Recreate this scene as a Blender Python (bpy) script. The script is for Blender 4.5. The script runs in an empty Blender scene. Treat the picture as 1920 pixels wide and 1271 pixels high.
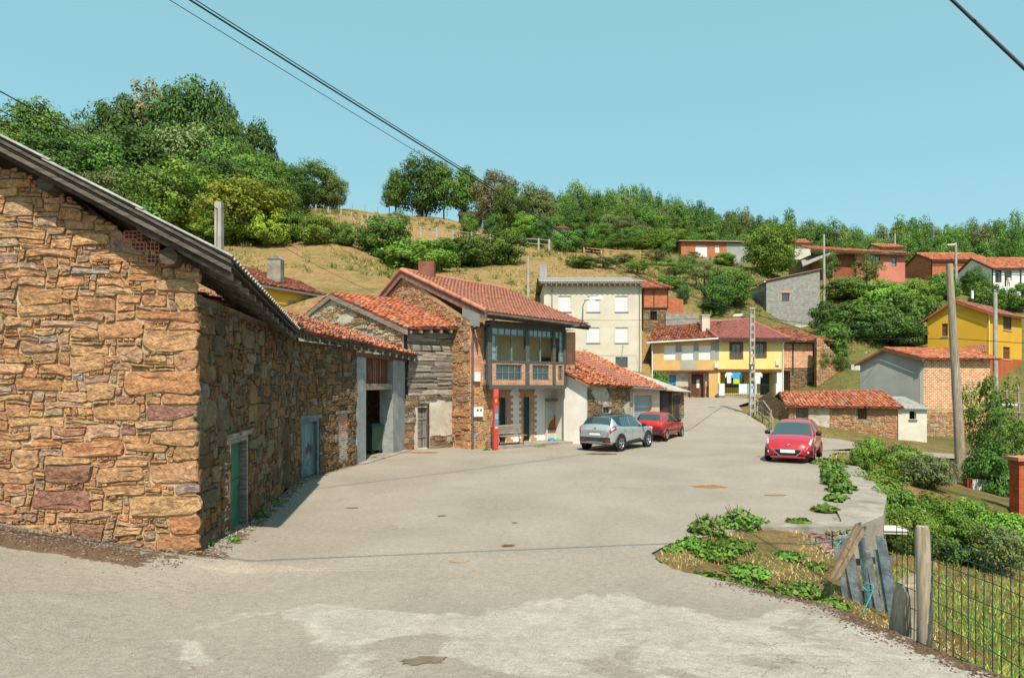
import bpy, math, random
import numpy as np
from mathutils import Vector as V, Matrix, noise as mnoise
from bisect import bisect_right
random.seed(7)
scene = bpy.context.scene
# ---------------------------------------------------------------- camera, sky, sun, exposure
EYE, FPX, CX, HY = 2.9, 1250.0, 960.0, 720.0
cam = bpy.data.cameras.new('camera'); cam.lens = 36*FPX/1920; cam.sensor_width = 36
cam.sensor_fit = 'HORIZONTAL'; cam.shift_y = 84.5/1920; cam.clip_end = 2000; cam.clip_start = .05
camo = bpy.data.objects.new('camera', cam); scene.collection.objects.link(camo)
camo.location = (0, 0, EYE); camo.rotation_euler = (math.radians(90), 0, 0)
scene.camera = camo
SUN_EL, SUN_AZ = math.radians(56), math.atan2(.115, -.993)
w = bpy.data.worlds.new('World'); scene.world = w; w.use_nodes = True
nt = w.node_tree; nt.nodes.clear()
sky = nt.nodes.new('ShaderNodeTexSky'); sky.sky_type = 'NISHITA'; sky.sun_disc = False
sky.sun_elevation = SUN_EL; sky.sun_rotation = SUN_AZ; sky.air_density = 1.0; sky.dust_density = 1.0; sky.ozone_density = 1.0
mx = nt.nodes.new('ShaderNodeMix'); mx.data_type = 'RGBA'; mx.inputs[0].default_value = .5
mx.inputs[7].default_value = (3.9, 8.3, 8.6, 1)
nt.links.new(sky.outputs[0], mx.inputs[6])
bg = nt.nodes.new('ShaderNodeBackground'); bg.inputs[1].default_value = .088
nt.links.new(mx.outputs[2], bg.inputs[0])
wo = nt.nodes.new('ShaderNodeOutputWorld'); nt.links.new(bg.outputs[0], wo.inputs[0])
sl = bpy.data.lights.new('sun', 'SUN'); sl.energy = 5.0; sl.angle = math.radians(.5); sl.color = (1, .91, .78)
so = bpy.data.objects.new('sun', sl); scene.collection.objects.link(so)
SD = V((math.sin(SUN_AZ)*math.cos(SUN_EL), math.cos(SUN_AZ)*math.cos(SUN_EL), math.sin(SUN_EL)))
so.rotation_euler = SD.to_track_quat('Z', 'Y').to_euler()
vs = scene.view_settings; vs.view_transform = 'Standard'; vs.look = 'None'; vs.gamma = 1; vs.exposure = .42; vs.use_curve_mapping = False

# ---------------------------------------------------------------- helpers
COL = scene.collection
ORG = {}
def R(a, b): return random.uniform(a, b)
def lin(r, g, b, k=1.0):
    f = lambda c: ((c/255+.055)/1.055)**2.4 if c > 10 else c/255/12.92
    return (f(r)*k, f(g)*k, f(b)*k)
def G(px, py, z=0):                     # ground point seen at a pixel, lying at height z
    d = (EYE-z)*FPX/(py-HY); return V(((px-CX)/FPX*d, d, z))
def P(px, py, d): return V(((px-CX)/FPX*d, d, EYE-(py-HY)/FPX*d))
def interp(x, pts):
    if x <= pts[0][0]: return pts[0][1]
    for (a, b), (c, d) in zip(pts, pts[1:]):
        if x <= c: return b+(d-b)*(x-a)/(c-a)
    return pts[-1][1]
def sstep(a, b, x):
    t = min(1, max(0, (x-a)/(b-a))); return t*t*(3-2*t)
def tag(o, label=None, cat=None, group=None, kind=None):
    if label: o['label'] = label
    if cat: o['category'] = cat
    if group: o['group'] = group
    if kind: o['kind'] = kind
    return o
def thing(name, loc, label, cat, group=None, rz=0):
    o = bpy.data.objects.new(name, None); COL.objects.link(o); o.location = loc; o.rotation_euler = (0, 0, rz)
    o.empty_display_size = .2; ORG[o] = V(loc)
    return tag(o, label, cat, group)
def local(name, label, cat, group=None):      # a thing built round its own origin, placed afterwards
    o = thing(name, (0, 0, 0), label, cat, group); return o
def dup(root, loc=None, rz=None, sc=None, label=None):
    r = root.copy(); COL.objects.link(r)
    if loc is not None: r.location = loc
    if rz is not None: r.rotation_euler = (0, 0, rz)
    if sc is not None: r.scale = sc
    if label: r['label'] = label
    for ch in root.children:
        c = ch.copy(); COL.objects.link(c); c.parent = r
        for g in ch.children:
            d = g.copy(); COL.objects.link(d); d.parent = c
    return r
class MB:
    def __init__(s): s.v = []; s.f = []; s.t = []; s.tint = (1, 1, 1); s.sm = []
    def add(s, vs, fs, tint=None, smooth=False):
        n = len(s.v); s.v.extend(tuple(p) for p in vs)
        t = tint or s.tint
        for f in fs: s.f.append([i+n for i in f]); s.t.append(t); s.sm.append(smooth)
        return s
    def quad(s, a, b, c, d, tint=None): return s.add([a, b, c, d], [(0, 1, 2, 3)], tint)
    def poly(s, ps, tint=None): return s.add(ps, [tuple(range(len(ps)))], tint)
    def obox(s, o, a, b, c, tint=None):        # box from a corner and three edge vectors
        o, a, b, c = V(o), V(a), V(b), V(c)
        p = [o, o+a, o+a+b, o+b, o+c, o+a+c, o+a+b+c, o+b+c]
        return s.add(p, [(3, 2, 1, 0), (4, 5, 6, 7), (0, 1, 5, 4), (1, 2, 6, 5), (2, 3, 7, 6), (3, 0, 4, 7)], tint)
    def box(s, x0, x1, y0, y1, z0, z1, tint=None): return s.obox((x0, y0, z0), (x1-x0, 0, 0), (0, y1-y0, 0), (0, 0, z1-z0), tint)
    def fbox(s, fr, u0, u1, v0, v1, w0, w1, tint=None):
        return s.obox(fr(u0, v0, w0), fr.d*(u1-u0), -fr.n*(w0-w1), V((0, 0, v1-v0)), tint)
    def prism(s, ps, ex, tint=None):
        ps = [V(p) for p in ps]; ex = V(ex); n = len(ps)
        fs = [tuple(range(n)), tuple(range(2*n-1, n-1, -1))]+[(i, n+i, n+(i+1) % n, (i+1) % n) for i in range(n)]
        return s.add(ps+[p+ex for p in ps], fs, tint)
    def tube(s, pts, r, n=6, tint=None, cap=True):
        pts = [V(p) for p in pts]; m = len(pts); rr = r if isinstance(r, (list, tuple)) else [r]*m
        vs = []
        for i, p in enumerate(pts):
            t = (pts[min(i+1, m-1)]-pts[max(i-1, 0)]).normalized()
            a = t.cross(V((0, 0, 1)) if abs(t.z) < .9 else V((1, 0, 0))).normalized(); b = t.cross(a)
            for k in range(n):
                q = 2*math.pi*k/n; vs.append(p+(a*math.cos(q)+b*math.sin(q))*rr[i])
        fs = [(i*n+k, i*n+(k+1) % n, (i+1)*n+(k+1) % n, (i+1)*n+k) for i in range(m-1) for k in range(n)]
        s.add(vs, fs, tint, True)
        if cap: s.add([vs[k] for k in range(n)], [tuple(range(n-1, -1, -1))], tint); s.add([vs[(m-1)*n+k] for k in range(n)], [tuple(range(n))], tint)
        return s
    def lathe(s, prof, c=(0, 0, 0), axis='z', n=20, tint=None, smooth=True):
        vs = []; c = V(c)
        for r, h in prof:
            for k in range(n):
                q = 2*math.pi*k/n; a, b = r*math.cos(q), r*math.sin(q)
                vs.append(c+(V((a, b, h)) if axis == 'z' else V((a, h, b))))
        fs = [(i*n+k, i*n+(k+1) % n, (i+1)*n+(k+1) % n, (i+1)*n+k) for i in range(len(prof)-1) for k in range(n)]
        return s.add(vs, fs, tint, smooth)
    def build(s, name, mat, parent=None, label=None, cat=None, group=None, kind=None):
        me = bpy.data.meshes.new(name)
        o0 = ORG.get(parent, V((0, 0, 0))) if parent else V((0, 0, 0))
        a = np.array(s.v, dtype=np.float64)-np.array(o0)
        me.from_pydata(a.tolist(), [], s.f)
        at = me.attributes.new('tint', 'FLOAT_COLOR', 'FACE')
        t = np.ones((len(s.f), 4), dtype=np.float32); t[:, :3] = np.array(s.t, dtype=np.float32).reshape(-1, 3)
        at.data.foreach_set('color', t.ravel())
        if any(s.sm): me.polygons.foreach_set('use_smooth', s.sm)
        me.materials.append(mat)
        o = bpy.data.objects.new(name, me); COL.objects.link(o)
        if parent: o.parent = parent
        ORG[o] = o0
        return tag(o, label, cat, group, kind)
class Fr:                                # the frame of a wall: u along it, v up, w outwards
    def __init__(s, o, d):
        s.o = V(o); d = V((d[0], d[1], 0)).normalized(); s.d = d; s.n = V((d.y, -d.x, 0))
    def __call__(s, u, v, w=0): return V((s.o.x+s.d.x*u+s.n.x*w, s.o.y+s.d.y*u+s.n.y*w, v))
    def u(s, px, w=0):
        k = (px-CX)/FPX; return (k*(s.o.y+s.n.y*w)-s.o.x-s.n.x*w)/(s.d.x-k*s.d.y)
    def uv(s, px, py, w=0):
        u = s.u(px, w); y = s(u, 0, w).y; return u, EYE-(py-HY)/FPX*y
    def rect(s, px0, py0, px1, py1, w=0):
        u0, va = s.uv(px0, py0, w); u1, vb = s.uv(px1, py1, w)
        return u0, u1, min(va, vb), max(va, vb)
# ---------------------------------------------------------------- materials
def new_mat(name):
    m = bpy.data.materials.new(name); m.use_nodes = True; t = m.node_tree; t.nodes.clear()
    out = t.nodes.new('ShaderNodeOutputMaterial'); b = t.nodes.new('ShaderNodeBsdfPrincipled')
    t.links.new(b.outputs[0], out.inputs[0]); return m, t, b, out
def nd(t, kind, **kw):
    n = t.nodes.new(kind)
    for k, v in kw.items(): setattr(n, k, v)
    return n
def noise(t, pos, scale, detail=4, rough=.6, dist=0, stretch=None):
    n = nd(t, 'ShaderNodeTexNoise'); n.inputs['Scale'].default_value = scale; n.inputs['Detail'].default_value = detail
    n.inputs['Roughness'].default_value = rough; n.inputs['Distortion'].default_value = dist
    if stretch:
        m = nd(t, 'ShaderNodeVectorMath', operation='MULTIPLY'); m.inputs[1].default_value = stretch
        t.links.new(pos, m.inputs[0]); pos = m.outputs[0]
    t.links.new(pos, n.inputs['Vector']); return n.outputs[0]
def ramp(t, fac, stops):
    r = nd(t, 'ShaderNodeValToRGB'); e = r.color_ramp.elements
    while len(e) < len(stops): e.new(.5)
    for i, (p, c) in enumerate(stops):
        e[i].position = p; e[i].color = (c, c, c, 1) if isinstance(c, (int, float)) else (*c, 1)
    t.links.new(fac, r.inputs[0]); return r.outputs[0]
def mixc(t, fac, a, b, mode='MIX'):
    m = nd(t, 'ShaderNodeMix', data_type='RGBA', blend_type=mode)
    for s, v in ((0, fac), (6, a), (7, b)):
        if isinstance(v, (int, float)): m.inputs[s].default_value = v
        elif isinstance(v, tuple): m.inputs[s].default_value = (*v, 1)
        else: t.links.new(v, m.inputs[s])
    return m.outputs[2]
def bump(t, b, h, strength, dist=.02):
    n = nd(t, 'ShaderNodeBump'); n.inputs['Strength'].default_value = strength; n.inputs['Distance'].default_value = dist
    t.links.new(h, n.inputs['Height']); t.links.new(n.outputs[0], b.inputs['Normal'])
def mat(name, c1, c2=None, scale=2, rough=.85, bmp=.0, bscale=25, dist=.02, metal=0, spec=.3, lo=.38, hi=.62, fine=.25, stretch=None,
        stain=None, stscale=.8, stlo=.55, sthi=.7, transl=0, coat=0, bdet=4):
    m, t, b, out = new_mat(name); c2 = c2 or tuple(x*.75 for x in c1)
    pos = nd(t, 'ShaderNodeNewGeometry').outputs['Position']
    c = ramp(t, noise(t, pos, scale, 5, .6, .3, stretch), [(lo, c1), (hi, c2)])
    if stain: c = mixc(t, ramp(t, noise(t, pos, stscale, 6, .65, .6), [(stlo, 0.), (sthi, 1.)]), c, stain)
    fn = noise(t, pos, bscale, bdet, .65, 0, stretch)
    if fine: c = mixc(t, 1., c, ramp(t, fn, [(.3, 1-fine), (.7, 1+fine*.6)]), 'MULTIPLY')
    at = nd(t, 'ShaderNodeAttribute', attribute_name='tint')
    c = mixc(t, 1., c, at.outputs[0], 'MULTIPLY')
    t.links.new(c, b.inputs['Base Color'])
    b.inputs['Roughness'].default_value = rough; b.inputs['Metallic'].default_value = metal
    b.inputs['Specular IOR Level'].default_value = spec; b.inputs['Coat Weight'].default_value = coat
    if bmp: bump(t, b, fn, bmp, dist)
    if transl:
        tr = nd(t, 'ShaderNodeBsdfTranslucent'); t.links.new(c, tr.inputs[0])
        ms = nd(t, 'ShaderNodeMixShader'); ms.inputs[0].default_value = transl
        t.links.new(b.outputs[0], ms.inputs[1]); t.links.new(tr.outputs[0], ms.inputs[2]); t.links.new(ms.outputs[0], out.inputs[0])
    return m
def brickmat(name, c1, c2, mortar, bw=.24, bh=.065, ms=.012, vertical=True, rot=0., bmp=.5):
    m, t, b, out = new_mat(name)
    pos = nd(t, 'ShaderNodeNewGeometry').outputs['Position']
    mp = nd(t, 'ShaderNodeMapping'); mp.inputs['Rotation'].default_value = (0, 0, -rot); t.links.new(pos, mp.inputs[0])
    sx = nd(t, 'ShaderNodeSeparateXYZ'); t.links.new(mp.outputs[0], sx.inputs[0])
    cb = nd(t, 'ShaderNodeCombineXYZ'); t.links.new(sx.outputs[0], cb.inputs[0]); t.links.new(sx.outputs[2], cb.inputs[1])
    br = nd(t, 'ShaderNodeTexBrick'); t.links.new(cb.outputs[0], br.inputs[0])
    br.inputs['Color1'].default_value = (*c1, 1); br.inputs['Color2'].default_value = (*c2, 1); br.inputs['Mortar'].default_value = (*mortar, 1)
    br.inputs['Scale'].default_value = 1; br.inputs['Mortar Size'].default_value = ms; br.inputs['Brick Width'].default_value = bw
    br.inputs['Row Height'].default_value = bh; br.inputs['Mortar Smooth'].default_value = .2; br.inputs['Bias'].default_value = 0
    n = noise(t, pos, 3, 6, .65, .5); c = mixc(t, 1., br.outputs[0], ramp(t, n, [(.3, .65), (.7, 1.15)]), 'MULTIPLY')
    at = nd(t, 'ShaderNodeAttribute', attribute_name='tint'); c = mixc(t, 1., c, at.outputs[0], 'MULTIPLY')
    t.links.new(c, b.inputs['Base Color']); b.inputs['Roughness'].default_value = .9; b.inputs['Specular IOR Level'].default_value = .2
    inv = nd(t, 'ShaderNodeMath', operation='SUBTRACT'); inv.inputs[0].default_value = 1; t.links.new(br.outputs['Fac'], inv.inputs[1])
    bump(t, b, inv.outputs[0], bmp, .01); return m
W1 = (1, 1, 1)
M = {}
M['stone'] = mat('stone', (1.08, 1.05, 1.0), (.66, .60, .56), 4.5, .95, 1., 16, .06, lo=.32, hi=.70, fine=.5, stain=(.30, .25, .23), stscale=2.6, stlo=.60, sthi=.78, bdet=10)
M['mortar'] = mat('mortar', (.56, .41, .24), (.42, .29, .165), 2, .95, .8, 30, .03, fine=.3, stain=(.3, .2, .12), stlo=.56)
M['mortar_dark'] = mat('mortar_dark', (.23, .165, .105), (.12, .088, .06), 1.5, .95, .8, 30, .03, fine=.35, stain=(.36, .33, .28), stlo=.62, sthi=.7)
M['rubble'] = mat('rubble', (.33, .22, .115), (.17, .115, .07), 5, .95, 1., 14, .06, fine=.5, stain=(.4, .33, .24), stscale=1.2, stlo=.58)
M['plaster_white'] = mat('plaster_white', (.80, .77, .71), (.70, .66, .59), 1.2, .9, .2, 30, fine=.06, stain=(.5, .45, .38), stscale=.9, stlo=.66, sthi=.8)
M['plaster_old'] = mat('plaster_old', (.56, .51, .43), (.42, .36, .28), 1.2, .92, .5, 18, fine=.15, stain=(.30, .21, .12), stscale=1.6, stlo=.54, sthi=.62)
M['plaster_beige'] = mat('plaster_beige', (.60, .55, .45), (.52, .475, .385), .5, .9, .1, 20, fine=.06, stain=(.36, .33, .27), stscale=.35, stlo=.62, sthi=.85)
M['plaster_grey'] = mat('plaster_grey', (.34, .34, .32), (.28, .28, .265), .8, .92, .25, 30, fine=.1)
M['plaster_blue'] = mat('plaster_blue', (.31, .33, .325), (.23, .245, .245), 2.2, .92, .7, 22, fine=.22, stain=(.40, .35, .28), stlo=.58)
M['ochre'] = mat('ochre', (.66, .41, .14), (.56, .36, .15), .8, .9, .15, 25, fine=.08, stain=(.42, .37, .29), stscale=.5, stlo=.58, sthi=.62)
M['yellow'] = mat('yellow', (.78, .60, .24), (.73, .52, .17), .5, .9, .1, 25, fine=.06, stain=(.75, .65, .38), stscale=.6, stlo=.5, sthi=.7)
M['gold'] = mat('gold', (.68, .38, .035), (.62, .33, .03), .4, .88, .05, 25, fine=.05)
M['pink'] = mat('pink', (.55, .20, .14), (.48, .16, .11), .5, .9, .1, 25, fine=.08)
M['rust_red'] = mat('rust_red', (.5, .12, .04), None, 1, .9)
M['brick'] = brickmat('brick', lin(205, 130, 95), lin(175, 100, 72), lin(200, 178, 150), rot=math.atan2(.617, .787))
M['brick_front'] = brickmat('brick_front', lin(214, 138, 98), lin(180, 100, 66), lin(226, 200, 165), .32, .12, .024)
M['brick_orange'] = brickmat('brick_orange', lin(192, 116, 82), lin(176, 100, 68), lin(180, 128, 98), .30, .11, .012)
M['block'] = brickmat('block', lin(160, 158, 150), lin(146, 144, 138), lin(128, 126, 120), .45, .22, .014)
M['tile'] = mat('tile', (1.05, 1.05, 1.05), (.72, .7, .68), 4, .9, .3, 30, .01, fine=.25, stain=(.30, .27, .22), stscale=1.3, stlo=.58, sthi=.72)
M['tile_dirty'] = mat('tile_dirty', (1, 1, 1), (.62, .58, .54), 3, .92, .3, 30, .01, fine=.3, stain=(.30, .25, .19), stscale=1.8, stlo=.50, sthi=.64)
M['fibre'] = mat('fibre', (.36, .35, .32), (.24, .235, .215), 2.5, .92, .3, 25, fine=.3)
M['wood_old'] = mat('wood_old', (.30, .265, .23), (.15, .125, .105), 4, .9, .6, 12, .01, fine=.4, stretch=(1, 1, 5))
M['wood_grey'] = mat('wood_grey', (.36, .32, .27), (.17, .145, .12), 5, .92, .6, 10, .012, fine=.45, stretch=(.6, .6, 5))
M['wood_pole'] = mat('wood_pole', (.40, .335, .25), (.26, .205, .145), 5, .9, .5, 14, .01, fine=.35, stretch=(3, 3, .25))
M['wood_dark'] = mat('wood_dark', (.085, .06, .045), (.045, .033, .027), 5, .85, .4, 16, .01, fine=.4)
M['wood_brown'] = mat('wood_brown', (.19, .085, .045), (.12, .052, .03), 5, .75, .2, 20, .005, fine=.3)
M['wood_bench'] = mat('wood_bench', (.30, .25, .195), (.21, .17, .13), 5, .8, .2, 20, .005, fine=.3)
M['paint_green'] = mat('paint_green', (.045, .17, .105), (.03, .12, .075), 2, .65, .25, 12, .004, fine=.3, stretch=(4, 4, .6), stain=(.035, .03, .025), stscale=1.2, stlo=.52, sthi=.66)
M['paint_blue'] = mat('paint_blue', (.16, .235, .26), (.10, .155, .18), 3, .75, .4, 12, .004, fine=.45, stretch=(4, 4, .5), stain=(.06, .05, .04), stscale=1.5, stlo=.55)
M['paint_teal'] = mat('paint_teal', (.035, .085, .075), (.025, .055, .05), 3, .6, .2, 20, .004, fine=.3)
M['gallery'] = mat('gallery', (.075, .10, .085), (.10, .085, .07), 4, .8, .3, 15, .005, fine=.4, stain=(.22, .2, .17), stscale=3, stlo=.6)
M['muntin'] = mat('muntin', (.20, .235, .22), (.13, .155, .14), 4, .75, .1, 20, fine=.3)
M['white'] = mat('white', (.78, .78, .76), (.72, .72, .70), 2, .6, 0, fine=.04)
M['white_frame'] = mat('white_frame', (.62, .62, .6), None, 2, .6, 0, fine=.04)
M['metal'] = mat('metal', (.38, .39, .39), (.28, .29, .29), 3, .45, .05, 30, metal=.7, fine=.15)
M['shutter'] = mat('shutter', (.33, .37, .385), (.29, .33, .345), 2, .5, 0, fine=.05, spec=.5)
M['iron'] = mat('iron', (.03, .03, .03), (.06, .045, .035), 6, .6, .1, 30)
M['pipe'] = mat('pipe', (.10, .07, .055), (.14, .11, .09), 3, .6)
M['concrete'] = mat('concrete', (.34, .30, .25), (.22, .195, .16), 1.6, .93, .5, 30, .012, fine=.25, stain=(.17, .15, .12), stscale=1.2, stlo=.56, sthi=.72)
M['concrete_pole'] = mat('concrete_pole', (.42, .39, .35), (.32, .295, .26), 2, .9, .2, 30, fine=.15)
M['plastic_green'] = mat('plastic_green', (.025, .085, .045), None, 2, .45, 0, fine=.05, spec=.5)
M['red_sign'] = mat('red_sign', (.55, .055, .045), (.48, .045, .04), 2, .4, 0, fine=.03, spec=.5)
M['flat'] = mat('flat', (1, 1, 1), (.93, .93, .93), 3, .7, 0, fine=.05)
M['cloth'] = mat('cloth', (1, 1, 1), (.88, .88, .88), 6, .9, .2, 20, fine=.08)
M['rope'] = mat('rope', (.06, .36, .36), None, 20, .7, .2, 90)
M['wire'] = mat('wire', (.02, .022, .025), None, 5, .6)
M['fence_green'] = mat('fence_green', (.02, .075, .045), None, 5, .5, spec=.4)
M['soil'] = mat('soil', (.26, .175, .10), (.36, .26, .15), 3, .97, .8, 18, .04, fine=.4)
M['leaf'] = mat('leaf', (1.0, 1.0, 1.0), (.75, .8, .65), .9, .65, 0, 8, fine=.15, spec=.2, transl=.22)
M['bark'] = mat('bark', (.12, .095, .07), (.07, .055, .04), 6, .95, .6, 14, .03, fine=.4)
M['tyre'] = mat('tyre', (.022, .022, .022), None, 8, .85, fine=.1)
M['rim'] = mat('rim', (.55, .55, .55), None, 3, .3, metal=.85, fine=.03)
M['black'] = mat('black', (.018, .018, .02), None, 3, .55, fine=.05)
M['cladding'] = mat('cladding', (.045, .047, .05), None, 4, .65, fine=.05)
M['car_silver'] = mat('car_silver', (.47, .51, .52), (.45, .49, .50), 2, .32, metal=.55, fine=0, coat=.8)
M['car_roof'] = mat('car_roof', (.02, .02, .022), None, 2, .2, fine=0, coat=.8)
M['car_red'] = mat('car_red', (.40, .008, .022), (.38, .008, .02), 2, .3, fine=0, coat=1., spec=.5)
M['car_red_old'] = mat('car_red_old', (.40, .018, .02), (.36, .018, .02), 2, .42, fine=.03, coat=.5, spec=.5)
M['light_red'] = mat('light_red', (.45, .01, .015), None, 3, .15, fine=0, coat=1.)
M['light_clear'] = mat('light_clear', (.62, .66, .68), (.4, .43, .45), 14, .12, fine=0, coat=1., metal=.3)
M['skin'] = mat('skin', (.5, .28, .19), None, 3, .7)
M['grass'] = M['leaf']
def glassmat(name, col, rough=.06):
    m, t, b, out = new_mat(name)
    b.inputs['Base Color'].default_value = (*col, 1); b.inputs['Roughness'].default_value = rough
    b.inputs['Specular IOR Level'].default_value = .9; b.inputs['Coat Weight'].default_value = 1.; b.inputs['Coat Roughness'].default_value = .03
    return m
M['glass'] = glassmat('glass', (.035, .05, .055))
M['glass_car'] = glassmat('glass_car', (.03, .052, .052), .04)
M['glass_pale'] = glassmat('glass_pale', (.16, .23, .25), .1)
M['dark'] = mat('dark', (.012, .011, .010), None, 2, .95)
# ground surfaces
def asphalt():
    m, t, b, out = new_mat('asphalt')
    pos = nd(t, 'ShaderNodeNewGeometry').outputs['Position']
    at = nd(t, 'ShaderNodeAttribute', attribute_name='tint')
    c = ramp(t, noise(t, pos, .35, 5, .6, .5), [(.3, (.255, .219, .176)), (.7, (.33, .285, .232))])
    c = mixc(t, ramp(t, noise(t, pos, 1.4, 6, .7, .8), [(.55, 0.), (.75, .5)]), c, (.27, .235, .195))
    sp = nd(t, 'ShaderNodeSeparateColor'); t.links.new(at.outputs[0], sp.inputs[0])
    # worn concrete of the ramp shows through a torn skin of asphalt (mask strength in the red channel of the surface)
    worn = noise(t, pos, .55, 8, .62, 1.2)
    ad = nd(t, 'ShaderNodeMath', operation='ADD'); t.links.new(worn, ad.inputs[0]); t.links.new(sp.outputs[0], ad.inputs[1])
    k = ramp(t, ad.outputs[0], [(.86, 0.), (.91, .85)])
    pale = ramp(t, noise(t, pos, 2.2, 8, .7, .4), [(.3, (.30, .265, .22)), (.7, (.47, .425, .36))])
    c = mixc(t, k, c, pale)
    # cracks
    vo = nd(t, 'ShaderNodeTexVoronoi', feature='DISTANCE_TO_EDGE'); vo.inputs['Scale'].default_value = .55
    wp = nd(t, 'ShaderNodeVectorMath', operation='ADD'); t.links.new(pos, wp.inputs[0])
    nz = nd(t, 'ShaderNodeTexNoise'); nz.inputs['Scale'].default_value = 1.1; nz.inputs['Detail'].default_value = 8; t.links.new(pos, nz.inputs['Vector'])
    t.links.new(nz.outputs['Color'], wp.inputs[1]); t.links.new(wp.outputs[0], vo.inputs['Vector'])
    ck = ramp(t, vo.outputs[0], [(.0, 1.), (.008, 0.)])
    ckm = mixc(t, 1., ck, ramp(t, noise(t, pos, .3, 3), [(.52, 0.), (.62, .6)]), 'MULTIPLY')
    v2 = nd(t, 'ShaderNodeTexVoronoi', feature='DISTANCE_TO_EDGE'); v2.inputs['Scale'].default_value = 1.3; t.links.new(wp.outputs[0], v2.inputs['Vector'])
    ck2 = mixc(t, 1., ramp(t, v2.outputs[0], [(0., 1.), (.011, 0.)]), mixc(t, 1., ramp(t, noise(t, pos, .6, 4), [(.47, 0.), (.58, .7)]), ramp(t, sp.outputs[0], [(.08, 0.), (.25, 1.)]), 'MULTIPLY'), 'MULTIPLY')
    c = mixc(t, ckm, c, (.15, .12, .09)); c = mixc(t, ck2, c, (.16, .13, .10))
    pit = ramp(t, noise(t, pos, 24, 2, .5), [(.70, 0.), (.76, .55)]); c = mixc(t, pit, c, (.16, .135, .105))
    # brown organic dirt (green channel)
    dn = noise(t, pos, 3.5, 8, .75, .3); ad2 = nd(t, 'ShaderNodeMath', operation='ADD'); t.links.new(dn, ad2.inputs[0]); t.links.new(sp.outputs[1], ad2.inputs[1])
    c = mixc(t, ramp(t, ad2.outputs[0], [(.98, 0.), (1.12, .9)]), c, (.115, .065, .035))
    ag = noise(t, pos, 55, 3, .7); c = mixc(t, 1., c, ramp(t, ag, [(.25, .55), (.5, 1.), (.8, 1.42)]), 'MULTIPLY')
    ag2 = noise(t, pos, 9, 6, .75); c = mixc(t, 1., c, ramp(t, ag2, [(.3, .80), (.7, 1.14)]), 'MULTIPLY')
    t.links.new(c, b.inputs['Base Color']); b.inputs['Roughness'].default_value = .93; b.inputs['Specular IOR Level'].default_value = .2
    hs = nd(t, 'ShaderNodeMath', operation='ADD'); t.links.new(ag, hs.inputs[0]); t.links.new(ag2, hs.inputs[1])
    bump(t, b, hs.outputs[0], .55, .02); return m
M['asphalt'] = asphalt()
def mrange(t, v, a, b):
    m = nd(t, 'ShaderNodeMapRange'); m.inputs[1].default_value = a; m.inputs[2].default_value = b; t.links.new(v, m.inputs[0]); return m.outputs[0]
def hillmat():
    m, t, b, out = new_mat('hill_grass')
    pos = nd(t, 'ShaderNodeNewGeometry').outputs['Position']
    c = ramp(t, noise(t, pos, .16, 8, .68, .6), [(.31, (.11, .13, .03)), (.40, (.24, .19, .07)), (.52, (.37, .24, .105)), (.75, (.30, .18, .09))])
    sx = nd(t, 'ShaderNodeSeparateXYZ'); t.links.new(pos, sx.inputs[0])
    # orchard and garden ground east of the meadow is green
    g1 = nd(t, 'ShaderNodeMath', operation='MULTIPLY_ADD'); t.links.new(noise(t, pos, .09, 6, .7), g1.inputs[0]); g1.inputs[1].default_value = 26; t.links.new(sx.outputs[0], g1.inputs[2])
    c = mixc(t, ramp(t, mrange(t, g1.outputs[0], 22, 46), [(.2, 0.), (.8, .8)]), c, ramp(t, noise(t, pos, .5, 6, .7), [(.35, (.10, .135, .03)), (.65, (.19, .175, .06))]))
    c = mixc(t, 1., c, ramp(t, noise(t, pos, 1.1, 8, .75, .3), [(.3, .62), (.7, 1.25)]), 'MULTIPLY')
    c = mixc(t, 1., c, ramp(t, noise(t, pos, 5, 8, .8, .2), [(.3, .6), (.7, 1.3)]), 'MULTIPLY')
    t.links.new(c, b.inputs['Base Color']); b.inputs['Roughness'].default_value = 1.; b.inputs['Specular IOR Level'].default_value = .1
    bump(t, b, noise(t, pos, 5, 8, .75), 1., .25); return m
M['hill'] = hillmat()
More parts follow.
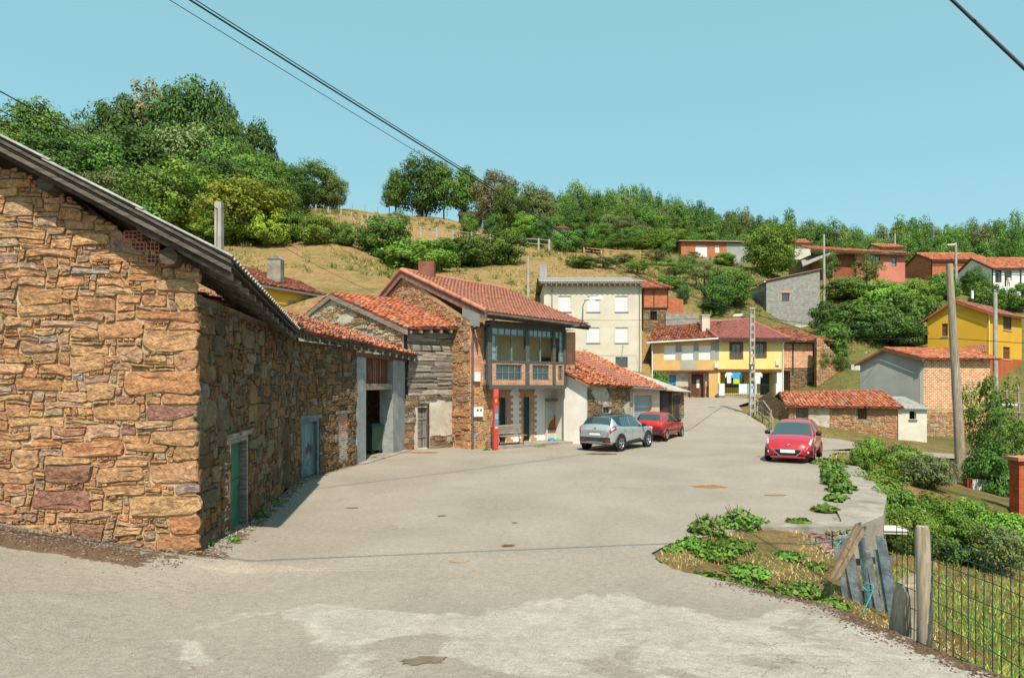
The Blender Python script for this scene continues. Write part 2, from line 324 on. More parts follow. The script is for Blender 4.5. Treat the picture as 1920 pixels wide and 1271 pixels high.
# ---------------------------------------------------------------- ground heights
TAB = [
 (-600, [(5, 1.2), (12, 1.5), (30, 4), (50, 10), (80, 22), (120, 40), (160, 50), (220, 52), (500, 40)]),
 (0, [(5, 1), (10, .6), (16, 1), (30, 3), (50, 9), (75, 20), (110, 36), (150, 46), (220, 50), (500, 40)]),
 (350, [(12, -.1), (26, .3), (40, 5), (55, 10), (75, 18.5), (100, 27), (130, 37), (160, 44), (220, 50), (500, 40)]),
 (600, [(18, -.1), (28, .2), (40, 4.5), (55, 11.5), (75, 18.3), (100, 27.5), (130, 37), (150, 42.5), (180, 44), (260, 42), (500, 36)]),
 (800, [(26, -.1), (36, 2), (50, 9), (65, 13), (85, 18), (110, 27), (135, 35.5), (155, 42), (200, 43), (260, 41), (500, 34)]),
 (1000, [(30, -.1), (42, .6), (50, 3.5), (60, 7), (75, 15), (90, 20), (110, 26), (140, 34), (180, 38), (260, 38), (500, 32)]),
 (1200, [(32, -.1), (45, .8), (58, 2.6), (66, 8), (80, 15.5), (100, 22), (115, 26), (140, 33), (180, 36), (260, 36), (500, 30)]),
 (1400, [(30, -.1), (45, .7), (58, 1.65), (64, 4), (72, 10.5), (85, 15.5), (100, 20.5), (120, 25.5), (150, 31), (200, 35), (260, 36), (500, 30)]),
 (1500, [(12, -.3), (24, -.1), (34, -.2), (40, .2), (48, .9), (58, 1.7), (66, 4.6), (75, 9.5), (85, 14), (100, 18.5), (130, 25), (170, 31), (260, 35), (500, 30)]),
 (1600, [(6, .2), (8, -.4), (10, -.6), (14, -1), (20, -.8), (30, -.3), (36, -.4), (44, 0), (52, 1.5), (60, 5.2), (70, 9), (80, 13), (95, 18.3), (130, 24), (170, 29.5), (260, 34), (500, 30)]),
 (1700, [(5, .3), (8, -.35), (14, -1), (24, -1.2), (30, -.6), (40, -.6), (48, -.5), (56, 2), (65, 6), (80, 11), (95, 17.5), (130, 24), (170, 29), (260, 34), (500, 30)]),
 (1800, [(4, .3), (8, -.5), (14, -1.2), (24, -1.35), (30, -.85), (36, -1), (48, -.6), (60, 2.5), (70, 7), (85, 13.5), (100, 18), (130, 23), (170, 28), (260, 34), (500, 30)]),
 (1920, [(4, .2), (8, -.6), (14, -1.3), (26, -1.6), (38, -1.2), (50, 0), (62, 3.5), (75, 9), (90, 15.5), (110, 19.5), (150, 26), (260, 34), (500, 30)]),
 (2600, [(4, -.1), (8, -1), (14, -2), (26, -2), (38, -1), (50, 1), (62, 5), (75, 9), (90, 14.5), (110, 19.5), (150, 26), (260, 34), (500, 30)])]
TU = [t[0] for t in TAB]
def tabz(x, y):
    y = max(y, 2.5); u = CX+FPX*x/y
    if u <= TU[0]: return interp(y, TAB[0][1])
    if u >= TU[-1]: return interp(y, TAB[-1][1])
    i = bisect_right(TU, u)-1; f = (u-TU[i])/(TU[i+1]-TU[i]); f = f*f*(3-2*f)
    return interp(y, TAB[i][1])*(1-f)+interp(y, TAB[i+1][1])*f
RISE = [(33, 0), (40, .3), (45, .85), (50, 1.3), (58, 1.72), (66, 1.9)]
def plaza(x, y):
    t = 9.2-y; z = .5*(t+math.sqrt(t*t+1.2))*.14-.012
    if y > 12: z = max(0, z-.006*(y-12))
    z += interp(y, RISE)
    z += .2*max(0, -4.25-x)*(1-sstep(10.9, 14, y))
    return z
RIGHT = [(0, 4.0), (8.3, 3.97), (9.4, 3.35), (10.5, 2.45), (11.3, 2.35), (12.1, 2.85), (13.1, 4.2), (13.72, 5.3), (13.9, 6.9), (15.1, 7.35), (17.3, 8.85), (20, 10.1), (22, 11), (25.9, 12.5), (29, 13.5), (31, 17), (34.5, 17), (36, 15.2), (39.7, 15.4), (45.5, 15.9), (50, 17), (55, 20), (56.5, 25), (60, 25)]
LEFT = [(0, -14), (10.2, -14), (10.4, -5.4), (19.8, -6.9), (25.2, -6.1), (29.2, -7.2), (32, -4), (34, 1.2), (36, 4), (44, 11), (50, 12), (60, 12.5)]
def rightx(y): return interp(y, RIGHT)
def on_plaza(x, y): return 0 < y < 60 and interp(y, LEFT) < x < rightx(y)
def ground(x, y):
    z = tabz(x, y)
    if 0 < y < 60:
        l, r = interp(y, LEFT), rightx(y)
        if l-1 < x < r+.35: z = min(z, plaza(x, y)-(.12 if y < 36 else .05))
    if y < 14 and x < 8: # the wedge of bank between ramp and parapet falls towards the gate
        k = sstep(0, 1.2, x-2.2)*sstep(8.2, 9.2, y)
        if k > 0 and x > rightx(y)-.3:
            s_ = max(0, (x-2.35)*.64-(y-11)*.77); zz = -.035-.17*s_; z = zz if x < 6 else min(z, zz)
    if 20 < y < 31 and 9 < x < 20:
        z = max(z, min(-.1, -.1-.22*(x-rightx(min(y, 29))-1.2)))
    if 12 < x < 34 and 26 < y < 38:      # bed of the side road
        zr = interp(x, [(12, -.02), (14, -.02), (17, -.25), (20, -.42), (25, -.75), (32, -1)]); k = sstep(27, 29, y)*sstep(37, 34.5, y)*sstep(12, 13, x)
        z = z*(1-k)+(zr-.07)*k
    return z
# ---------------------------------------------------------------- terrain sheet
def build_ground():
    us = list(range(-1500, 3600, 30)); ys = [1.2]
    while ys[-1] < 480: ys.append(ys[-1]*1.028+.02)
    rnd = random.Random(3)
    m = MB(); n = len(us)
    for y in ys:
        for u in us:
            x = (u-CX)/FPX*y; b = 0
            if y > 34: b = (math.sin(x*.31+y*.17)*math.sin(y*.23-x*.11)*.25+rnd.uniform(-.1, .1))*min(1, (y-34)/20)
            m.v.append((x, y, ground(x, y)+b))
    for j in range(len(ys)-1):
        for i in range(n-1):
            a = j*n+i; m.f.append([a, a+1, a+n+1, a+n])
    m.t = [(1, 1, 1)]*len(m.f); m.sm = [True]*len(m.f)
    m.build('ground', M['hill'], kind='structure')
    m = MB(); m.quad((-300, -300, .55), (300, -300, .55), (300, 1.3, .2), (-300, 1.3, .2)); m.build('ground_behind', M['hill'], kind='structure')
build_ground()
WORN = [(*G(px, py, .2).xy, r, k) for px, py, r, k in ((600, 1150, .55, .3), (700, 1185, .6, .3), (660, 1205, .5, .22), (900, 1235, .8, .28), (1060, 1150, .7, .2), (1150, 1090, .6, .24), (1010, 1210, .6, .2), (1250, 1180, .8, .15), (820, 1110, .5, -.3), (780, 1235, .35, -.3), (500, 1200, .5, -.15))]
def build_plaza():
    ys = [-6+.3*i for i in range(32)]+[3.6+.12*i for i in range(95)]+[15+.5*i for i in range(91)]; ys = [y for y in ys if y <= 58.5]
    ys = sorted(set([round(y, 2) for y in ys]+[8.3, 10.5, 13.72, 13.9]))
    N = 90; m = MB(); pt = []
    for y in ys:
        l, r = interp(y, LEFT), rightx(y)
        for i in range(N+1):
            x = l+(r-l)*i/N; j = 0
            if i == N and y < 13.5: j = random.uniform(-.05, .05)
            m.v.append((x+j, y, plaza(x, y)))
            red = .26*sstep(9.8, 8.0, y+.2*x)+.15*sstep(-1.5, 2, x)*sstep(10, 8, y)
            for bx_, by_, br_, bk_ in WORN: red += bk_*math.exp(-((x-bx_)**2+(y-by_)**2*.8)/br_**2)
            g = 0
            if x < -4 and y < 11.5: g = .62*sstep(.9, .25, abs((10.35-.142*(-5.1-x))-.3-y))*sstep(-4.9, -5.6, x)
            if y < 9.2: g = max(g, .58*sstep(.55, .1, r-x))
            if 10 < y < 26 and x < -4: g = max(g, .5*sstep(.9, .3, x-(l+.4)))
            g = max(g, .45*sstep(.5, .1, r-x) if 14 < y < 30 else 0)
            pt.append((red, g, 0, 1))
    n = N+1
    for j in range(len(ys)-1):
        for i in range(N): a = j*n+i; m.f.append([a, a+1, a+n+1, a+n])
    m.t = [(1, 1, 1)]*len(m.f); m.sm = [True]*len(m.f)
    o = m.build('road', M['asphalt'], kind='structure')
    me = o.data; me.attributes.remove(me.attributes['tint'])
    at = me.attributes.new('tint', 'FLOAT_COLOR', 'POINT'); at.data.foreach_set('color', np.array(pt, dtype=np.float32).ravel())
    # thickness of the ramp's edge
    m = MB(); m.tint = (.7, .7, .7)
    for a, b in zip(ys, ys[1:]):
        if b > 13.6: break
        p, q = rightx(a), rightx(b)
        m.quad((p+.02, a, plaza(p, a)-.004), (q+.02, b, plaza(q, b)-.004), (q+.1, b, -1.2), (p+.1, a, -1.2))
    m.build('ramp_edge', M['concrete'], kind='structure')
build_plaza()
def patch(name, c, rx, ry, col, rot=0, seed=1, matn='concrete'):
    r = random.Random(seed); m = MB(); ps = []
    for k in range(26):
        a = 2*math.pi*k/26; q = 1+r.uniform(-.22, .22); dx, dy = rx*q*math.cos(a), ry*q*math.sin(a)
        x = c.x+dx*math.cos(rot)-dy*math.sin(rot); y = c.y+dx*math.sin(rot)+dy*math.cos(rot)
        ps.append((x, y, plaza(x, y)+.006))
    m.poly(ps, col); m.build(name, M[matn], kind='structure')
def Gp(px, py):
    z = 0
    for _ in range(12): p = G(px, py, z); z = plaza(p.x, p.y)
    return p
patch('road_patch', Gp(795, 1238), .20, .12, (.62, .55, .45), .3, 1)
patch('road_patch', Gp(1330, 912), .55, .4, (1.0, .72, .45), 0, 2, 'asphalt') if 0 else None
for i, (px, py, a, b, c) in enumerate([(1330, 912, .42, .28, (.95, .68, .42)), (953, 1023, .12, .10, (.5, .3, .2)), (860, 1052, .16, .1, (1.2, .95, .75)), (660, 952, .15, .06, (.35, .3, .25)), (828, 967, .1, .06, (.45, .28, .18)), (965, 980, .07, .05, (.6, .4, .3)), (1455, 928, .3, .12, (.8, .7, .6)), (1128, 851, .62, .3, (.42, .27, .16)), (790, 848, .8, .35, (.95, .7, .48))]):
    patch('road_stain', Gp(px, py), a, b, c, 0, 10+i, 'soil' if i != 2 else 'concrete')
# side road running off to the right behind the parked car
m = MB()
sr = [(12.4, 26.6, 31.2, -.02), (14, 28.6, 34.5, -.02), (17, 29.3, 34.3, -.25), (20, 29.6, 33.0, -.42), (25, 30, 32.6, -.75), (32, 30, 32.6, -1.0)]
for (x0, a0, b0, z0), (x1, a1, b1, z1) in zip(sr, sr[1:]):
    m.add([(x0, a0, z0), (x1, a1, z1), (x1, b1, z1), (x0, b0, z0)], [(0, 1, 2, 3)], (0, 0, 0))
m.build('side_road', M['asphalt'], kind='structure')

# ---------------------------------------------------------------- masonry, tiles, openings
warp = True
def stone_mesh(fr, a, b, c, d, dep, rng, col, w0=0):
    g = rng.uniform(.002, .012); a += g; b -= g; c += g; d -= g
    mw = min(b-a, d-c)
    if mw < .02: return None
    pts = []
    for (x, y, sx, sy) in ((a, c, 1, 1), (b, c, -1, 1), (b, d, -1, -1), (a, d, 1, -1)):
        k1, k2 = rng.uniform(.04, .34)*mw, rng.uniform(.04, .30)*mw
        p, q = (x+sx*k1, y), (x, y+sy*k2)
        pts += [q, p] if (sx == 1) == (sy == 1) else [p, q]
    full = []
    for i, p in enumerate(pts):
        full.append(p); q = pts[(i+1) % 8]; L = math.hypot(q[0]-p[0], q[1]-p[1])
        if L > .16: full.append(((p[0]+q[0])/2+rng.uniform(-.012, .012), (p[1]+q[1])/2+rng.uniform(-.014, .014)))
    full = [(x+rng.uniform(-.075, .075)*mw, y+rng.uniform(-.075, .075)*mw) for x, y in full]
    cx, cy = (a+b)/2, (c+d)/2; n = len(full); tx, ty = rng.uniform(-.12, .12), rng.uniform(-.12, .12)
    def wp(x, y): n_ = mnoise.noise_vector(V((x*2.3, y*3.1, 4.7))); m_ = mnoise.noise_vector(V((x*5.5, y*7, 9.1))); return (x+.075*n_.x+.03*m_.x, y+.06*n_.y+.025*m_.y)
    if warp: full = [wp(*p) for p in full]; cx, cy = wp(cx, cy)
    vs = [fr(x, y, w0-.02) for x, y in full]
    vs += [fr(cx+(x-cx)*.98, cy+(y-cy)*.98, w0+dep*.55) for x, y in full]
    vs += [fr(cx+(x-cx)*.945, cy+(y-cy)*.92, w0+dep*.92+tx*(x-cx)*.5+ty*(y-cy)*.5+rng.uniform(-.007, .007)) for x, y in full]
    vs += [fr(cx+(x-cx)*rng.uniform(.4, .6), cy+(y-cy)*rng.uniform(.4, .6), w0+dep+tx*(x-cx)*.4+ty*(y-cy)*.4+rng.uniform(-.014, .012)) for x, y in full]
    fs = [(r*n+i, r*n+(i+1) % n, r*n+n+(i+1) % n, r*n+n+i) for r in range(3) for i in range(n)]+[tuple(range(3*n, 4*n))]
    return vs, fs, col
def rubble(fr, u0, u1, v0, v1, inside, cw=.10, ch=.075, big=60, bigw=(5, 11), bigh=(3, 6), midw=(2, 5), midh=(1, 3), dep=(.02, .06), pal=None, seed=1, quoin=None, w0=0):
    rng = random.Random(seed); nu, nv = int((u1-u0)/cw), int((v1-v0)/ch)
    free = [[inside(u0+(i+.5)*cw, v0+(j+.5)*ch) for i in range(nu)] for j in range(nv)]
    out = []
    def fits(i, j, w, h): return i+w <= nu and j+h <= nv and all(free[y][x] for y in range(j, j+h) for x in range(i, i+w))
    def put(i, j, w, h):
        for y in range(j, j+h):
            for x in range(i, i+w): free[y][x] = False
        s = stone_mesh(fr, u0+i*cw, u0+(i+w)*cw, v0+j*ch, v0+(j+h)*ch, rng.uniform(*dep), rng, pal(rng), w0)
        if s: out.append(s+(w*h,))
    if quoin:
        for side in quoin:
            j = 0; fl = True
            while j < nv:
                h = rng.randint(3, 6); w = rng.randint(7, 12) if fl else rng.randint(3, 6)
                i = nu-w if side == 'r' else 0
                if fits(i, j, w, h): put(i, j, w, h); j += h; fl = not fl
                else: j += 1
    for _ in range(big*6):
        if big <= 0: break
        w, h = rng.randint(*bigw), rng.randint(*bigh); i, j = rng.randrange(nu), rng.randrange(nv)
        if fits(i, j, w, h): put(i, j, w, h); big -= 1
    for j in range(nv):
        for i in range(nu):
            if not free[j][i]: continue
            w, h = rng.randint(*midw), rng.randint(*midh)
            while w > 1 and not fits(i, j, w, h): w -= 1
            while h > 1 and not fits(i, j, w, h): h -= 1
            if fits(i, j, w, h): put(i, j, w, h)
    return out
def lay(stones, parent, n_obj, name='stone', matn='stone'):
    stones = sorted(stones, key=lambda s: -s[3]); rest = MB()
    for k, (vs, fs, col, _) in enumerate(stones):
        if k < n_obj: MB().add(vs, fs, col).build(name, M[matn], parent)
        else: rest.add(vs, fs, col)
    if rest.f: rest.build('small_stones', M[matn], parent, kind='stuff')
def pal_warm(r):
    k = r.random(); j = r.uniform(.88, 1.14)
    c = (.55, .345, .17) if k < .42 else (.52, .295, .135) if k < .62 else (.53, .36, .205) if k < .86 else (.44, .32, .205) if k < .94 else (.36, .21, .135) if k < .975 else (.40, .35, .27)
    return tuple(x*j*r.uniform(.94, 1.06)*q for x, q in zip(c, (1.02, .97, 1.05)))
def pal_mix(r):
    k = r.random(); j = r.uniform(.72, 1.12)
    c = (.36, .23, .115) if k < .35 else (.30, .17, .08) if k < .5 else (.30, .24, .165) if k < .75 else (.21, .165, .125) if k < .9 else (.35, .31, .25)
    return tuple(x*j*r.uniform(.94, 1.06) for x in c)
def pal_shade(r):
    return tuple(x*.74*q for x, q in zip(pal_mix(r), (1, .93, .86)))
def pal_tile(r):
    k = r.random(); j = r.uniform(.75, 1.2)
    c = (.52, .17, .085) if k < .5 else (.58, .24, .13) if k < .75 else (.42, .11, .055) if k < .9 else (.40, .24, .16)
    return tuple(x*j for x in c)
def pal_tile_red(r):
    k = r.random(); j = r.uniform(.6, 1.15)
    c = (.48, .16, .085) if k < .5 else (.55, .25, .15) if k < .75 else (.30, .11, .07) if k < .9 else (.30, .2, .15)
    return tuple(x*j for x in c)
def pal_tile_brown(r):
    j = r.uniform(.88, 1.1); return tuple(x*j for x in (.40, .17, .115))
def pal_tile_mauve(r):
    j = r.uniform(.9, 1.1); return tuple(x*j for x in (.36, .135, .115))
def bil(q, s, t):
    a, b, c, d = q; return (a*(1-s)+b*s)*(1-t)+(d*(1-s)+c*s)*t
def tiles(q, nu, nv, parent, pal=pal_tile, matn='tile', r=.085, jit=.02, seed=5, singly=False, base=(.30, .10, .055), thick=.06, seg=4, name='roof_tiles'):
    """barrel tiles over the quad eave-left, eave-right, ridge-right, ridge-left"""
    rng = random.Random(seed); q = [V(p) for p in q]
    nrm = (q[1]-q[0]).cross(q[3]-q[0]).normalized()
    if nrm.z < 0: nrm = -nrm
    deck = MB(); deck.prism([p-nrm*(thick+.01) for p in q], nrm*thick, base); deck.build('roof_deck', M[matn], parent)
    all_ = MB(); cnt = 0
    for i in range(nu):
        for j in range(nv):
            s = (i+.5)/nu; t0 = j/nv; t1 = min(1.0, (j+1.18)/nv)
            p0, p1 = bil(q, s, t0), bil(q, s, t1); ax = ((bil(q, s+.5/nu, t0)-bil(q, s-.5/nu, t0))); wd = ax.length; ax.normalize()
            dn = (p0-p1).normalized()
            sh = ax*rng.uniform(-jit, jit)+dn*rng.uniform(-jit*2, jit*1.5); tw = ax*rng.uniform(-jit, jit)*.6
            vs = []
            for (p, rr, lift, o) in ((p0, wd*.46, .035+rng.uniform(0, jit*.7), sh-tw), (p1, wd*.36, .0, sh+tw)):
                for k in range(seg+1):
                    a = math.pi*k/seg; vs.append(p+o+ax*(math.cos(a)*rr)+nrm*(math.sin(a)*rr*.8+lift))
            n = seg+1; fs = [(k, k+1, n+k+1, n+k) for k in range(seg)]+[tuple(range(n-1, -1, -1))]
            col = pal(rng)
            if singly and cnt < 300: MB().add(vs, fs, col).build('tile', M[matn], parent); cnt += 1
            else: all_.add(vs, fs, col)
    if all_.f: all_.build(name, M[matn], parent, kind='stuff')
def holed(fr, u0, u1, v0, v1, holes, name, matn, parent, t=.22, tint=None, w=0, top=None):
    """a wall slab with real openings; top: extra outline points above v1 (a gable)"""
    m = MB(); us = sorted(set([u0, u1]+[h[i] for h in holes for i in (0, 1)])); vs = sorted(set([v0, v1]+[h[i] for h in holes for i in (2, 3)]))
    us = [u for u in us if u0-1e-6 <= u <= u1+1e-6]; vs = [v for v in vs if v0-1e-6 <= v <= v1+1e-6]
    for a, b in zip(us, us[1:]):
        for c, d in zip(vs, vs[1:]):
            x, y = (a+b)/2, (c+d)/2
            if any(h[0] < x < h[1] and h[2] < y < h[3] for h in holes): continue
            m.quad(fr(a, c, w), fr(b, c, w), fr(b, d, w), fr(a, d, w), tint)
    for h in holes:
        a, b, c, d = h
        m.quad(fr(a, c, w), fr(a, d, w), fr(a, d, w-t), fr(a, c, w-t), tint); m.quad(fr(b, c, w-t), fr(b, d, w-t), fr(b, d, w), fr(b, c, w), tint)
        m.quad(fr(a, d, w), fr(b, d, w), fr(b, d, w-t), fr(a, d, w-t), tint); m.quad(fr(a, c, w-t), fr(b, c, w-t), fr(b, c, w), fr(a, c, w), tint)
    m.quad(fr(u0, v0, w), fr(u0, v1, w), fr(u0, v1, w-t), fr(u0, v0, w-t), tint); m.quad(fr(u1, v0, w-t), fr(u1, v1, w-t), fr(u1, v1, w), fr(u1, v0, w), tint)
    if top: m.poly([fr(u0, v1, w)]+[fr(a, b, w) for a, b in top]+[fr(u1, v1, w)][::1], tint)
    return m.build(name, M[matn], parent)
def window(fr, h, parent, w=-.14, fw=.06, nx=1, ny=2, fm='white_frame', gm='glass', sill=None, mw=.03, name='window'):
    a, b, c, d = h
    m = MB()
    m.fbox(fr, a, a+fw, c, d, w, w+.06); m.fbox(fr, b-fw, b, c, d, w, w+.06)
    m.fbox(fr, a+fw, b-fw, c, c+fw, w, w+.06); m.fbox(fr, a+fw, b-fw, d-fw, d, w, w+.06)
    ia, ib, ic, id_ = a+fw, b-fw, c+fw, d-fw
    for i in range(1, nx): x = ia+(ib-ia)*i/nx; m.fbox(fr, x-mw/2, x+mw/2, ic, id_, w+.005, w+.05)
    for j in range(1, ny): y = ic+(id_-ic)*j/ny; m.fbox(fr, ia, ib, y-mw/2, y+mw/2, w+.007, w+.052)
    o = m.build(name, M[fm], parent)
    for i in range(nx):
        for j in range(ny):
            x0, x1 = ia+(ib-ia)*i/nx, ia+(ib-ia)*(i+1)/nx; y0, y1 = ic+(id_-ic)*j/ny, ic+(id_-ic)*(j+1)/ny
            MB().quad(fr(x0, y0, w+.02), fr(x1, y0, w+.02), fr(x1, y1, w+.02), fr(x0, y1, w+.02)).build('pane', M[gm], o)
    if sill: MB().fbox(fr, a-.06, b+.06, c-.07, c-.004, -.05, .07).build('sill', M[sill], o)
    return o
def blind(fr, h, parent, w=-.1, open_=0., nm='roller_shutter', col=(1, 1, 1)):
    a, b, c, d = h; m = MB(); y = c+(d-c)*open_; n = max(6, int((d-y)/.055))
    for k in range(n):
        y0 = y+(d-y)*k/n; y1 = y+(d-y)*(k+1)/n
        m.obox(fr(a, y0, w-.02), fr.d*(b-a), fr.n*.03, V((0, 0, (y1-y0)*.86)), col)
        m.quad(fr(a, y0+(y1-y0)*.86, w), fr(b, y0+(y1-y0)*.86, w), fr(b, y1, w), fr(a, y1, w), tuple(x*.8 for x in col))
    o = m.build(nm, M['white'], parent); return o
def door(fr, h, parent, matn, w=-.12, planks=4, frame=None, name='door', fw=.09, rail=True, handle=True):
    a, b, c, d = h; m = MB()
    if frame:
        MB().fbox(fr, a-fw, a, c, d+fw, w, .02).fbox(fr, b, b+fw, c, d+fw, w, .02).fbox(fr, a, b, d, d+fw, w, .018).build('door_frame', M[frame], parent)
    o = MB().fbox(fr, a, b, c, d, w-.05, w-.02, (.6, .6, .6)).build(name, M[matn], parent)
    r = random.Random(int(a*100)+7)
    for k in range(planks):
        x0, x1 = a+(b-a)*k/planks, a+(b-a)*(k+1)/planks; j = r.uniform(.75, 1.15)
        MB().fbox(fr, x0+.006, x1-.006, c+r.uniform(.01, .04), d-.01, w-.02, w+r.uniform(.008, .018), (j, j, j)).build('plank', M[matn], o)
    if rail:
        y = c+(d-c)*.52; MB().fbox(fr, a, b, y-.07, y+.07, w+.018, w+.035, (.9, .9, .9)).build('rail', M[matn], o)
    if handle: MB().fbox(fr, a+.07, a+.13, c+(d-c)*.5+.12, c+(d-c)*.5+.24, w+.02, w+.07).build('handle', M['iron'], o)
    return o
# ---------------------------------------------------------------- near stone barn on the left (A)
K = V((-5.09, 10.74, 0))
fA = Fr(K, (1, .142)); sA = Fr(K, (-.142, 1))
A = thing('stone_barn', K, 'near stone barn with honey coloured rubble gable and sagging grey corrugated roof', 'barn')
def rakeA(u): return 5.0-.53*u if u > -5 else 5.0+2.65+.53*(u+5)
hg = sA.rect(430, 800, 461, 1002); hg = (hg[0], hg[1], .0, hg[2]+1.98); hn = sA.rect(530, 782, 542, 893); hn = (hn[0], hn[1], 0, 2.0)
m = MB(); prof = [(-9, -.3), (.0, -.3), (.0, 4.72), (-5, 7.37), (-9, 5.25)]
m.poly([fA(u, v) for u, v in prof]); m.build('gable_wall', M['mortar'], A)
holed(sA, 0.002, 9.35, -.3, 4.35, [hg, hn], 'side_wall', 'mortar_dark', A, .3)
MB().quad(sA(0.4, -.3, -.5), sA(9.3, -.3, -.5), sA(9.3, 4.2, -.5), sA(.4, 4.2, -.5)).build('inner_wall', M['dark'], A)
def front_in(u, v): return u < .06 and v < rakeA(u)-.2-.12*math.exp(-((u+.9)/.35)**2) and v > plaza(*fA(u, 0).xy)-.12
stn = rubble(fA, -3.27, 0.055, -.15, 6.6, front_in, .095, .058, 95, (4, 9), (2, 5), (2, 5), (1, 3), (.025, .06), pal_warm, 4, 'r')
far = rubble(fA, -8.6, -3.3, -.15, 7.2, front_in, .12, .09, 40, (5, 10), (3, 6), (2, 5), (1, 3), (.03, .08), pal_warm, 9)
frame_gap = lambda u, v: not (hg[0]-.16 < u < hg[1]+.14 and v < hg[3]+.14) and not (hn[0]-.05 < u < hn[1]+.05 and v < hn[3]+.05)
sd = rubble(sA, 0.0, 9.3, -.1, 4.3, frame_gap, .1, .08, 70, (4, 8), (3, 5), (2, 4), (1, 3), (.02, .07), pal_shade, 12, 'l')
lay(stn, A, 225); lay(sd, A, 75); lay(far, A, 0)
door(sA, hg, A, 'paint_green', -.14, 4, 'wood_grey')
MB().fbox(sA, hg[0]+.2, hg[0]+.47, 1.2, 1.72, -.10, -.098, (1, 1, 1)).build('notice_paper', M['white'], A)
m = MB(); m.fbox(sA, hg[0]-.42, hg[0]-.1, .1, 1.9, .0, .035, (.95, .9, .85)); m.build('plaster_patch', M['plaster_old'], A)
m = MB()
for k in range(9): m.fbox(sA, hg[0]-.2, hg[0]-.12, .7+k*.13, .8+k*.13, .03, .05, (.55, .2, .1))
m.build('brick_jamb', M['flat'], A)
MB().fbox(sA, hg[0]-.35, hg[1]+.3, hg[3]+.1, hg[3]+.2, -.1, .06).build('lintel', M['wood_grey'], A)
door(sA, hn, A, 'wood_dark', -.18, 2, None, rail=False, handle=False)
# roof of the barn: corrugated sheets on boards, eave sinking towards the back
e0, e1 = V((-4.36, 10.36, 4.86)), V((-5.26, 16.5, 4.24)); up = V((-1, -.142, .53))
def corr(e0, e1, up, L, pitch, amp, name, parent, matn='fibre', rows=3, tint=None, th=.02):
    nrm = (e1-e0).cross(up).normalized(); nrm = nrm if nrm.z > 0 else -nrm; W = (e1-e0).length; n = int(W/pitch*6)
    for r in range(rows):
        m = MB(); vs = []; j = random.uniform(.8, 1.15)
        for side in (0, 1):
            for t in (r/rows*L, (r+1.06)/rows*L):
                for i in range(n+1):
                    s = i/n; p = e0.lerp(e1, s)+up*t; wv = math.sin(s*W/pitch*2*math.pi)*amp+ (.03*(1-(t-r/rows*L)/(L/rows)) if rows > 1 else 0)
                    vs.append(p+nrm*(wv-side*th))
        q = n+1; fs = []
        for i in range(n):
            fs += [(i, i+1, q+i+1, q+i), (2*q+i, 3*q+i, 3*q+i+1, 2*q+i+1), (i, 2*q+i, 2*q+i+1, i+1), (q+i, q+i+1, 3*q+i+1, 3*q+i)]
        fs += [(0, q, 3*q, 2*q), (n, 2*q+n, 3*q+n, q+n)]
        m.add(vs, fs, tint or (j, j, j)); m.build(name, M[matn], parent)
corr(e0, e1, up, 5.2, .177, .028, 'roof_sheet', A, rows=4, th=.012)
back = V((-1, -.142, -.53)); rt = e0+up*5.3; rb = e1+up*5.3
MB().prism([rt, rb, rb+back*4, rt+back*4], (0, 0, -.1)).build('back_roof', M['fibre'], A)
dz = V((0, 0, 1)); fo = (e0-e1).normalized()
m = MB()
m.prism([e0-dz*.10, e1-dz*.10, e1+up*5.3-dz*.10, e0+up*5.3-dz*.10], -dz*.035); m.build('roof_boarding', M['wood_dark'], A)
MB().obox(e0+fo*.02-dz*.155, up*5.3, -fo*.05, -dz*.07, (.45, .42, .4)).build('rake_board', M['wood_grey'], A)
MB().obox(e0-fo*.06-dz*.2+up*.05, up*5.2, -fo*.07, -dz*.08).build('rake_board', M['wood_dark'], A)
MB().obox(e0+fo*.025-dz*.045, up*5.3, -fo*.12, -dz*.05, (.4, .38, .36)).build('rake_board', M['wood_grey'], A)
for t in (.55, 1.5, 2.5):
    MB().obox(e0.lerp(e1, .02)+up*t-dz*.16, (e1-e0)*.98, up*.07, -dz*.09).build('batten', M['wood_dark'], A)
for k in range(12):
    p = e0.lerp(e1, (k+.5)/12); MB().obox(p-dz*.2+up*.06, up*1.4, (e1-e0).normalized()*.09, -dz*.11, (R(.7, 1.2),)*3).build('rafter', M['wood_old'], A)
for px, py, s in ((88, 345, .27), (318, 482, .30)):
    u, v = fA.uv(px, py, .25); c = fA(u, v, .3)
    MB().tube([c-fA.n*1.2, c-fA.n*.4, c], [s*.5, s*.52, s*.46], 9, (.38, .34, .3)).build('purlin', M['wood_grey'], A)
for px, py, a in ((245, 442, .1), (268, 447, 0), (258, 463, 0), (286, 462, -.1), (287, 489, .5), (280, 446, 0)):
    u, v = fA.uv(px, py, .04); m = MB(); bw, bh = .2, .14
    m.obox(fA(u-bw/2, v-bh/2, -.1), fA.d*bw+dz*a*.1, fA.n*.14, dz*bh, (.42, .15, .09))
    for i in range(3):
        for j in range(2): m.obox(fA(u-bw/2+.02+i*.06, v-bh/2+.02+j*.062+a*.05, .041), fA.d*.045, fA.n*.002, dz*.045, (.03, .015, .01))
    m.build('hollow_brick', M['flat'], A)
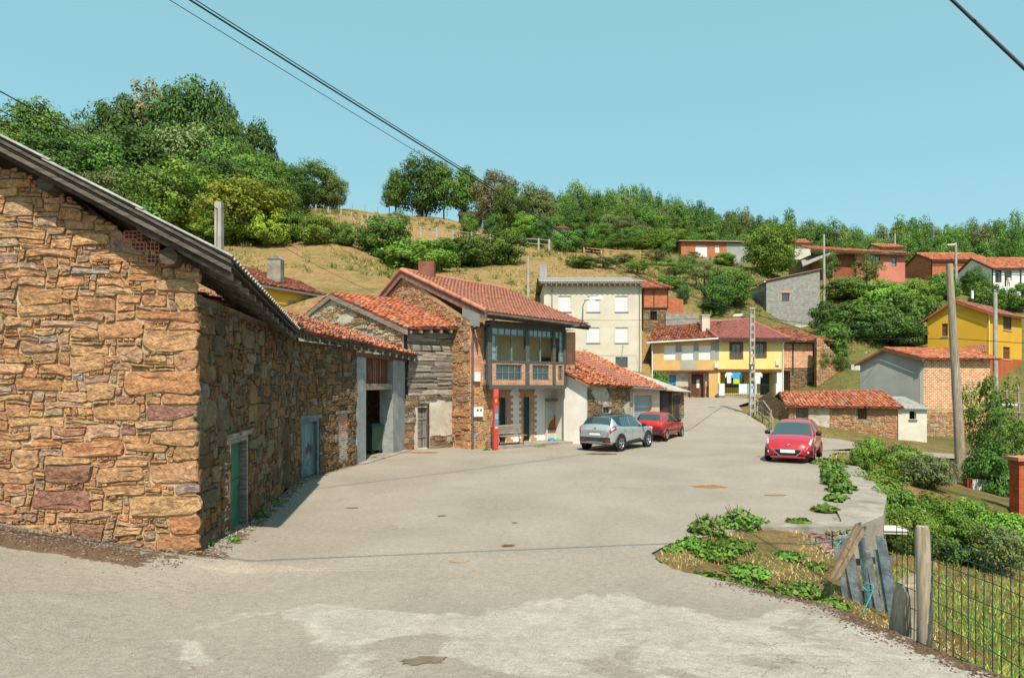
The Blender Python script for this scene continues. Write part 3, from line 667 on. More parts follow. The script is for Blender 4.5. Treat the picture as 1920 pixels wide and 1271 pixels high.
# ---------------------------------------------------------------- lower barn and gateway (B)
oB = V((-6.42, 19.95, 0)); fB = Fr(oB, V((-4.74, 29.2))-V((-6.42, 19.95)))
B = thing('stone_byre', oB, 'low stone byre with mossy red tiles, blue plank door and tall gateway', 'barn')
uL, uL2, uR, uR2 = fB.u(667), fB.u(684), fB.u(735), fB.u(757)
hb = fB.rect(567, 792, 594, 888); hb = (hb[0], hb[1], .02, hb[3]); hq = fB.rect(634, 776, 651, 862)
holed(fB, 0.03, uL, -.2, 4.2, [hb], 'wall', 'mortar_dark', B, .3)
bin_ = lambda u, v: not (hb[0]-.14 < u < hb[1]+.14 and v < hb[3]+.14) and not (hq[0] < u < hq[1] and hq[2]-.02 < v < hq[3]+.1)
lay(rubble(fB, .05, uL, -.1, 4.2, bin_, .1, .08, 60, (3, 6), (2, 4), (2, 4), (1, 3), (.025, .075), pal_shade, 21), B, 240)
door(fB, hb, B, 'paint_blue', -.1, 4, 'paint_blue', rail=False)
MB().fbox(fB, hb[0]-.2, hb[1]+.2, hb[3]+.09, hb[3]+.2, -.05, .07).build('lintel', M['paint_blue'], B)
m = MB(); y = hq[2]
while y < hq[3]-.05:
    x = hq[0]
    while x < hq[1]-.05:
        q = R(.16, .24); k = R(.8, 1.2); c = (.5*k, .27*k, .19*k) if y > hq[2]+.9 else (.46*k, .37*k, .29*k)
        m.fbox(fB, x, min(x+q, hq[1]), y, y+.055, -.02, R(.0, .03), c); x += q+.012
    y += .068
m.build('brick_infill', M['flat'], B)
MB().fbox(fB, hq[0]-.3, hq[1]+.25, hq[3]+.0, hq[3]+.1, -.05, .08).build('lintel', M['wood_old'], B)
# gateway
JD = .1
while CX+FPX*fB(uR, 0, -JD).x/fB(uR, 0, -JD).y > 712: JD += .02
for a, b in ((uL, uL2), (uR, uR2)):
    MB().fbox(fB, a, b, -.2, 4.05, -JD, .05).build('gate_pier', M['plaster_blue'], B)
MB().quad(fB(uL, 0, -4), fB(uR2+2, 0, -4), fB(uR2+2, 4, -4), fB(uL, 4, -4)).quad(fB(uL2-.02, -.1, -JD), fB(uL2-.02, 4, -JD), fB(uL2-.02, 4, -4), fB(uL2-.02, -.1, -4)).quad(fB(uR+1.5, -.1, -JD), fB(uR+1.5, 4, -JD), fB(uR+1.5, 4, -4), fB(uR+1.5, -.1, -4)).quad(fB(uL, 3.95, 0), fB(uR2+2, 3.95, 0), fB(uR2+2, 3.95, -4), fB(uL, 3.95, -4)).build('gate_room', M['rubble'], B)
MB().fbox(fB, uL, uR2, .0, .035, -4, .35).build('threshold', M['concrete'], B)
_, vb = fB.uv(690, 731); _, vt = fB.uv(690, 719)
MB().fbox(fB, uL2, uR, vb, vt, -.25, .0).build('beam', M['wood_bench'], B)
MB().fbox(fB, uL2+.0, uR, vt, 4.05, -.45, -.4).build('vent_back', M['dark'], B)
for k in range(15):
    x = uL2+.05+(uR-uL2-.1)*k/15; MB().fbox(fB, x, x+.12, vt+.001, 3.9, -.2, -.14, (R(.7, 1.5),)*3).build('slat', M['wood_brown'], B)
MB().fbox(fB, uL-.2, uR2+.2, 3.9, 4.06, -.3, .1).build('eave_beam', M['wood_brown'], B)
pe = [V((-5.22, 15.7, 4.32)), V((-5.95, 20.2, 4.42)), V((-5.25, 25.1, 4.36)), V((-4.15, 29.4, 4.16))]
pr = [V((-9.5, 16.2, 5.6)), V((-10, 21, 5.85)), V((-9.2, 26.2, 5.75)), V((-8.2, 30.6, 5.55))]
for k, (nu, pl, mt) in enumerate(((21, pal_tile_red, 'tile_dirty'), (23, pal_tile_red, 'tile_dirty'), (22, pal_tile, 'tile'))):
    tiles([pe[k], pe[k+1], pr[k+1], pr[k]], nu, 12, B, pl, mt, jit=.035, seed=30+k, base=(.2, .08, .05))
    MB().prism([pe[k]-dz*.09, pe[k+1]-dz*.09, pr[k+1]-dz*.09, pr[k]-dz*.09], -dz*.05).build('roof_boarding', M['wood_dark'], B)
    for i in range(7):
        p = pe[k].lerp(pe[k+1], (i+.4)/7); MB().obox(p-dz*.15, (pr[k]-pe[k])*.4, (pe[k+1]-pe[k]).normalized()*.1, -dz*.12, (R(.7, 1.2),)*3).build('rafter', M['wood_old'], B)
# green wheeled bin standing in the gateway
bx = thing('wheeled_bin', fB(fB.u(697, -.75), .04, -.75), 'dark green wheeled rubbish bin inside the gateway', 'bin', rz=math.atan2(fB.d.y, fB.d.x)-.3)
ORG[bx] = V((0, 0, 0))
m = MB(); bt = [(-.36, -.32), (.36, -.32), (.36, .32), (-.36, .32)]
m.add([(x*.82, y*.82, .14) for x, y in bt]+[(x, y, 1.12) for x, y in bt], [(0, 1, 5, 4), (1, 2, 6, 5), (2, 3, 7, 6), (3, 0, 4, 7), (3, 2, 1, 0)]); m.box(-.4, .4, -.36, .36, 1.06, 1.12); m.build('bin_body', M['plastic_green'], bx)
MB().add([(-.4, -.36, 1.13), (.4, -.36, 1.13), (.4, .36, 1.13), (-.4, .36, 1.13), (-.3, -.25, 1.25), (.3, -.25, 1.25), (.3, .25, 1.25), (-.3, .25, 1.25)], [(0, 1, 5, 4), (1, 2, 6, 5), (2, 3, 7, 6), (3, 0, 4, 7), (4, 5, 6, 7)]).build('lid', M['plastic_green'], bx)
for x in (-.28, .28):
    for y in (-.24, .24): MB().lathe([(.0, -.03), (.1, -.03), (.1, .03), (0, .03)], (x, y, .1), 'y', 12).build('wheel', M['tyre'], bx)
# ---------------------------------------------------------------- tall barn with weathered planks (D)
oD = V((-4.74, 29.2, .05)); fD = Fr(oD, (.787, .617))
D = thing('plank_barn', oD, 'barn with weathered grey planks above stained plaster and orange tiled roof', 'barn')
gp, gl = V((-8.9, 32.8, 7.2)), V((-10.96, 34.7, 6.3)); fG = Fr(oD, oD-gl)
ug, ul = -(gp.xy-oD.xy).length, -(gl.xy-oD.xy).length
hd = fD.rect(783, 764, 801, 841); hd = (hd[0], hd[1], .05, hd[3])
holed(fD, 0, 2.95, -.2, 2.42, [hd], 'wall', 'plaster_old', D, .35)
MB().fbox(fD, 0, 2.95, 2.42, 5.35, -.3, -.06).build('upper_wall', M['wood_dark'], D)
MB().poly([fG(0, 0), fG(0, 5.35), fG(ug, gp.z-.1), fG(ul, gl.z-.1), fG(ul, 0)]).build('gable_wall', M['plaster_old'], D)
rkD = lambda u: 5.3+(gp.z-5.5)*(u/ug) if u > ug else gp.z-.2-(gp.z-gl.z)*((u-ug)/(ul-ug))
lay(rubble(fG, ul, 0, 3.2, 7.2, lambda u, v: v < rkD(u)-.1 and math.sin(u*2.1+v*3.3)+math.sin(v*5-u*1.3) > -.75, .13, .085, 30, (3, 6), (2, 3), (2, 4), (1, 2), (.03, .08), lambda r: tuple(x*r.uniform(.8, 1.15) for x in ((.58, .48, .34) if r.random() < .6 else (.42, .28, .15))), 33), D, 150)
lay(rubble(fD, 0, 2.9, -.1, 2.4, lambda u, v: (u < .75 or v < .55 and u > hd[1] or u > 2.6 or v > 2.2) and not (hd[0]-.1 < u < hd[1]+.1 and v < hd[3]+.1), .11, .085, 20, (3, 5), (2, 4), (2, 4), (1, 3), (.03, .08), pal_mix, 34), D, 90)
MB().fbox(fD, hd[0], hd[1], 0, hd[3], -.6, -.4).build('doorway_dark', M['dark'], D)
for k in range(6):
    x = hd[0]+(hd[1]-hd[0])*k/5.5; MB().fbox(fD, x, x+.06, .05, hd[3], -.18, -.14, (R(.6, 1.2),)*3).build('grille_bar', M['wood_old'], D)
for y in (.5, 1.3): MB().fbox(fD, hd[0], hd[1], y, y+.07, -.14, -.11).build('grille_rail', M['wood_old'], D)
MB().fbox(fD, hd[1], hd[1]+.1, .05, hd[3]+.08, -.2, .03).fbox(fD, hd[0]-.08, hd[1]+.1, hd[3]+.08, hd[3]+.2, -.2, .03).build('door_frame', M['wood_dark'], D)
rg = random.Random(5); y = 2.4
while y < 5.2:
    h = rg.uniform(.09, .2); x = .12+rg.uniform(0, .1)
    while x < 2.75:
        L = rg.uniform(.7, 1.9); x1 = min(2.84, x+L); t = rg.uniform(-.05, .05); k = rg.uniform(.6, 1.35)
        if x1-x > .2: MB().obox(fD(x, y, -.05), fD.d*(x1-x)+dz*t, fD.n*rg.uniform(.06, .13), dz*h*.92+fD.n*rg.uniform(-.03, .03), (k, k*.98, k*.95)).build('plank', M['wood_grey'], D)
        x = x1+rg.uniform(.01, .03)
    y += h
evl, evr = fD(.0, 5.32, .5), fD(3.0, 5.5, .5); rdl, rdr = gp+V((-.03, -.06, .18)), gp+fD.d*4.2+V((0, 0, .12))
evl = evl+V((-.1, .0, 0)); tiles([evl, evr, rdr, rdl], 15, 19, D, pal_tile, 'tile', jit=.035, seed=40)
gl2 = gl+V((-.45, .35, -.1)); tiles([gl2+fD.d*4.2, gl2, rdl, rdr], 15, 9, D, pal_tile, 'tile', jit=.03, seed=41)
for a, b in ((evl, rdl), (gl2, rdl)):
    MB().obox(a-dz*.1-fD.d*.02, b-a, fD.d*.05, -dz*.2).build('rake_board', M['wood_grey'], D)
for k in range(6): MB().obox(evl.lerp(evr, (k+.3)/6)-dz*.12, (rdl-evl)*.2, fD.d*.1, -dz*.12).build('rafter', M['wood_old'], D)
# ---------------------------------------------------------------- gallery house (E)
oE = V((-1.88, 29.7, .02)); fE = Fr(oE, (.787, .617)); gE = Fr(oE, (.617, -.787))
E = thing('gallery_house', oE, 'stone and brick house with dark green glazed wooden gallery over recessed doors', 'house')
ZF = 2.82; w1 = .5; wr = -.75
ug0, ug1 = fE.u(918, w1), fE.u(1060, w1); ul1 = fE.u(926, 0); uE = 6.35
MB().poly([gE(0, -.2), gE(0, 5.75), gE(-6, 8.45), gE(-9.5, 7.0), gE(-9.5, -.2)]).build('gable_wall', M['mortar'], E)
rkE = lambda u: 5.75-.45*u if u > -6 else 8.45+.41*(u+6)
lay(rubble(gE, -7.2, 0.0, -.05, 8.2, lambda u, v: v < rkE(u)-.15 and (u > -1.6 or v > 4.8), .12, .09, 40, (4, 7), (3, 5), (2, 4), (1, 3), (.03, .07), pal_warm, 51, 'r'), E, 130)
holed(fE, 0, ul1, -.2, ZF, [], 'wall', 'mortar', E, .7)
lay(rubble(fE, .0, ul1, -.05, ZF-.05, lambda u, v: True, .12, .1, 14, (3, 5), (3, 4), (2, 4), (2, 3), (.02, .05), pal_warm, 52), E, 60)
MB().fbox(fE, 0, ug0, ZF, 5.7, -.3, .0).build('brick_wall', M['brick'], E)
up1 = fE.u(1062, .12); MB().fbox(fE, up1, uE, ZF, 5.5, -.1, .12).build('brick_pier', M['brick'], E); MB().fbox(fE, up1-.02, uE, -.1, ZF, wr, .02).build('return_wall', M['plaster_white'], E)
MB().quad(fE(up1, ZF, -1.0), fE(up1, 5.6, -1.0), fE(up1, 5.6, .1), fE(up1, ZF, .1)).build('room_side_wall', M['plaster_old'], E)
# recessed ground floor
d1 = fE.rect(936, 745, 950, 800, wr); d1 = (d1[0], d1[1], .1, d1[3]); d2 = fE.rect(981, 744, 995, 822, wr); d2 = (d2[0], d2[1], .1, d2[3])
holed(fE, ul1, fE.u(1066, wr), -.1, ZF, [d1, d2], 'ground_floor_wall', 'plaster_white', E, .25, None, wr)
MB().fbox(fE, ul1, ug1, -.1, .95, wr, wr+.012, (.62, .61, .6)).build('plinth', M['plaster_grey'], E) if 0 else None
for d in (d1, d2):
    q = d[1]-d[0]
    door(fE, d, E, 'paint_teal', wr-.12, 2, None, rail=False)
    for sd_ in (0, 1):
        jm = MB(); y = .1; k = 0
        while y < d[3]-.02:
            ex = .12 if k % 2 else .26
            a, b = (d[1], d[1]+ex+.12) if sd_ else (d[0]-ex, d[0])
            jm.fbox(fE, a, b, y, y+.149, wr, wr+.02); y += .15; k += 1
        jm.build('brick_jamb', M['brick'], E)
    MB().prism([fE(d[0]-.1, d[3], wr+.025), fE(d[1]+.1, d[3], wr+.025), fE(d[1]+.3, d[3]+.36, wr+.025), fE(d[0]-.3, d[3]+.36, wr+.025)], fE.n*-.02).build('brick_arch', M['brick'], E)
MB().fbox(fE, ul1-.3, uE, -.25, .11, wr, .75).build('pavement_slab', M['concrete'], E)
# notice board niche
nb = fE.rect(1026, 752, 1055, 826, wr+.1)
MB().fbox(fE, nb[0], nb[1], nb[2]+.1, nb[3], wr, wr+.05, (.75, .72, .66)).build('notice_back', M['plaster_white'], E)
MB().fbox(fE, nb[0]-.08, nb[1]+.08, nb[3], nb[3]+.1, wr, wr+.28).build('notice_roof', M['wood_old'], E)
for x in (nb[0]-.07, nb[1]): MB().fbox(fE, x, x+.07, .1, nb[3], wr, wr+.14, (.8, .75, .7)).build('notice_post', M['plaster_white'], E)
yb = nb[2]+(nb[3]-nb[2])*.28; MB().fbox(fE, nb[0], nb[1], yb, yb+.07, wr, wr+.14).build('notice_ledge', M['wood_brown'], E)
pm = [(0, 0), (.75, 0), (.8, .25), (.6, .35), (.68, .75), (.5, .8), (.42, .5), (.25, .45), (.12, .25)]
MB().prism([fE(nb[0]+.08+x*.9, yb+.08+y*.9, wr+.055) for x, y in pm], fE.n*.015, (.42, .13, .03)).build('rusty_map', M['flat'], E)
MB().fbox(fE, nb[1]-.35, nb[1]-.08, yb+1.0, yb+1.4, wr+.05, wr+.056).build('notice_paper', M['white'], E)
MB().fbox(fE, nb[0]+.12, nb[0]+.45, yb+.75, yb+1.1, wr+.05, wr+.056, (.6, .8, .75)).build('notice_paper', M['white'], E)
# gallery
MB().fbox(fE, ug0-.05, ug1, ZF-.14, ZF+.04, wr+.02, w1+.08).build('gallery_sill_beam', M['gallery'], E)
MB().fbox(fE, ug0, ug1, 5.42, 5.75, w1-.35, w1+.02).build('gallery_head_beam', M['gallery'], E)
MB().quad(fE(ug0-.0, ZF, -1.0), fE(uE, ZF, -1.0), fE(uE, 5.7, -1.0), fE(ug0, 5.7, -1.0)).build('room_wall', mat('room_wall', (.78, .62, .36), None, 1, .9), E)
MB().quad(fE(ug0, ZF+.045, -1.0), fE(uE, ZF+.045, -1.0), fE(uE, ZF+.045, w1-.1), fE(ug0, ZF+.045, w1-.1)).quad(fE(ug0, ZF, -1.0), fE(ug0, 5.7, -1.0), fE(ug0, 5.7, -.3), fE(ug0, ZF, -.3)).build('room_floor', M['wood_bench'], E)
MB().quad(fE(ug0, 5.6, -1.0), fE(uE, 5.6, -1.0), fE(uE, 5.6, w1-.3), fE(ug0, 5.6, w1-.3)).build('room_ceiling', M['wood_brown'], E)
MB().fbox(fE, fE.u(1002), fE.u(1010), ZF+.9, ZF+1.5, -1.2, -1.15).fbox(fE, fE.u(1006)-.02, fE.u(1006)+.03, ZF, ZF+.9, -1.2, -1.15).build('screen_on_stand', M['black'], E)
def ev(py, px): return fE.uv(px, py, w1)[1]
zs = ev(677, 950); zl0, zl1 = ev(713, 950), ev(683, 950); zt0, zt1 = ev(629, 950), ev(608, 950)
posts = [(914, 922), (985, 992), (1036, 1041)]
for a, b in posts: MB().fbox(fE, fE.u(a, w1), fE.u(b, w1), ZF+.04, 5.45, w1-.12, w1+.04).build('post', M['gallery'], E)
MB().fbox(fE, ug1-.1, ug1+.02, ZF+.04, 5.45, w1-.12, w1+.03).build('post', M['gallery'], E)
bays = [(922, 985, 5), (992, 1036, 5), (1041, 1058, 2)]
def panes(h, nx, ny, par=E, w=w1-.1, gm='glass_pale'): window(fE, h, par, w, .05, nx, ny, 'muntin', gm, None, .035, 'glazed_window')
for bi, (a, b, n) in enumerate(bays):
    ua, ub = fE.u(a, w1), fE.u(b, w1); lw = [(930, 979, 4), (998, 1030, 3), (1047, 1055, 2)][bi]
    h = (fE.u(lw[0], w1), fE.u(lw[1], w1), zl0, zl1)
    holed(fE, ua, ub, ZF+.04, zs-.06, [h], 'brick_spandrel', 'brick', E, .1, None, w1)
    panes(h, lw[2], 2, gm='glass')
    MB().fbox(fE, ua, ub, zs-.06, zs+.03, w1-.12, w1+.03).build('rail', M['gallery'], E)
    if bi < 2:
        panes((ua, ub, zt0, zt1), n, 1)
        um = (ua+ub)/2+(.2 if bi == 0 else 0); MB().fbox(fE, um-.035, um+.035, zs+.03, zt0, w1-.1, w1-.04).build('mullion', M['muntin'], E)
        if bi == 0: panes((ua, fE.u(933, w1), zs+.03, zt0), 1, 3)
    else:
        um = (ua+ub)/2; panes((um, ub, zs+.03, zt1), 1, 5); panes((ua, um, zt0, zt1), 1, 1)
# left return of the gallery
fR = Fr(fE(ug0, 0, w1), -fE.n); fR.d = fE.n.copy()*-1; fR.n = -fE.d
fR2 = Fr(fE(ug0, 0, 0), fE.n); fR2.n = -fE.d
holed(fR2, 0, w1-.1, ZF, 5.6, [(.06, w1-.14, zl0, zl1), (.06, w1-.14, zs, zt1)], 'brick_return', 'brick', E, .08)
window(fR2, (.06, w1-.14, zl0, zl1), E, -.06, .03, 1, 2, 'muntin', 'glass', name='glazed_window'); window(fR2, (.06, w1-.14, zs, zt1), E, -.06, .03, 1, 4, 'muntin', 'glass', name='glazed_window')
# roof
q0, q1 = fE(.15, 6.02, 1.05), fE(6.35, 5.82, 1.05); q2, q3 = fE(6.5, 8.35, -6), fE(-.15, 8.72, -6); qb0, qb1 = fE(-.1, 7.1, -9.6), fE(6.4, 6.9, -9.6)
tiles([q0, q1, q2, q3], 31, 24, E, pal_tile_brown, 'tile', jit=.004, seed=50, base=(.26, .11, .075))
tiles([qb1, qb0, q3, q2], 31, 12, E, pal_tile_brown, 'tile', jit=.004, seed=51, base=(.26, .11, .075))
MB().tube([q3+dz*.06, q3.lerp(q2, .5)+dz*.05, q2+dz*.06], .12, 8, (.45, .19, .13)).build('ridge_cap', M['tile'], E)
MB().tube([q0+dz*.06, q3+dz*.06], .11, 8, (.5, .22, .14)).build('verge_cap', M['tile'], E)
MB().tube([qb0+dz*.06, q3+dz*.06], .11, 8, (.5, .22, .14)).build('verge_cap', M['tile'], E)
MB().obox(q0-fE.d*.03-dz*.08, q3-q0, fE.d*.05, -dz*.26).obox(qb0-fE.d*.03-dz*.08, q3-qb0, fE.d*.05, -dz*.26).build('rake_board', mat('rake_red', (.22, .11, .085), (.3, .2, .16), 4, .85, .3), E)
MB().prism([q0-dz*.09, q1-dz*.09, q2-dz*.09, q3-dz*.09], -dz*.07).build('soffit', M['wood_dark'], E)
MB().obox(q0-dz*.10, q1-q0, fE.n*.03, -dz*.16).build('fascia', M['wood_dark'], E)
MB().tube([q0+fE.n*.09-dz*.08, q1+fE.n*.09-dz*.1], .065, 8).build('gutter', M['pipe'], E)
MB().poly([gE(.75, 5.4), gE(.75, 5.95), gE(-.6, 6.35), gE(-.6, 5.6)]).build('plaster_corner', M['plaster_grey'], E)
pc = fE(.08, 5.7, .12)
MB().tube([q0+fE.n*.05+fE.d*.5-dz*.1, fE(.6, 5.65, .9), fE(.1, 5.35, .14), fE(.08, 4.9, .1), fE(.08, .0, .1)], .05, 8).build('drainpipe', M['pipe'], E)
cp = q3+fE.d*1.35+fE.n*.3; MB().obox(cp+V((-.4, -.4, -.8)), (.8, 0, 0), (0, .8, 0), (0, 0, 1.35), (.75, .62, .55)).build('chimney', mat('chimney_red', (.34, .17, .13), (.26, .12, .09), 3, .9, .2), E)
for px, py, a, b in ((893, 706, .3, .42), (895, 772, .5, .42)):
    u, v = fE.uv(px, py, .05); MB().fbox(fE, u-a/2, u+a/2, v-b/2, v+b/2, .02, .16).build('meter_box', M['white'], E)
u, v = fE.uv(895, 770, .05)
for k in (-.1, .08): MB().fbox(fE, u+k, u+k+.09, v-.02, v+.08, .16, .163).build('meter_window', M['glass'], E)
# street lamp fixed to the corner of the gallery house
lp = fE(6.3, 5.4, 1.0); la = P(1092, 606, 31.8)
L1 = thing('wall_street_lamp', la, 'curved grey street lamp fixed to the eave corner of the gallery house', 'street lamp')
MB().tube([la+V((-.6, .3, -.1)), la+V((-.15, .1, -.12)), la+V((.0, 0, .1)), la+V((.02, 0, .8)), la+V((.12, 0, 1.08)), la+V((.4, 0, 1.15))], .035, 7).build('arm', M['metal'], L1)
MB().add([la+V(p) for p in ((.3, -.12, 1.1), (.95, -.14, 1.14), (.95, .14, 1.14), (.3, .12, 1.1), (.35, -.08, 1.24), (.85, -.09, 1.28), (.85, .09, 1.28), (.35, .08, 1.24))], [(3, 2, 1, 0), (4, 5, 6, 7), (0, 1, 5, 4), (1, 2, 6, 5), (2, 3, 7, 6), (3, 0, 4, 7)]).build('lamp_head', M['metal'], L1)
MB().lathe([(.0, -.08), (.1, -.06), (.14, 0)], la+V((.72, 0, 1.13)), 'z', 12).build('lamp_glass', M['white'], L1)
# ---------------------------------------------------------------- white-gabled garage row (F) and sheds (G)
oF = V((3.6, 32.1, 0)); fF = Fr(oF, (.56, .83)); gF = Fr(oF, (.81, -.59))
Fh = thing('garage_building', oF, 'low building with white side wall, flaking stone front and roller shutter garage', 'garage')
uF = 9.3; ga, gb = fF.u(1189), fF.u(1222)
wn = fF.rect(1131, 763, 1144, 775); hs_ = (ga, gb, .0, 2.25)
uw = gF.u(1057); MB().poly([gF(0, -.2), gF(0, 2.85), gF(uw, 3.42), gF(uw, -.2)]).build('white_wall', M['plaster_white'], Fh)
ust = fF.u(1188)-.05
holed(fF, 0.02, ust-.3, -.2, 2.8, [wn], 'stone_front', 'plaster_old', Fh, .3)
lay(rubble(fF, .1, ust-.35, -.1, 2.7, lambda u, v: not (wn[0]-.1 < u < wn[1]+.1 and wn[2]-.1 < v < wn[3]+.1) and math.sin(u*1.7+2)+math.sin(v*4+u) > -.55, .12, .09, 20, (3, 5), (2, 4), (2, 4), (1, 2), (.02, .06), pal_mix, 61), Fh, 110)
window(fF, wn, Fh, -.15, .05, 2, 1, 'wood_old', 'glass')
MB().fbox(fF, wn[0]-.12, wn[1]+.12, wn[3], wn[3]+.14, -.1, .05).build('lintel', M['concrete'], Fh)
holed(fF, ust-.3, uF, -.2, 2.75, [hs_], 'garage_front', mat('salmon', (.62, .47, .36), None, 1, .9, .1).name, Fh, .2) if 0 else None
M['salmon'] = mat('salmon', (.60, .47, .37), (.52, .4, .31), 1, .9, .1)
holed(fF, ust-.3, uF, -.2, 2.72, [hs_], 'garage_front', 'salmon', Fh, .2, None, .01)
m = MB()
for k in range(22):
    y0 = 2.25*k/22; m.add([fF(ga, y0, -.12), fF(gb, y0, -.12), fF(gb, y0+.05, -.085), fF(ga, y0+.05, -.085), fF(gb, y0+.102, -.12), fF(ga, y0+.102, -.12)], [(0, 1, 2, 3), (3, 2, 4, 5)])
m.build('roller_shutter', M['shutter'], Fh)
rF0, rF1 = V((.28, 34.3, 4.85)), V((.28+.56*8.2, 34.3+.83*8.2, 4.75))
eF0, eF1 = fF(-.35, 2.88, .35), fF(9.45, 2.6, .35)
sp = [0, .47, .74, 1]
for k, (pl, mt, j) in enumerate(((pal_tile, 'tile_dirty', .04), (pal_tile_brown, 'tile', .004), (pal_tile, 'tile', .04))):
    if k == 1: pass
    a, b = sp[k], sp[k+1]; tiles([eF0.lerp(eF1, a), eF0.lerp(eF1, b), rF0.lerp(rF1, b), rF0.lerp(rF1, a)], [20, 12, 11][k], 17, Fh, pl, mt, jit=j, seed=60+k)
MB().tube([rF0, rF1], .13, 8, (.5, .18, .1)).build('ridge_cap', M['tile'], Fh)
MB().tube([eF0.lerp(eF1, .5)+fF.n*.06-dz*.04, eF1+fF.n*.06-dz*.04], .06, 8).build('gutter', M['metal'], Fh)
MB().tube([fF(ust-.15, 2.65, .3), fF(ust-.15, 2.4, .08), fF(ust-.15, 0, .08)], .045, 8, (.9, .9, .9)).build('drainpipe', M['white'], Fh)
MB().quad(fF(uF, -.1, 0), fF(uF, 2.7, 0), fF(uF, 4.5, -4), fF(uF, -.1, -4)).build('end_wall', M['rubble'], Fh)
MB().tube([P(1165, 674, 40), P(1168, 646, 40)], .02, 5).tube([P(1163, 650, 40), P(1172, 652, 40)], .012, 4).build('aerial', M['metal'], Fh)
Gs = thing('plank_shed', fF(uF+.1, .4), 'low shed with black vertical boards and grey corrugated roof beside the garage', 'shed')
ue = fF.u(1285); zg = .75
holed(fF, uF+.05, ue, .1, 2.35, [], 'wall', 'rubble', Gs, .3, None, -.1)
x = uF+.15; xe = fF.u(1262)
while x < xe:
    MB().fbox(fF, x, x+.2, .3, 2.4, -.1, R(-.08, -.05), (R(.4, 1.3),)*3).build('board', M['wood_dark'], Gs); x += .215
door(fF, (fF.u(1265), fF.u(1275), .6, 2.15), Gs, 'wood_dark', -.06, 3, None, rail=False, handle=False)
lay(rubble(fF, fF.u(1276), ue, .5, 2.3, lambda u, v: True, .14, .1, 8, (3, 5), (2, 3), (2, 4), (1, 3), (.02, .06), pal_mix, 66, w0=-.1), Gs, 60)
gA, gB_ = fF(uF-.1, 2.5, .3), fF(ue+.25, 2.36, .3)
corr(gA, gB_, V((-.83*4, .56*4, 1.35))/4, 4.2, .177, .025, 'roof_sheet', Gs, rows=2, tint=(1.15, 1.15, 1.15))
MB().poly([fF(ue, .3, -.1), fF(ue, 2.35, -.1), fF(ue, 3.5, -4), fF(ue, .3, -4)]).build('end_wall', M['rubble'], Gs)
MB().obox(fF(uF-.05, 2.48, .38), fF.d*1.2, -fF.n*.8+dz*.25, dz*.05, (.6, .18, .08)).build('eave_tiles', M['tile'], Gs)
# ---------------------------------------------------------------- village houses behind
def walls(T, fr, L, dep, z0, z1, matn, holes=(), rise=0., name='wall', sides=None, tint=None, sideholes=()):
    """front wall with openings, two end walls (gabled when rise > 0) and the back"""
    holed(fr, 0, L, z0, z1, list(holes), name, matn, T, .22, tint)
    sm_ = M[sides or matn]
    for u, nm in ((0, 1), (L, 0)):
        MB().poly([fr(u, z0, -.001), fr(u, z1, -.001), fr(u, z1+rise, -dep/2), fr(u, z1, -dep), fr(u, z0, -dep)], tint).build('end_wall', sm_, T)
    MB().quad(fr(0, z0, -dep), fr(L, z0, -dep), fr(L, z1, -dep), fr(0, z1, -dep), tint).build('back_wall', sm_, T)
    MB().quad(fr(0, z0, -.3), fr(L, z0, -.3), fr(L, z1, -.3), fr(0, z1, -.3)).build('inner_wall', M['dark'], T)
def gable(T, fr, L, dep, z1, rise, nu, nv, pal, matn='tile', o=.4, jit=.02, seed=1, og=.25, base=(.26, .09, .055)):
    k = rise/(dep/2); a, b = fr(-og, z1-k*o, o), fr(L+og, z1-k*o, o); c, d = fr(L+og, z1+rise, -dep/2), fr(-og, z1+rise, -dep/2)
    e, f = fr(-og, z1-k*o, -dep-o), fr(L+og, z1-k*o, -dep-o); up = dz*.1; q = [p+up for p in (a, b, c, d)]
    tiles(q, nu, nv, T, pal, matn, jit=jit, seed=seed, base=base)
    MB().prism([p+up for p in (f, e, d, c)], dz*.05, base).build('back_roof', M[matn], T)
    MB().tube([q[3]+dz*.04, q[2]+dz*.04], .11, 7, pal(random)).build('ridge_cap', M[matn], T)
    MB().obox(q[0]-dz*.1, q[1]-q[0], fr.n*.04, -dz*.14).build('fascia', M['wood_dark'], T)
    for s in (q[0], q[1]-fr.d*.05): MB().obox(s-dz*.08, (d-a), fr.d*.05, -dz*.14).build('rake_board', M['wood_dark'], T)
    return q
# beige block (H)
H0 = V(((1020-CX)/FPX*60, 60, 2.2)); fH = Fr(H0, (1, 0)); LH = 8.78
Hh = thing('beige_house', H0, 'three storey beige rendered house with white shutters and grey corrugated roof', 'house')
hl = [fH.rect(a, y0, a+23, y1) for (y0, y1) in ((555, 584), (614, 642)) for a in (1047, 1101, 1154)]
h3 = fH.rect(1154, 669, 1177, 689)
walls(Hh, fH, LH, 12, 1.5, 12.0, 'plaster_beige', hl+[h3])
for k, h in enumerate(hl):
    blind(fH, h, Hh, -.09, 0 if k != 1 else .0); MB().fbox(fH, h[0]-.08, h[1]+.08, h[2]-.09, h[2]-.003, -.1, .06).build('sill', M['plaster_grey'], Hh)
window(fH, h3, Hh, -.12, .07, 2, 1, 'wood_brown', 'glass')
hc0, hc1 = fH(-.4, 12.0, .6), fH(LH+.25, 12.0, .6)
corr(hc0, hc1, V((0, 1, .22)), 6.6, .22, .03, 'roof_sheet', Hh, rows=2)
MB().prism([fH(-.4, 11.96, .6), fH(LH+.25, 11.96, .6), fH(LH+.25, 13.3, -6), fH(-.4, 13.3, -6)], -dz*.1).build('roof_deck', M['wood_old'], Hh)
MB().prism([fH(-.4, 13.4, -6), fH(LH+.25, 13.4, -6), fH(LH+.25, 12, -12.5), fH(-.4, 12, -12.5)], -dz*.08).build('back_roof', M['fibre'], Hh)
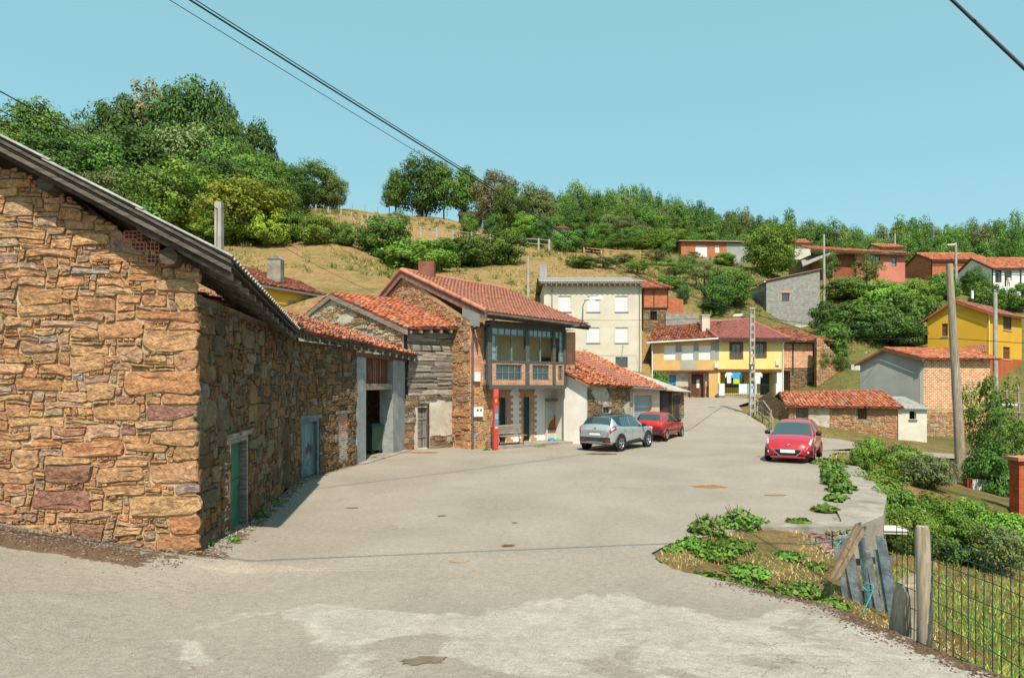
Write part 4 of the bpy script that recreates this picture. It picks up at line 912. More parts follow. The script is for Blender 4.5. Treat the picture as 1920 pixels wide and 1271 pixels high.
for k in range(19): MB().fbox(fH, .1+k*.47, .2+k*.47, 11.7, 11.86, .0, .55).build('corbel', M['concrete'], Hh)
for px in (1035, 1199): u = fH.u(px); MB().tube([fH(u, 11.7, .3), fH(u, 11.4, .08), fH(u, 1.6, .08)], .05, 6, (.3, .34, .33)).build('drainpipe', M['flat'], Hh)
c = P(1018, 515, 63); MB().box(c.x-.35, c.x+.35, c.y-.35, c.y+.35, c.z-1, c.z+.9).build('chimney', M['plaster_grey'], Hh)
MB().fbox(fH, .02, LH-.02, 8.02, 8.09, 0, .004, (.93, .93, .93)).build('storey_band', M['plaster_beige'], Hh)
# brick tower beside it (I)
I0 = V(((1206-CX)/FPX*66, 66, 6)); fI = Fr(I0, (1, .02)); LI = 2.4
Ih = thing('brick_tower_house', I0, 'narrow orange brick upper storey on a stone base beside the beige house', 'house')
hi = fI.rect(1219, 583, 1232, 600)
walls(Ih, fI, LI, 5, 6, 10.5, 'rubble', [hi]); lay(rubble(fI, 0.02, LI, 8.2, 10.4, lambda u, v: not (hi[0]-.1 < u < hi[1]+.1 and hi[2]-.1 < v < hi[3]+.1), .16, .12, 10, (2, 4), (2, 3), (1, 3), (1, 2), (.02, .05), pal_mix, 71), Ih, 0)
for k in range(4): x = hi[0]+(hi[1]-hi[0])*(k+.5)/4; MB().fbox(fI, x-.02, x+.02, hi[2], hi[3], -.1, -.06).build('window_bar', M['iron'], Ih)
MB().fbox(fI, -.02, LI+.05, 10.5, 12.4, -5, .06).build('brick_storey', M['brick_orange'], Ih)
for x in (-.02, 1.0, LI-.03): MB().fbox(fI, x, x+.09, 10.4, 12.4, .06, .1).build('timber_post', M['wood_dark'], Ih)
MB().fbox(fI, -.05, LI+.1, 10.38, 10.5, .0, .13).build('timber_beam', M['wood_dark'], Ih)
for k in range(8): MB().fbox(fI, .1+k*.29, .3+k*.29, 12.0, 12.2, .06, .09, (.3, .2, .16)).build('vent_brick', M['flat'], Ih)
ra, rb = fI(-.4, 12.35, .5), fI(LI+.4, 12.35, .5); rc, rd = fI(LI-.9, 13.55, -2.5), fI(-.2, 13.6, -2.5); re = fI(LI+.4, 12.35, -5.5)
tiles([ra, rb, rc, rd], 14, 9, Ih, pal_tile, 'tile', jit=.03, seed=71); tiles([rb, re, rc+V((.02, 0, 0)), rc], 18, 8, Ih, pal_tile, 'tile', jit=.03, seed=72)
aw = thing('brick_annexe', P(1250, 587, 68), 'plain orange brick annexe wall right of the brick tower', 'wall')
fa = Fr(P(1249, 587, 68), (1, 0)); MB().poly([fa(0, 9.5), fa(1.75, 9.5), fa(1.75, 11.5), fa(0, 11.9)]).fbox(fa, 0, 1.75, 9.5, 11.5, -2, -.002).build('brick_face', M['brick_orange'], aw)
gw = thing('block_garden_wall', P(1248, 607, 64.5), 'pale grey block retaining wall below the brick annexe', 'wall')
fg = Fr(P(1248, 607, 64.5), (1, .05)); MB().prism([fg(0, 7), fg(3.2, 7), fg(3.2, 9.55), fg(1.8, 9.75), fg(0, 9.75)], -fg.n*.3).build('wall_face', M['block'], gw)
# ochre (J) and yellow (K) houses
oJ = V((12.68, 60.6, 1.7)); oK = V((18.05, 58.5, 1.7)); fJ = Fr(oJ, oK-oJ); LJ = (oK-oJ).xy.length; fK = Fr(oK, (1, 0)); LK = 5.75
J = thing('ochre_house', oJ, 'ochre house with three half white shutters above a stone ground floor', 'house')
hw = [fJ.rect(a, 648, b, 674) for a, b in ((1244.5, 1267), (1278, 1300.5), (1310, 1332.5))]
zj = fJ.uv(1280, 694)[1]
holed(fJ, 0, LJ, zj, 6.75, hw, 'upper_wall', 'ochre', J, .2)
MB().fbox(fJ, hw[0][1], hw[1][0], hw[0][2]-.1, 6.6, .0, .01).fbox(fJ, hw[1][1], hw[2][0], hw[0][2]-.1, 6.6, .0, .01).build('grey_patch', M['plaster_grey'], J) if 0 else None
for a, b in ((hw[0][1]+.01, hw[1][0]-.01), (hw[1][1]+.01, hw[2][0]-.01), (hw[2][1]+.01, hw[2][1]+.7)): MB().fbox(fJ, a, b, hw[0][2]-.05, 6.6, 0, .012).build('grey_render', M['plaster_grey'], J)
MB().fbox(fJ, hw[1][0]-.1, hw[1][1]+.25, zj+.1, hw[1][2]-.06, 0, .012, (1.3, 1.25, 1.1)).build('grey_render', M['plaster_grey'], J)
for h in hw: blind(fJ, h, J, -.08)
MB().fbox(fJ, -.05, LJ, zj-.16, zj, -.3, .1).build('beam', M['wood_brown'], J)
jd = fJ.rect(1297, 701, 1320, 745, -.4); jw = fJ.rect(1255, 703, 1267, 723, -.4)
jd = (jd[0], jd[1], 1.7, jd[3])
holed(fJ, 0, LJ, 1.4, zj-.1, [jd, jw], 'ground_wall', 'plaster_old', J, .25, None, -.4)
door(fJ, jd, J, 'wood_brown', -.52, 2, 'wood_brown', rail=False); MB().fbox(fJ, (jd[0]+jd[1])/2-.12, (jd[0]+jd[1])/2+.12, jd[3]-1.25, jd[3]-.5, -.5, -.485).build('door_glass', M['white'], J)
window(fJ, jw, J, -.5, .08, 1, 1, 'wood_brown', 'glass'); MB().fbox(fJ, jw[0]+.09, jw[1]-.09, jw[2]+.1, jw[3]-.1, -.47, -.46, (.03, .25, .5)).build('blue_blind', M['flat'], J)
for k in range(16): MB().fbox(fJ, R(.1, LJ-.5), R(.1, LJ-.5), 0, 0, 0, 0) if 0 else None
lay(rubble(fJ, .1, LJ, 1.5, 2.7, lambda u, v: not (jd[0]-.2 < u < jd[1]+.2), .16, .12, 12, (2, 4), (1, 3), (1, 3), (1, 2), (.02, .05), pal_mix, 75, w0=-.4), J, 0)
MB().fbox(fJ, LJ-.75, LJ-.02, 1.4, zj-.16, -.4, .0).build('corner_pier', M['ochre'], J)
MB().poly([fJ(0, 1.4, -.0), fJ(0, 6.75, 0), fJ(0, 8.4, -4), fJ(0, 6.7, -8), fJ(0, 1.4, -8)]).build('end_wall', M['rubble'], J)
MB().fbox(fJ, .0, .25, 1.4, 6.6, -.4, -.02).build('corner_wall', M['plaster_old'], J)
qa = [fJ(-.35, 6.62, .45), fJ(LJ+.1, 6.85, .45), fJ(LJ+.1, 8.75, -4.2), fJ(-.35, 8.4, -4.2)]
tiles(qa, 26, 17, J, pal_tile_red, 'tile_dirty', jit=.035, seed=76); MB().prism([qa[3], qa[2], fJ(LJ, 6.7, -8), fJ(-.3, 6.7, -8)], -dz*.06, (.4, .15, .1)).build('back_roof', M['tile'], J)
MB().tube([qa[0]+fJ.n*.08, qa[1]+fJ.n*.08], .07, 7).tube([fJ(.08, 6.5, .3), fJ(.08, 6.2, .1), fJ(.08, 1.7, .1)], .06, 7).build('gutter', M['white'], J)
c = P(1322, 612, 60.8); MB().box(c.x-.35, c.x+.35, c.y-.3, c.y+.3, c.z-1, c.z+.95).box(c.x-.42, c.x+.42, c.y-.37, c.y+.37, c.z+.95, c.z+1.03).build('chimney', M['plaster_beige'], J)
u, v = fJ.uv(1345, 683); MB().fbox(fJ, u-.22, u+.05, v-.3, v+.2, .02, .15).build('meter_box', M['white'], J)
Kh = thing('yellow_house', oK, 'pale yellow house with brown windows, mauve roof and porch hung with laundry', 'house')
kw = [fK.rect(1371, 644, 1390, 671), fK.rect(1415, 643, 1434, 669)]; zk = fK.uv(1400, 692)[1]
holed(fK, 0.02, LK, zk, 6.85, kw, 'upper_wall', 'yellow', Kh, .2)
for h in kw:
    window(fK, h, Kh, -.12, .09, 2, 2, 'wood_brown', 'glass')
    MB().fbox(fK, h[0]-.16, h[0], h[2]-.1, h[3]+.14, 0, .03).fbox(fK, h[1], h[1]+.16, h[2]-.1, h[3]+.14, 0, .03).fbox(fK, h[0], h[1], h[3], h[3]+.14, 0, .029).fbox(fK, h[0], h[1], h[2]-.1, h[2], 0, .035).build('window_surround', M['wood_brown'], Kh)
MB().fbox(fK, -.02, LK-.15, zk-.25, zk, -.3, .06).build('beam', M['wood_brown'], Kh)
kd = fK.rect(1425, 700, 1443, 744, -1.2); kd = (kd[0], kd[1], 1.75, kd[3]); kv = fK.rect(1360, 700, 1395, 726, -1.2)
holed(fK, 0, LK, 1.4, zk-.1, [kd, kv], 'porch_wall', mat('porch', (.62, .5, .08), None, 1, .9).name if 0 else 'yellow', Kh, .2, (.85, .8, .35), -1.2)
door(fK, kd, Kh, 'paint_teal', -1.3, 3, None, rail=False); window(fK, kv, Kh, -1.32, .06, 3, 1, 'wood_dark', 'glass')
MB().fbox(fK, LK-.55, LK, 1.4, zk, -1.2, .0).build('pier', M['plaster_white'], Kh); MB().fbox(fK, 0, .22, 1.4, zk-.25, -1.2, .0).build('pier', M['yellow'], Kh)
MB().quad(fK(LK, 1.4, 0), fK(LK, 6.85, 0), fK(LK, 6.85, -8), fK(LK, 1.4, -8)).build('end_wall', M['yellow'], Kh)
MB().fbox(fK, -.15, LK, 1.45, 1.9, -1.2, .9).build('porch_floor', M['concrete'], Kh)
x = .05
for k in range(26):
    MB().tube([fK(.2+k*.17, 1.9, .8), fK(.2+k*.17, 2.85, .8)], .012, 4).build('baluster', M['iron'], Kh)
MB().fbox(fK, .1, 4.6, 2.82, 2.87, .77, .83).fbox(fK, .1, 4.6, 1.95, 1.99, .77, .83).build('railing_bar', M['iron'], Kh)
for x, z in ((.1, .9), (5.0, .9)): MB().fbox(fK, x-.25, x+.2, 1.9, 2.95, .6, .95).build('railing_pier', M['plaster_white'], Kh)
q = [fK(-.1, 6.85, .5), fK(LK+.4, 6.85, .5), fK(LK-1.5, 8.95, -4.2), fK(-.6, 8.7, -4.2)]; e = fK(LK+.4, 6.85, -8.4)
tiles(q, 27, 16, Kh, pal_tile_mauve, 'tile', jit=.003, seed=77, base=(.25, .1, .085)); tiles([q[1], e, q[2]+V((.02, .02, 0)), q[2]], 34, 12, Kh, pal_tile_mauve, 'tile', jit=.003, seed=78, base=(.25, .1, .085))
MB().tube([q[1]+dz*.06, q[2]+dz*.06, q[3]+dz*.06, q[0]+dz*.06], .1, 7, (.42, .17, .15)).build('ridge_cap', M['tile'], Kh)
MB().obox(q[0]-dz*.06, q[1]-q[0], fK.n*.06, -dz*.2).build('fascia', M['wood_dark'], Kh); MB().prism([q[0]-dz*.09, q[1]-dz*.09, fK(LK+.4, 6.9, -.3), fK(0, 6.9, -.3)], -dz*.06).build('soffit', M['wood_dark'], Kh)
MB().tube([fK(LK-.05, 6.6, .3), fK(LK-.05, 6.3, .08), fK(LK-.05, 1.9, .08)], .06, 7).build('drainpipe', M['white'], Kh)
u, v = fK.uv(1457, 680); MB().fbox(fK, u-.15, u+.15, v-.22, v+.22, .0, .12, (.8, .85, .75)).build('meter_box', M['white'], Kh)
# washing on the porch line
ld = [(1367, .42, .95, (.7, .7, .72), 'pale grey shirt hanging on the yellow porch line'), (1381, .62, 1.0, (.05, .35, .6), 'blue and lime football shirt hanging on the porch line'), (1394, .3, .7, (.04, .04, .045), 'black garment hanging on the porch line'), (1421, .5, 1.0, (.75, .76, .76), 'white shirt hanging right of the concrete pole')]
for px, wd, ht, col, lab in ld:
    u, v = fK.uv(px, 698, .3); T = thing('hanging_shirt', fK(u, v-ht, .3), lab, 'laundry', 'shirts on the porch line'); m = MB(); n = 8
    def cl(s, t): return fK(u+(s-.5)*wd*(1-.08*t), v-t*ht, .3+.05*math.sin(s*9+t*2))
    for i in range(n):
        for j in range(5):
            cc = (.55, .62, .02) if px == 1381 and j >= 3 else col
            m.quad(cl(i/n, j/5), cl((i+1)/n, j/5), cl((i+1)/n, (j+1)/5), cl(i/n, (j+1)/5), cc)
    m.build('shirt_body', M['cloth'], T)
    for s in (0, 1): m2 = MB(); a, b = cl(s, 0), cl(s, .3); o = fK.d*(.14 if s else -.14)-dz*.18; m2.quad(a, a+o, b+o-dz*.02, b, col); m2.build('sleeve', M['cloth'], T)
T = thing('clothes_line', fK(.2, 4.0, .3), 'thin clothes line strung across the yellow porch', 'line'); MB().tube([fK(.2, fK.uv(1360, 697, .3)[1], .3), fK(5.2, fK.uv(1440, 697, .3)[1], .3)], .008, 4).build('cord', M['wire'], T)
for k, (px, col, lab) in enumerate(((1394, (.6, .68, .75), 'pale blue towel over the porch railing'), (1410, (.45, .6, .75), 'blue cloth over the porch railing beside the pole'))):
    u = fK.u(px, .85); T = thing('towel', fK(u, 1.95, .84), lab, 'laundry'); MB().fbox(fK, u-.4, u+.4, 2.1, 2.92, .84, .87, col).build('cloth_sheet', M['cloth'], T)
# stone house with red tiles and ivy (L)
oL = V((23.95, 60, 1.8)); fL = Fr(oL, (1, .03)); LL = 4.1
Lh = thing('stone_brick_house', oL, 'old brick and stone house with ragged red tiles right of the yellow house', 'house')
lo_ = fL.rect(1469, 695, 1481, 730); lo_ = (max(.02, lo_[0]), lo_[1], 2.0, lo_[3]); ls = fL.rect(1524, 644, 1531, 722)
walls(Lh, fL, LL, 8, 1.5, 6.75, 'rubble', [lo_, ls])
lay(rubble(fL, .05, LL, 1.6, 4.3, lambda u, v: not (lo_[0]-.1 < u < lo_[1]+.1 and v < lo_[3]+.1) and not (ls[0] < u < ls[1]), .15, .11, 25, (2, 4), (2, 3), (1, 3), (1, 2), (.02, .06), pal_mix, 81), Lh, 0)
MB().fbox(fL, .3, ls[0]-.05, 4.35, 6.5, 0, .05).build('brick_panel', M['brick_front'], Lh)
for x in (1.25,): MB().fbox(fL, x, x+.12, 3.7, 6.5, .05, .1).build('timber_post', M['wood_dark'], Lh)
for k in range(4): x = lo_[0]+(lo_[1]-lo_[0])*(k+.3)/4; MB().fbox(fL, x, x+.03, 2, lo_[3], -.1, -.07).build('gate_bar', M['wood_brown'], Lh)
q = [fL(-.3, 6.7, .6), fL(LL+.6, 6.7, .6), fL(LL-1.6, 8.3, -3.8), fL(-.5, 8.4, -4)]
tiles(q, 22, 16, Lh, pal_tile_red, 'tile_dirty', jit=.04, seed=82); tiles([q[1], fL(LL+.6, 6.7, -8), q[2]+V((.02, .03, 0)), q[2]], 26, 10, Lh, pal_tile_red, 'tile_dirty', jit=.04, seed=83)
bw = thing('ruined_stone_wall', P(1532, 728, 58.6), 'broken stone wall with sloping top beside the old brick house', 'wall')
fb = Fr(P(1531, 728, 58.6), (1, .02)); pf = [(0, 2), (3.05, 2), (3.05, 4.1), (2.2, 4.9), (1.2, 6.0), (.3, 6.9), (0, 6.9)]
MB().prism([fb(u, v) for u, v in pf], -fb.n*.5).build('wall_core', M['rubble'], bw)
lay(rubble(fb, 0, 3.05, 2, 7, lambda u, v: v < interp(u, [(0, 6.9), (.3, 6.9), (1.2, 6.0), (2.2, 4.9), (3.05, 4.1)]) and not (1.75 < u < 1.95 and 4.05 < v < 4.3), .16, .12, 30, (2, 4), (2, 3), (1, 3), (1, 2), (.02, .06), pal_warm, 85), bw, 110)
ww = thing('white_block_wall', P(1596, 728, 58), 'short whitewashed block wall beside the ruined stone wall', 'wall'); fw_ = Fr(P(1596, 728, 58), (1, 0)); MB().fbox(fw_, 0, 1.3, 1.5, 4.6, -.3, 0).build('wall_face', mat('white_block', (.55, .55, .52), None, 1, .9, .1), ww)
for k in range(26):  # heap of old roof tiles
    if k == 0: th = thing('tile_heap', V((22.3, 52, 1.2)), 'heap of discarded red roof tiles behind the low stone shed', 'tile pile')
    a = R(0, 6.28); c = V((22.3+R(-.8, .8), 52+R(-.4, .4), 1.35+R(0, .45))); d_ = V((math.cos(a), math.sin(a), R(-.3, .3))).normalized()*.22; n_ = d_.cross(dz).normalized()
    m = MB(); vs = [c+d_*s+n_*math.cos(math.pi*i/4)*.1+dz*math.sin(math.pi*i/4)*.08 for s in (-1, 1) for i in range(5)]; m.add(vs, [(i, i+1, 6+i, 5+i) for i in range(4)], pal_tile_red(random)); m.build('tile', M['tile'], th)
# low stone shed with individually visible tiles (Mh)
oM = V((17.65, 42.5, -.1)); fM = Fr(oM, V((23.75, 41.1))-V((17.65, 42.5))); LM = 6.26
Mh = thing('low_stone_shed', oM, 'low stone shed with orange barrel tile roof behind the red car', 'shed')
md = fM.rect(1492, 763, 1515, 798); md = (md[0], md[1], .1, 1.42); mw_ = fM.rect(1608, 764, 1625, 786)
holed(fM, 0, LM, -1, 1.55, [md, mw_], 'wall', 'mortar', Mh, .3)
mp = (fM.u(1517), fM.u(1555))
lay(rubble(fM, 0.02, LM, -.9, 1.5, lambda u, v: not (md[0]-.08 < u < md[1]+.08 and v < md[3]+.1) and not (mw_[0]-.1 < u < mw_[1]+.1 and mw_[2]-.1 < v < mw_[3]+.1) and not mp[0] < u < mp[1], .12, .085, 40, (3, 6), (2, 3), (2, 4), (1, 2), (.02, .06), pal_warm, 91), Mh, 170)
MB().fbox(fM, mp[0], mp[1], -.9, 1.5, 0, .03).build('plaster_patch', M['plaster_old'], Mh)
door(fM, md, Mh, 'wood_old', -.1, 4, None, rail=False, handle=False)
MB().fbox(fM, mw_[0]-.07, mw_[0], mw_[2]-.07, mw_[3]+.07, -.12, .02).fbox(fM, mw_[1], mw_[1]+.07, mw_[2]-.07, mw_[3]+.07, -.12, .02).fbox(fM, mw_[0], mw_[1], mw_[3], mw_[3]+.07, -.12, .019).fbox(fM, mw_[0], mw_[1], mw_[2]-.07, mw_[2], -.12, .019).build('window_frame', M['wood_old'], Mh)
door(fM, mw_, Mh, 'wood_brown', -.1, 4, None, name='shutter', rail=False, handle=False)
gM = Fr(oM, V((.2, -1))); MB().poly([gM(0, -1), gM(0, 1.5), gM(-2.3, 2.35), gM(-4.2, 1.6), gM(-4.2, -1)]).build('gable_wall', M['rubble'], Mh)
q = [fM(-.25, 1.5, .35), fM(LM+.3, 1.46, .35), P(1652, 731, 44.3), P(1460, 735, 45.0)]
tiles(q, 33, 9, Mh, pal_tile, 'tile', jit=.03, seed=92, singly=True); MB().prism([q[3], q[2], q[2]+V((.2, 2.2, -.9)), q[3]+V((0, 2.2, -.9))], -dz*.06, (.4, .15, .09)).build('back_roof', M['tile'], Mh)
MB().obox(q[0]-dz*.06, q[3]-q[0], fM.d*.05, -dz*.12).build('rake_board', M['wood_old'], Mh)
an = thing('plastered_lean_to', fM(LM+.1, -1, .1), 'small whitewashed lean-to with corrugated roof at the end of the low shed', 'shed')
f2 = Fr(fM(LM+.02, 0, .12), (1, -.1)); l2 = f2.u(1738); h2 = f2.rect(1705, 771, 1718, 786)
holed(f2, 0, l2, -1.2, 1.36, [h2], 'wall', 'plaster_white', an, .25, (.8, .78, .72)); MB().fbox(f2, h2[0], h2[1], h2[2], h2[3], -.3, -.25).build('opening_dark', M['dark'], an); MB().fbox(f2, h2[0]-.05, h2[1]+.05, h2[2]-.1, h2[2]-.01, -.1, .06).build('sill', M['wood_old'], an)
corr(f2(-.1, 1.4, .2), f2(l2+.1, 1.4, .2), V((-.1, 1, .3)), 2.2, .177, .025, 'roof_sheet', an, rows=1)
# grey and brick barn on the right (N)
oN = V((28.4, 46, -1)); fN = Fr(oN, (.95, .2)); gN = Fr(oN, (.6, -.8)); LN = fN.u(1857)
Nh = thing('brick_barn', oN, 'tall barn with grey rendered gable and salmon brick front over stone base', 'barn')
zb = fN.uv(1760, 768)[1]; zt = fN.uv(1735, 672)[1]
holed(fN, 0, LN, zb, zt, [], 'brick_wall', 'brick_front', Nh, .3); holed(fN, 0, LN, -1.6, zb, [], 'stone_base', 'mortar', Nh, .3, None, -.02)
lay(rubble(fN, .02, LN, -1.5, zb-.05, lambda u, v: True, .13, .1, 30, (3, 5), (2, 3), (2, 4), (1, 3), (.02, .06), pal_warm, 95, w0=-.02), Nh, 130)
MB().poly([gN(0, -1.6), gN(0, zt), gN(-2.5, zt+.75), gN(-4.3, zt-.25), gN(-4.3, -1.6)]).build('gable_wall', M['plaster_grey'], Nh)
MB().fbox(gN, -.25, .004, -1.0, zt-.6, 0, .02, (1.5, 1.4, 1.2)).build('corner_render', M['plaster_grey'], Nh)
q = [fN(-.2, zt-.02, .4), fN(LN+.4, zt-.02, .4), fN(LN+.5, zt+.85, -2.2), gN(-2.5, zt+.85, .25)]
tiles(q, 32, 8, Nh, pal_tile, 'tile', jit=.03, seed=96); q2 = [gN(-4.5, zt-.2, .25), q[3]]
MB().prism([gN(-4.6, zt-.3, .25), q[3], q[2], fN(LN+.5, zt-.3, -4.5)], -dz*.08, (.35, .14, .09)).build('back_roof', M['tile'], Nh)
MB().obox(gN(-4.6, zt-.34, .25), q[3]-gN(-4.6, zt-.24, .25), gN.n*.05, -dz*.14).obox(q[0]-dz*.1, q[3]-q[0], gN.n*.05, -dz*.14).build('rake_board', M['wood_brown'], Nh)
MB().fbox(fN, LN-.3, LN+1.6, 1.4, 1.5, -.5, .8).build('side_canopy', M['tile'], Nh)
MB().fbox(fN, -.35, .05, zt-.25, zt-.05, .0, .3, (.5, .6, .6)).build('eave_patch', M['plaster_grey'], Nh)
# golden yellow house (O)
oO = V((42.8, 60, 3)); fO = Fr(oO, (.8, .6)); gO = Fr(oO, (.6, -.8)); LO = 9
Oh = thing('golden_house', oO, 'bright golden yellow house with red tiled roof at the right edge', 'house')
go_ = gO.rect(1766, 607, 1777, 630); fo1, fo2 = fO.rect(1881, 592, 1897, 620), fO.rect(1881, 650, 1894, 674)
holed(gO, -4.9, 0, 2.0, 9.2, [go_], 'gable_wall', 'gold', Oh, .2, None, 0, [(-2.6, 10.5)])
holed(fO, 0.003, LO, 2.0, 9.3, [fo1, fo2], 'front_wall', 'gold', Oh, .2)
for f_, h in ((gO, go_), (fO, fo1), (fO, fo2)): window(f_, h, Oh, -.12, .07, 1, 2, 'wood_brown', 'wood_brown', 'plaster_beige')
zz = fO.uv(1880, 672)[1]; MB().fbox(fO, 0.0, LO, 2, zz, 0, .03).build('red_plinth', M['rust_red'], Oh)
q = [fO(-.3, 9.25, .5), fO(LO, 9.25, .5), fO(LO, 10.75, -2.8), gO(-2.6, 10.75, .3)]
tiles(q, 40, 12, Oh, pal_tile_brown, 'tile', jit=.006, seed=97, base=(.34, .12, .08)); MB().prism([gO(-5.3, 9.0, .3), q[3], q[2], fO(LO, 9, -5.4)], -dz*.08, (.4, .15, .1)).build('back_roof', M['tile'], Oh)
MB().obox(gO(-5.3, 8.98, .3), q[3]-gO(-5.3, 9.08, .3), gO.n*.06, -dz*.16).obox(q[0]-dz*.1, q[3]-q[0], gO.n*.06, -dz*.16).build('rake_board', M['rust_red'], Oh)
MB().tube([P(1823, 560, 63), P(1823, 545, 63)], .12, 7).build('flue', M['white'], Oh)
MB().tube([fO(.05, 9.2, .1), fO(.05, 3, .1)], .06, 6, (.9, .6, .1)).build('drainpipe', M['flat'], Oh)
ca = [P(1800, 662, 57), P(1850, 660, 56.5), P(1850, 645, 59.5), P(1812, 648, 59.5)]
pt = thing('porch_roof', ca[0]-dz*2, 'small red tiled porch roof in front of the golden house', 'roof'); tiles(ca, 12, 6, pt, pal_tile_brown, 'tile', jit=.01, seed=98)
for p in (ca[0], ca[1]): MB().tube([p-dz*.1, p-dz*2.5], .08, 6).build('post', M['wood_brown'], pt)
# grey block shed above (Ph)
oP = V((28.6, 75, 9)); fP = Fr(oP, (1, 0)); LP = fP.u(1537)
Ph = thing('grey_block_shed', oP, 'unfinished grey concrete block shed with one small window above the yellow house', 'shed')
hp = fP.rect(1466, 549, 1480, 565); zp0, zp1 = fP.uv(1437, 528)[1], fP.uv(1537, 505)[1]
holed(fP, 0, LP, 9.4, zp0, [hp], 'wall', 'block', Ph, .2, None, 0, [(LP, zp1)]); window(fP, hp, Ph, -.12, .07, 1, 2, 'wood_brown', 'glass'); MB().fbox(fP, hp[0]-.1, hp[1]+.1, hp[3], hp[3]+.2, 0, .04, (.6, .3, .2)).build('lintel', M['flat'], Ph)
MB().quad(fP(0, 9.4, 0), fP(0, zp0, 0), fP(0, zp0-.3, -5), fP(0, 9.4, -5)).build('side_wall', M['plaster_grey'], Ph); MB().obox(fP(-.03, 10.2, -.6), (-.03, 0, 0), (0, 3.6, 0), (0, 0, 3.2), (.3, .35, .35)).build('garage_door', M['shutter'], Ph)
q = [fP(-.3, zp0+.02, .2), fP(LP+.2, zp1+.02, .2), fP(LP+.2, zp1, -5), fP(-.3, zp0, -5)]
MB().prism(q, dz*.09, (.34, .2, .15)).build('roof', M['tile'], Ph); MB().tube([fP(-.25, zp0-.05, .25), fP(-.25, zp0-.1, -2)], .08, 6).build('gutter', M['white'], Ph)
MB().fbox(fP, -2.2, LP, 7.0, 9.5, -.4, .05).build('plinth_wall', M['plaster_beige'], Ph)
# long orange and white building (Q)
oQ = V((27.9, 110, 22)); fQ = Fr(oQ, (1, .12)); Q = thing('long_orange_building', oQ, 'long low building with orange brick and white panels below the wood', 'building')
L_ = fQ.u(1403); z1 = fQ.uv(1340, 455)[1]; hq_ = [fQ.rect(1304, 460, 1326, 482), fQ.rect(1341, 460, 1349, 474)]
walls(Q, fQ, L_, 8, 21.0, z1, 'brick_orange', hq_)
for h in hq_: blind(fQ, h, Q, -.1)
MB().fbox(fQ, fQ.u(1362), L_, 21.0, z1, 0, .03).build('grey_render', M['plaster_grey'], Q); MB().fbox(fQ, -.5, L_, 20.5, fQ.uv(1340, 485)[1], 0, .4).build('white_base', M['plaster_grey'], Q)
MB().prism([fQ(-.5, z1, .5), fQ(L_+.4, z1+.15, .5), fQ(L_+.4, z1+1, -8), fQ(-.5, z1+.8, -8)], dz*.18, (.34, .24, .19)).build('roof', M['tile'], Q)
# pink house (Rh)
oR = V((46.0, 95, 17)); fRh = Fr(oR, (1, -.02)); Rh = thing('pink_house', oR, 'pink rendered house with wide low red roof on the hillside', 'house')
L_ = fRh.u(1697); up_ = fRh.u(1606); hr = [fRh.rect(1629, 480, 1638, 496), fRh.rect(1641, 480, 1650, 496), fRh.rect(1672, 483, 1681, 499)]
holed(fRh, up_, L_, 15.5, 21.5, hr, 'pink_wall', 'pink', Rh, .25)
for h in hr: window(fRh, h, Rh, -.15, .09, 1, 2, 'wood_dark', 'glass_pale')
hr2 = fRh.rect(1549, 478, 1556, 492); holed(fRh, -3, up_, 15.5, 21.5, [(-.6, .2, 18.6, 20.4)], 'brown_wall', 'brick_orange', Rh, .25, (.6, .55, .5), -.6); window(fRh, (-.6, .2, 18.6, 20.4), Rh, -.75, .1, 1, 1, 'white_frame', 'glass_pale')
MB().quad(fRh(-3, 15.5, -.6), fRh(-3, 21.5, -.6), fRh(-3, 21.5, -9), fRh(-3, 15.5, -9)).build('end_wall', M['rubble'], Rh)
q = [fRh(-3.6, 22.0, .6), fRh(L_+.5, 21.35, .6), fRh(L_-1.5, 22.7, -4.5), fRh(-3.2, 23.6, -4.5)]
tiles(q, 44, 14, Rh, pal_tile, 'tile', jit=.02, seed=99); MB().obox(q[0]-dz*.1, q[1]-q[0], (0, .3, 0), -dz*.25).build('fascia', M['wood_dark'], Rh)
MB().prism([P(1505, 500, 94), P(1560, 477, 93), P(1562, 470, 96), P(1502, 490, 97)], dz*.12).build('lean_to_roof', M['fibre'], Rh)
# other hillside houses
def small(name, lab, px0, px1, pe, pb, Y, dep, rise, wm, pal, cat='house', rot=0., nu=20, nv=8, holes=(), sides=None):
    o = P(px0, pb, Y); f = Fr(o, (1, rot)); L = f.u(px1); T = thing(name, o, lab, cat); z1 = f.uv(px0, pe)[1]; hs = [f.rect(*h) for h in holes]
    walls(T, f, L, dep, o.z-1.5, z1, wm, hs, rise, sides=sides)
    for h in hs: window(f, h, T, -.15, .08, 1, 2, 'wood_brown', 'glass')
    gable(T, f, L, dep, z1, rise, nu, nv, pal, seed=len(ORG)); return T, f, L, z1
T, f, L, z1 = small('brick_hillside_barn', 'brown brick barn with tiled roof behind a lamp post on the hillside', 1748, 1852, 487, 522, 100, 7, 1.5, 'brick_orange', pal_tile, 'barn', .0, 30, 10, [(1783, 506, 1795, 518)])
MB().fbox(f, f.u(1817), L, z1-4.3, z1, 0, .04).build('stone_face', M['rubble'], T)
T, f, L, z1 = small('hillside_house', 'white walled house with tiled roof and laundry terrace at the far right', 1862, 1960, 503, 540, 90, 8, 2.0, 'plaster_white', pal_tile, 'house', 0, 30, 10, [(1866, 506, 1878, 530), (1885, 508, 1897, 526)])
MB().fbox(f, -.5, L, z1-3.3, z1-3.0, 0, 2.2).build('terrace', M['concrete'], T)
for k in range(4): MB().tube([f(.2+k*2, z1-3, 2), f(.2+k*2, z1-.3, 2)], .1, 6).build('terrace_post', M['wood_dark'], T)
ft = f; zt_ = z1
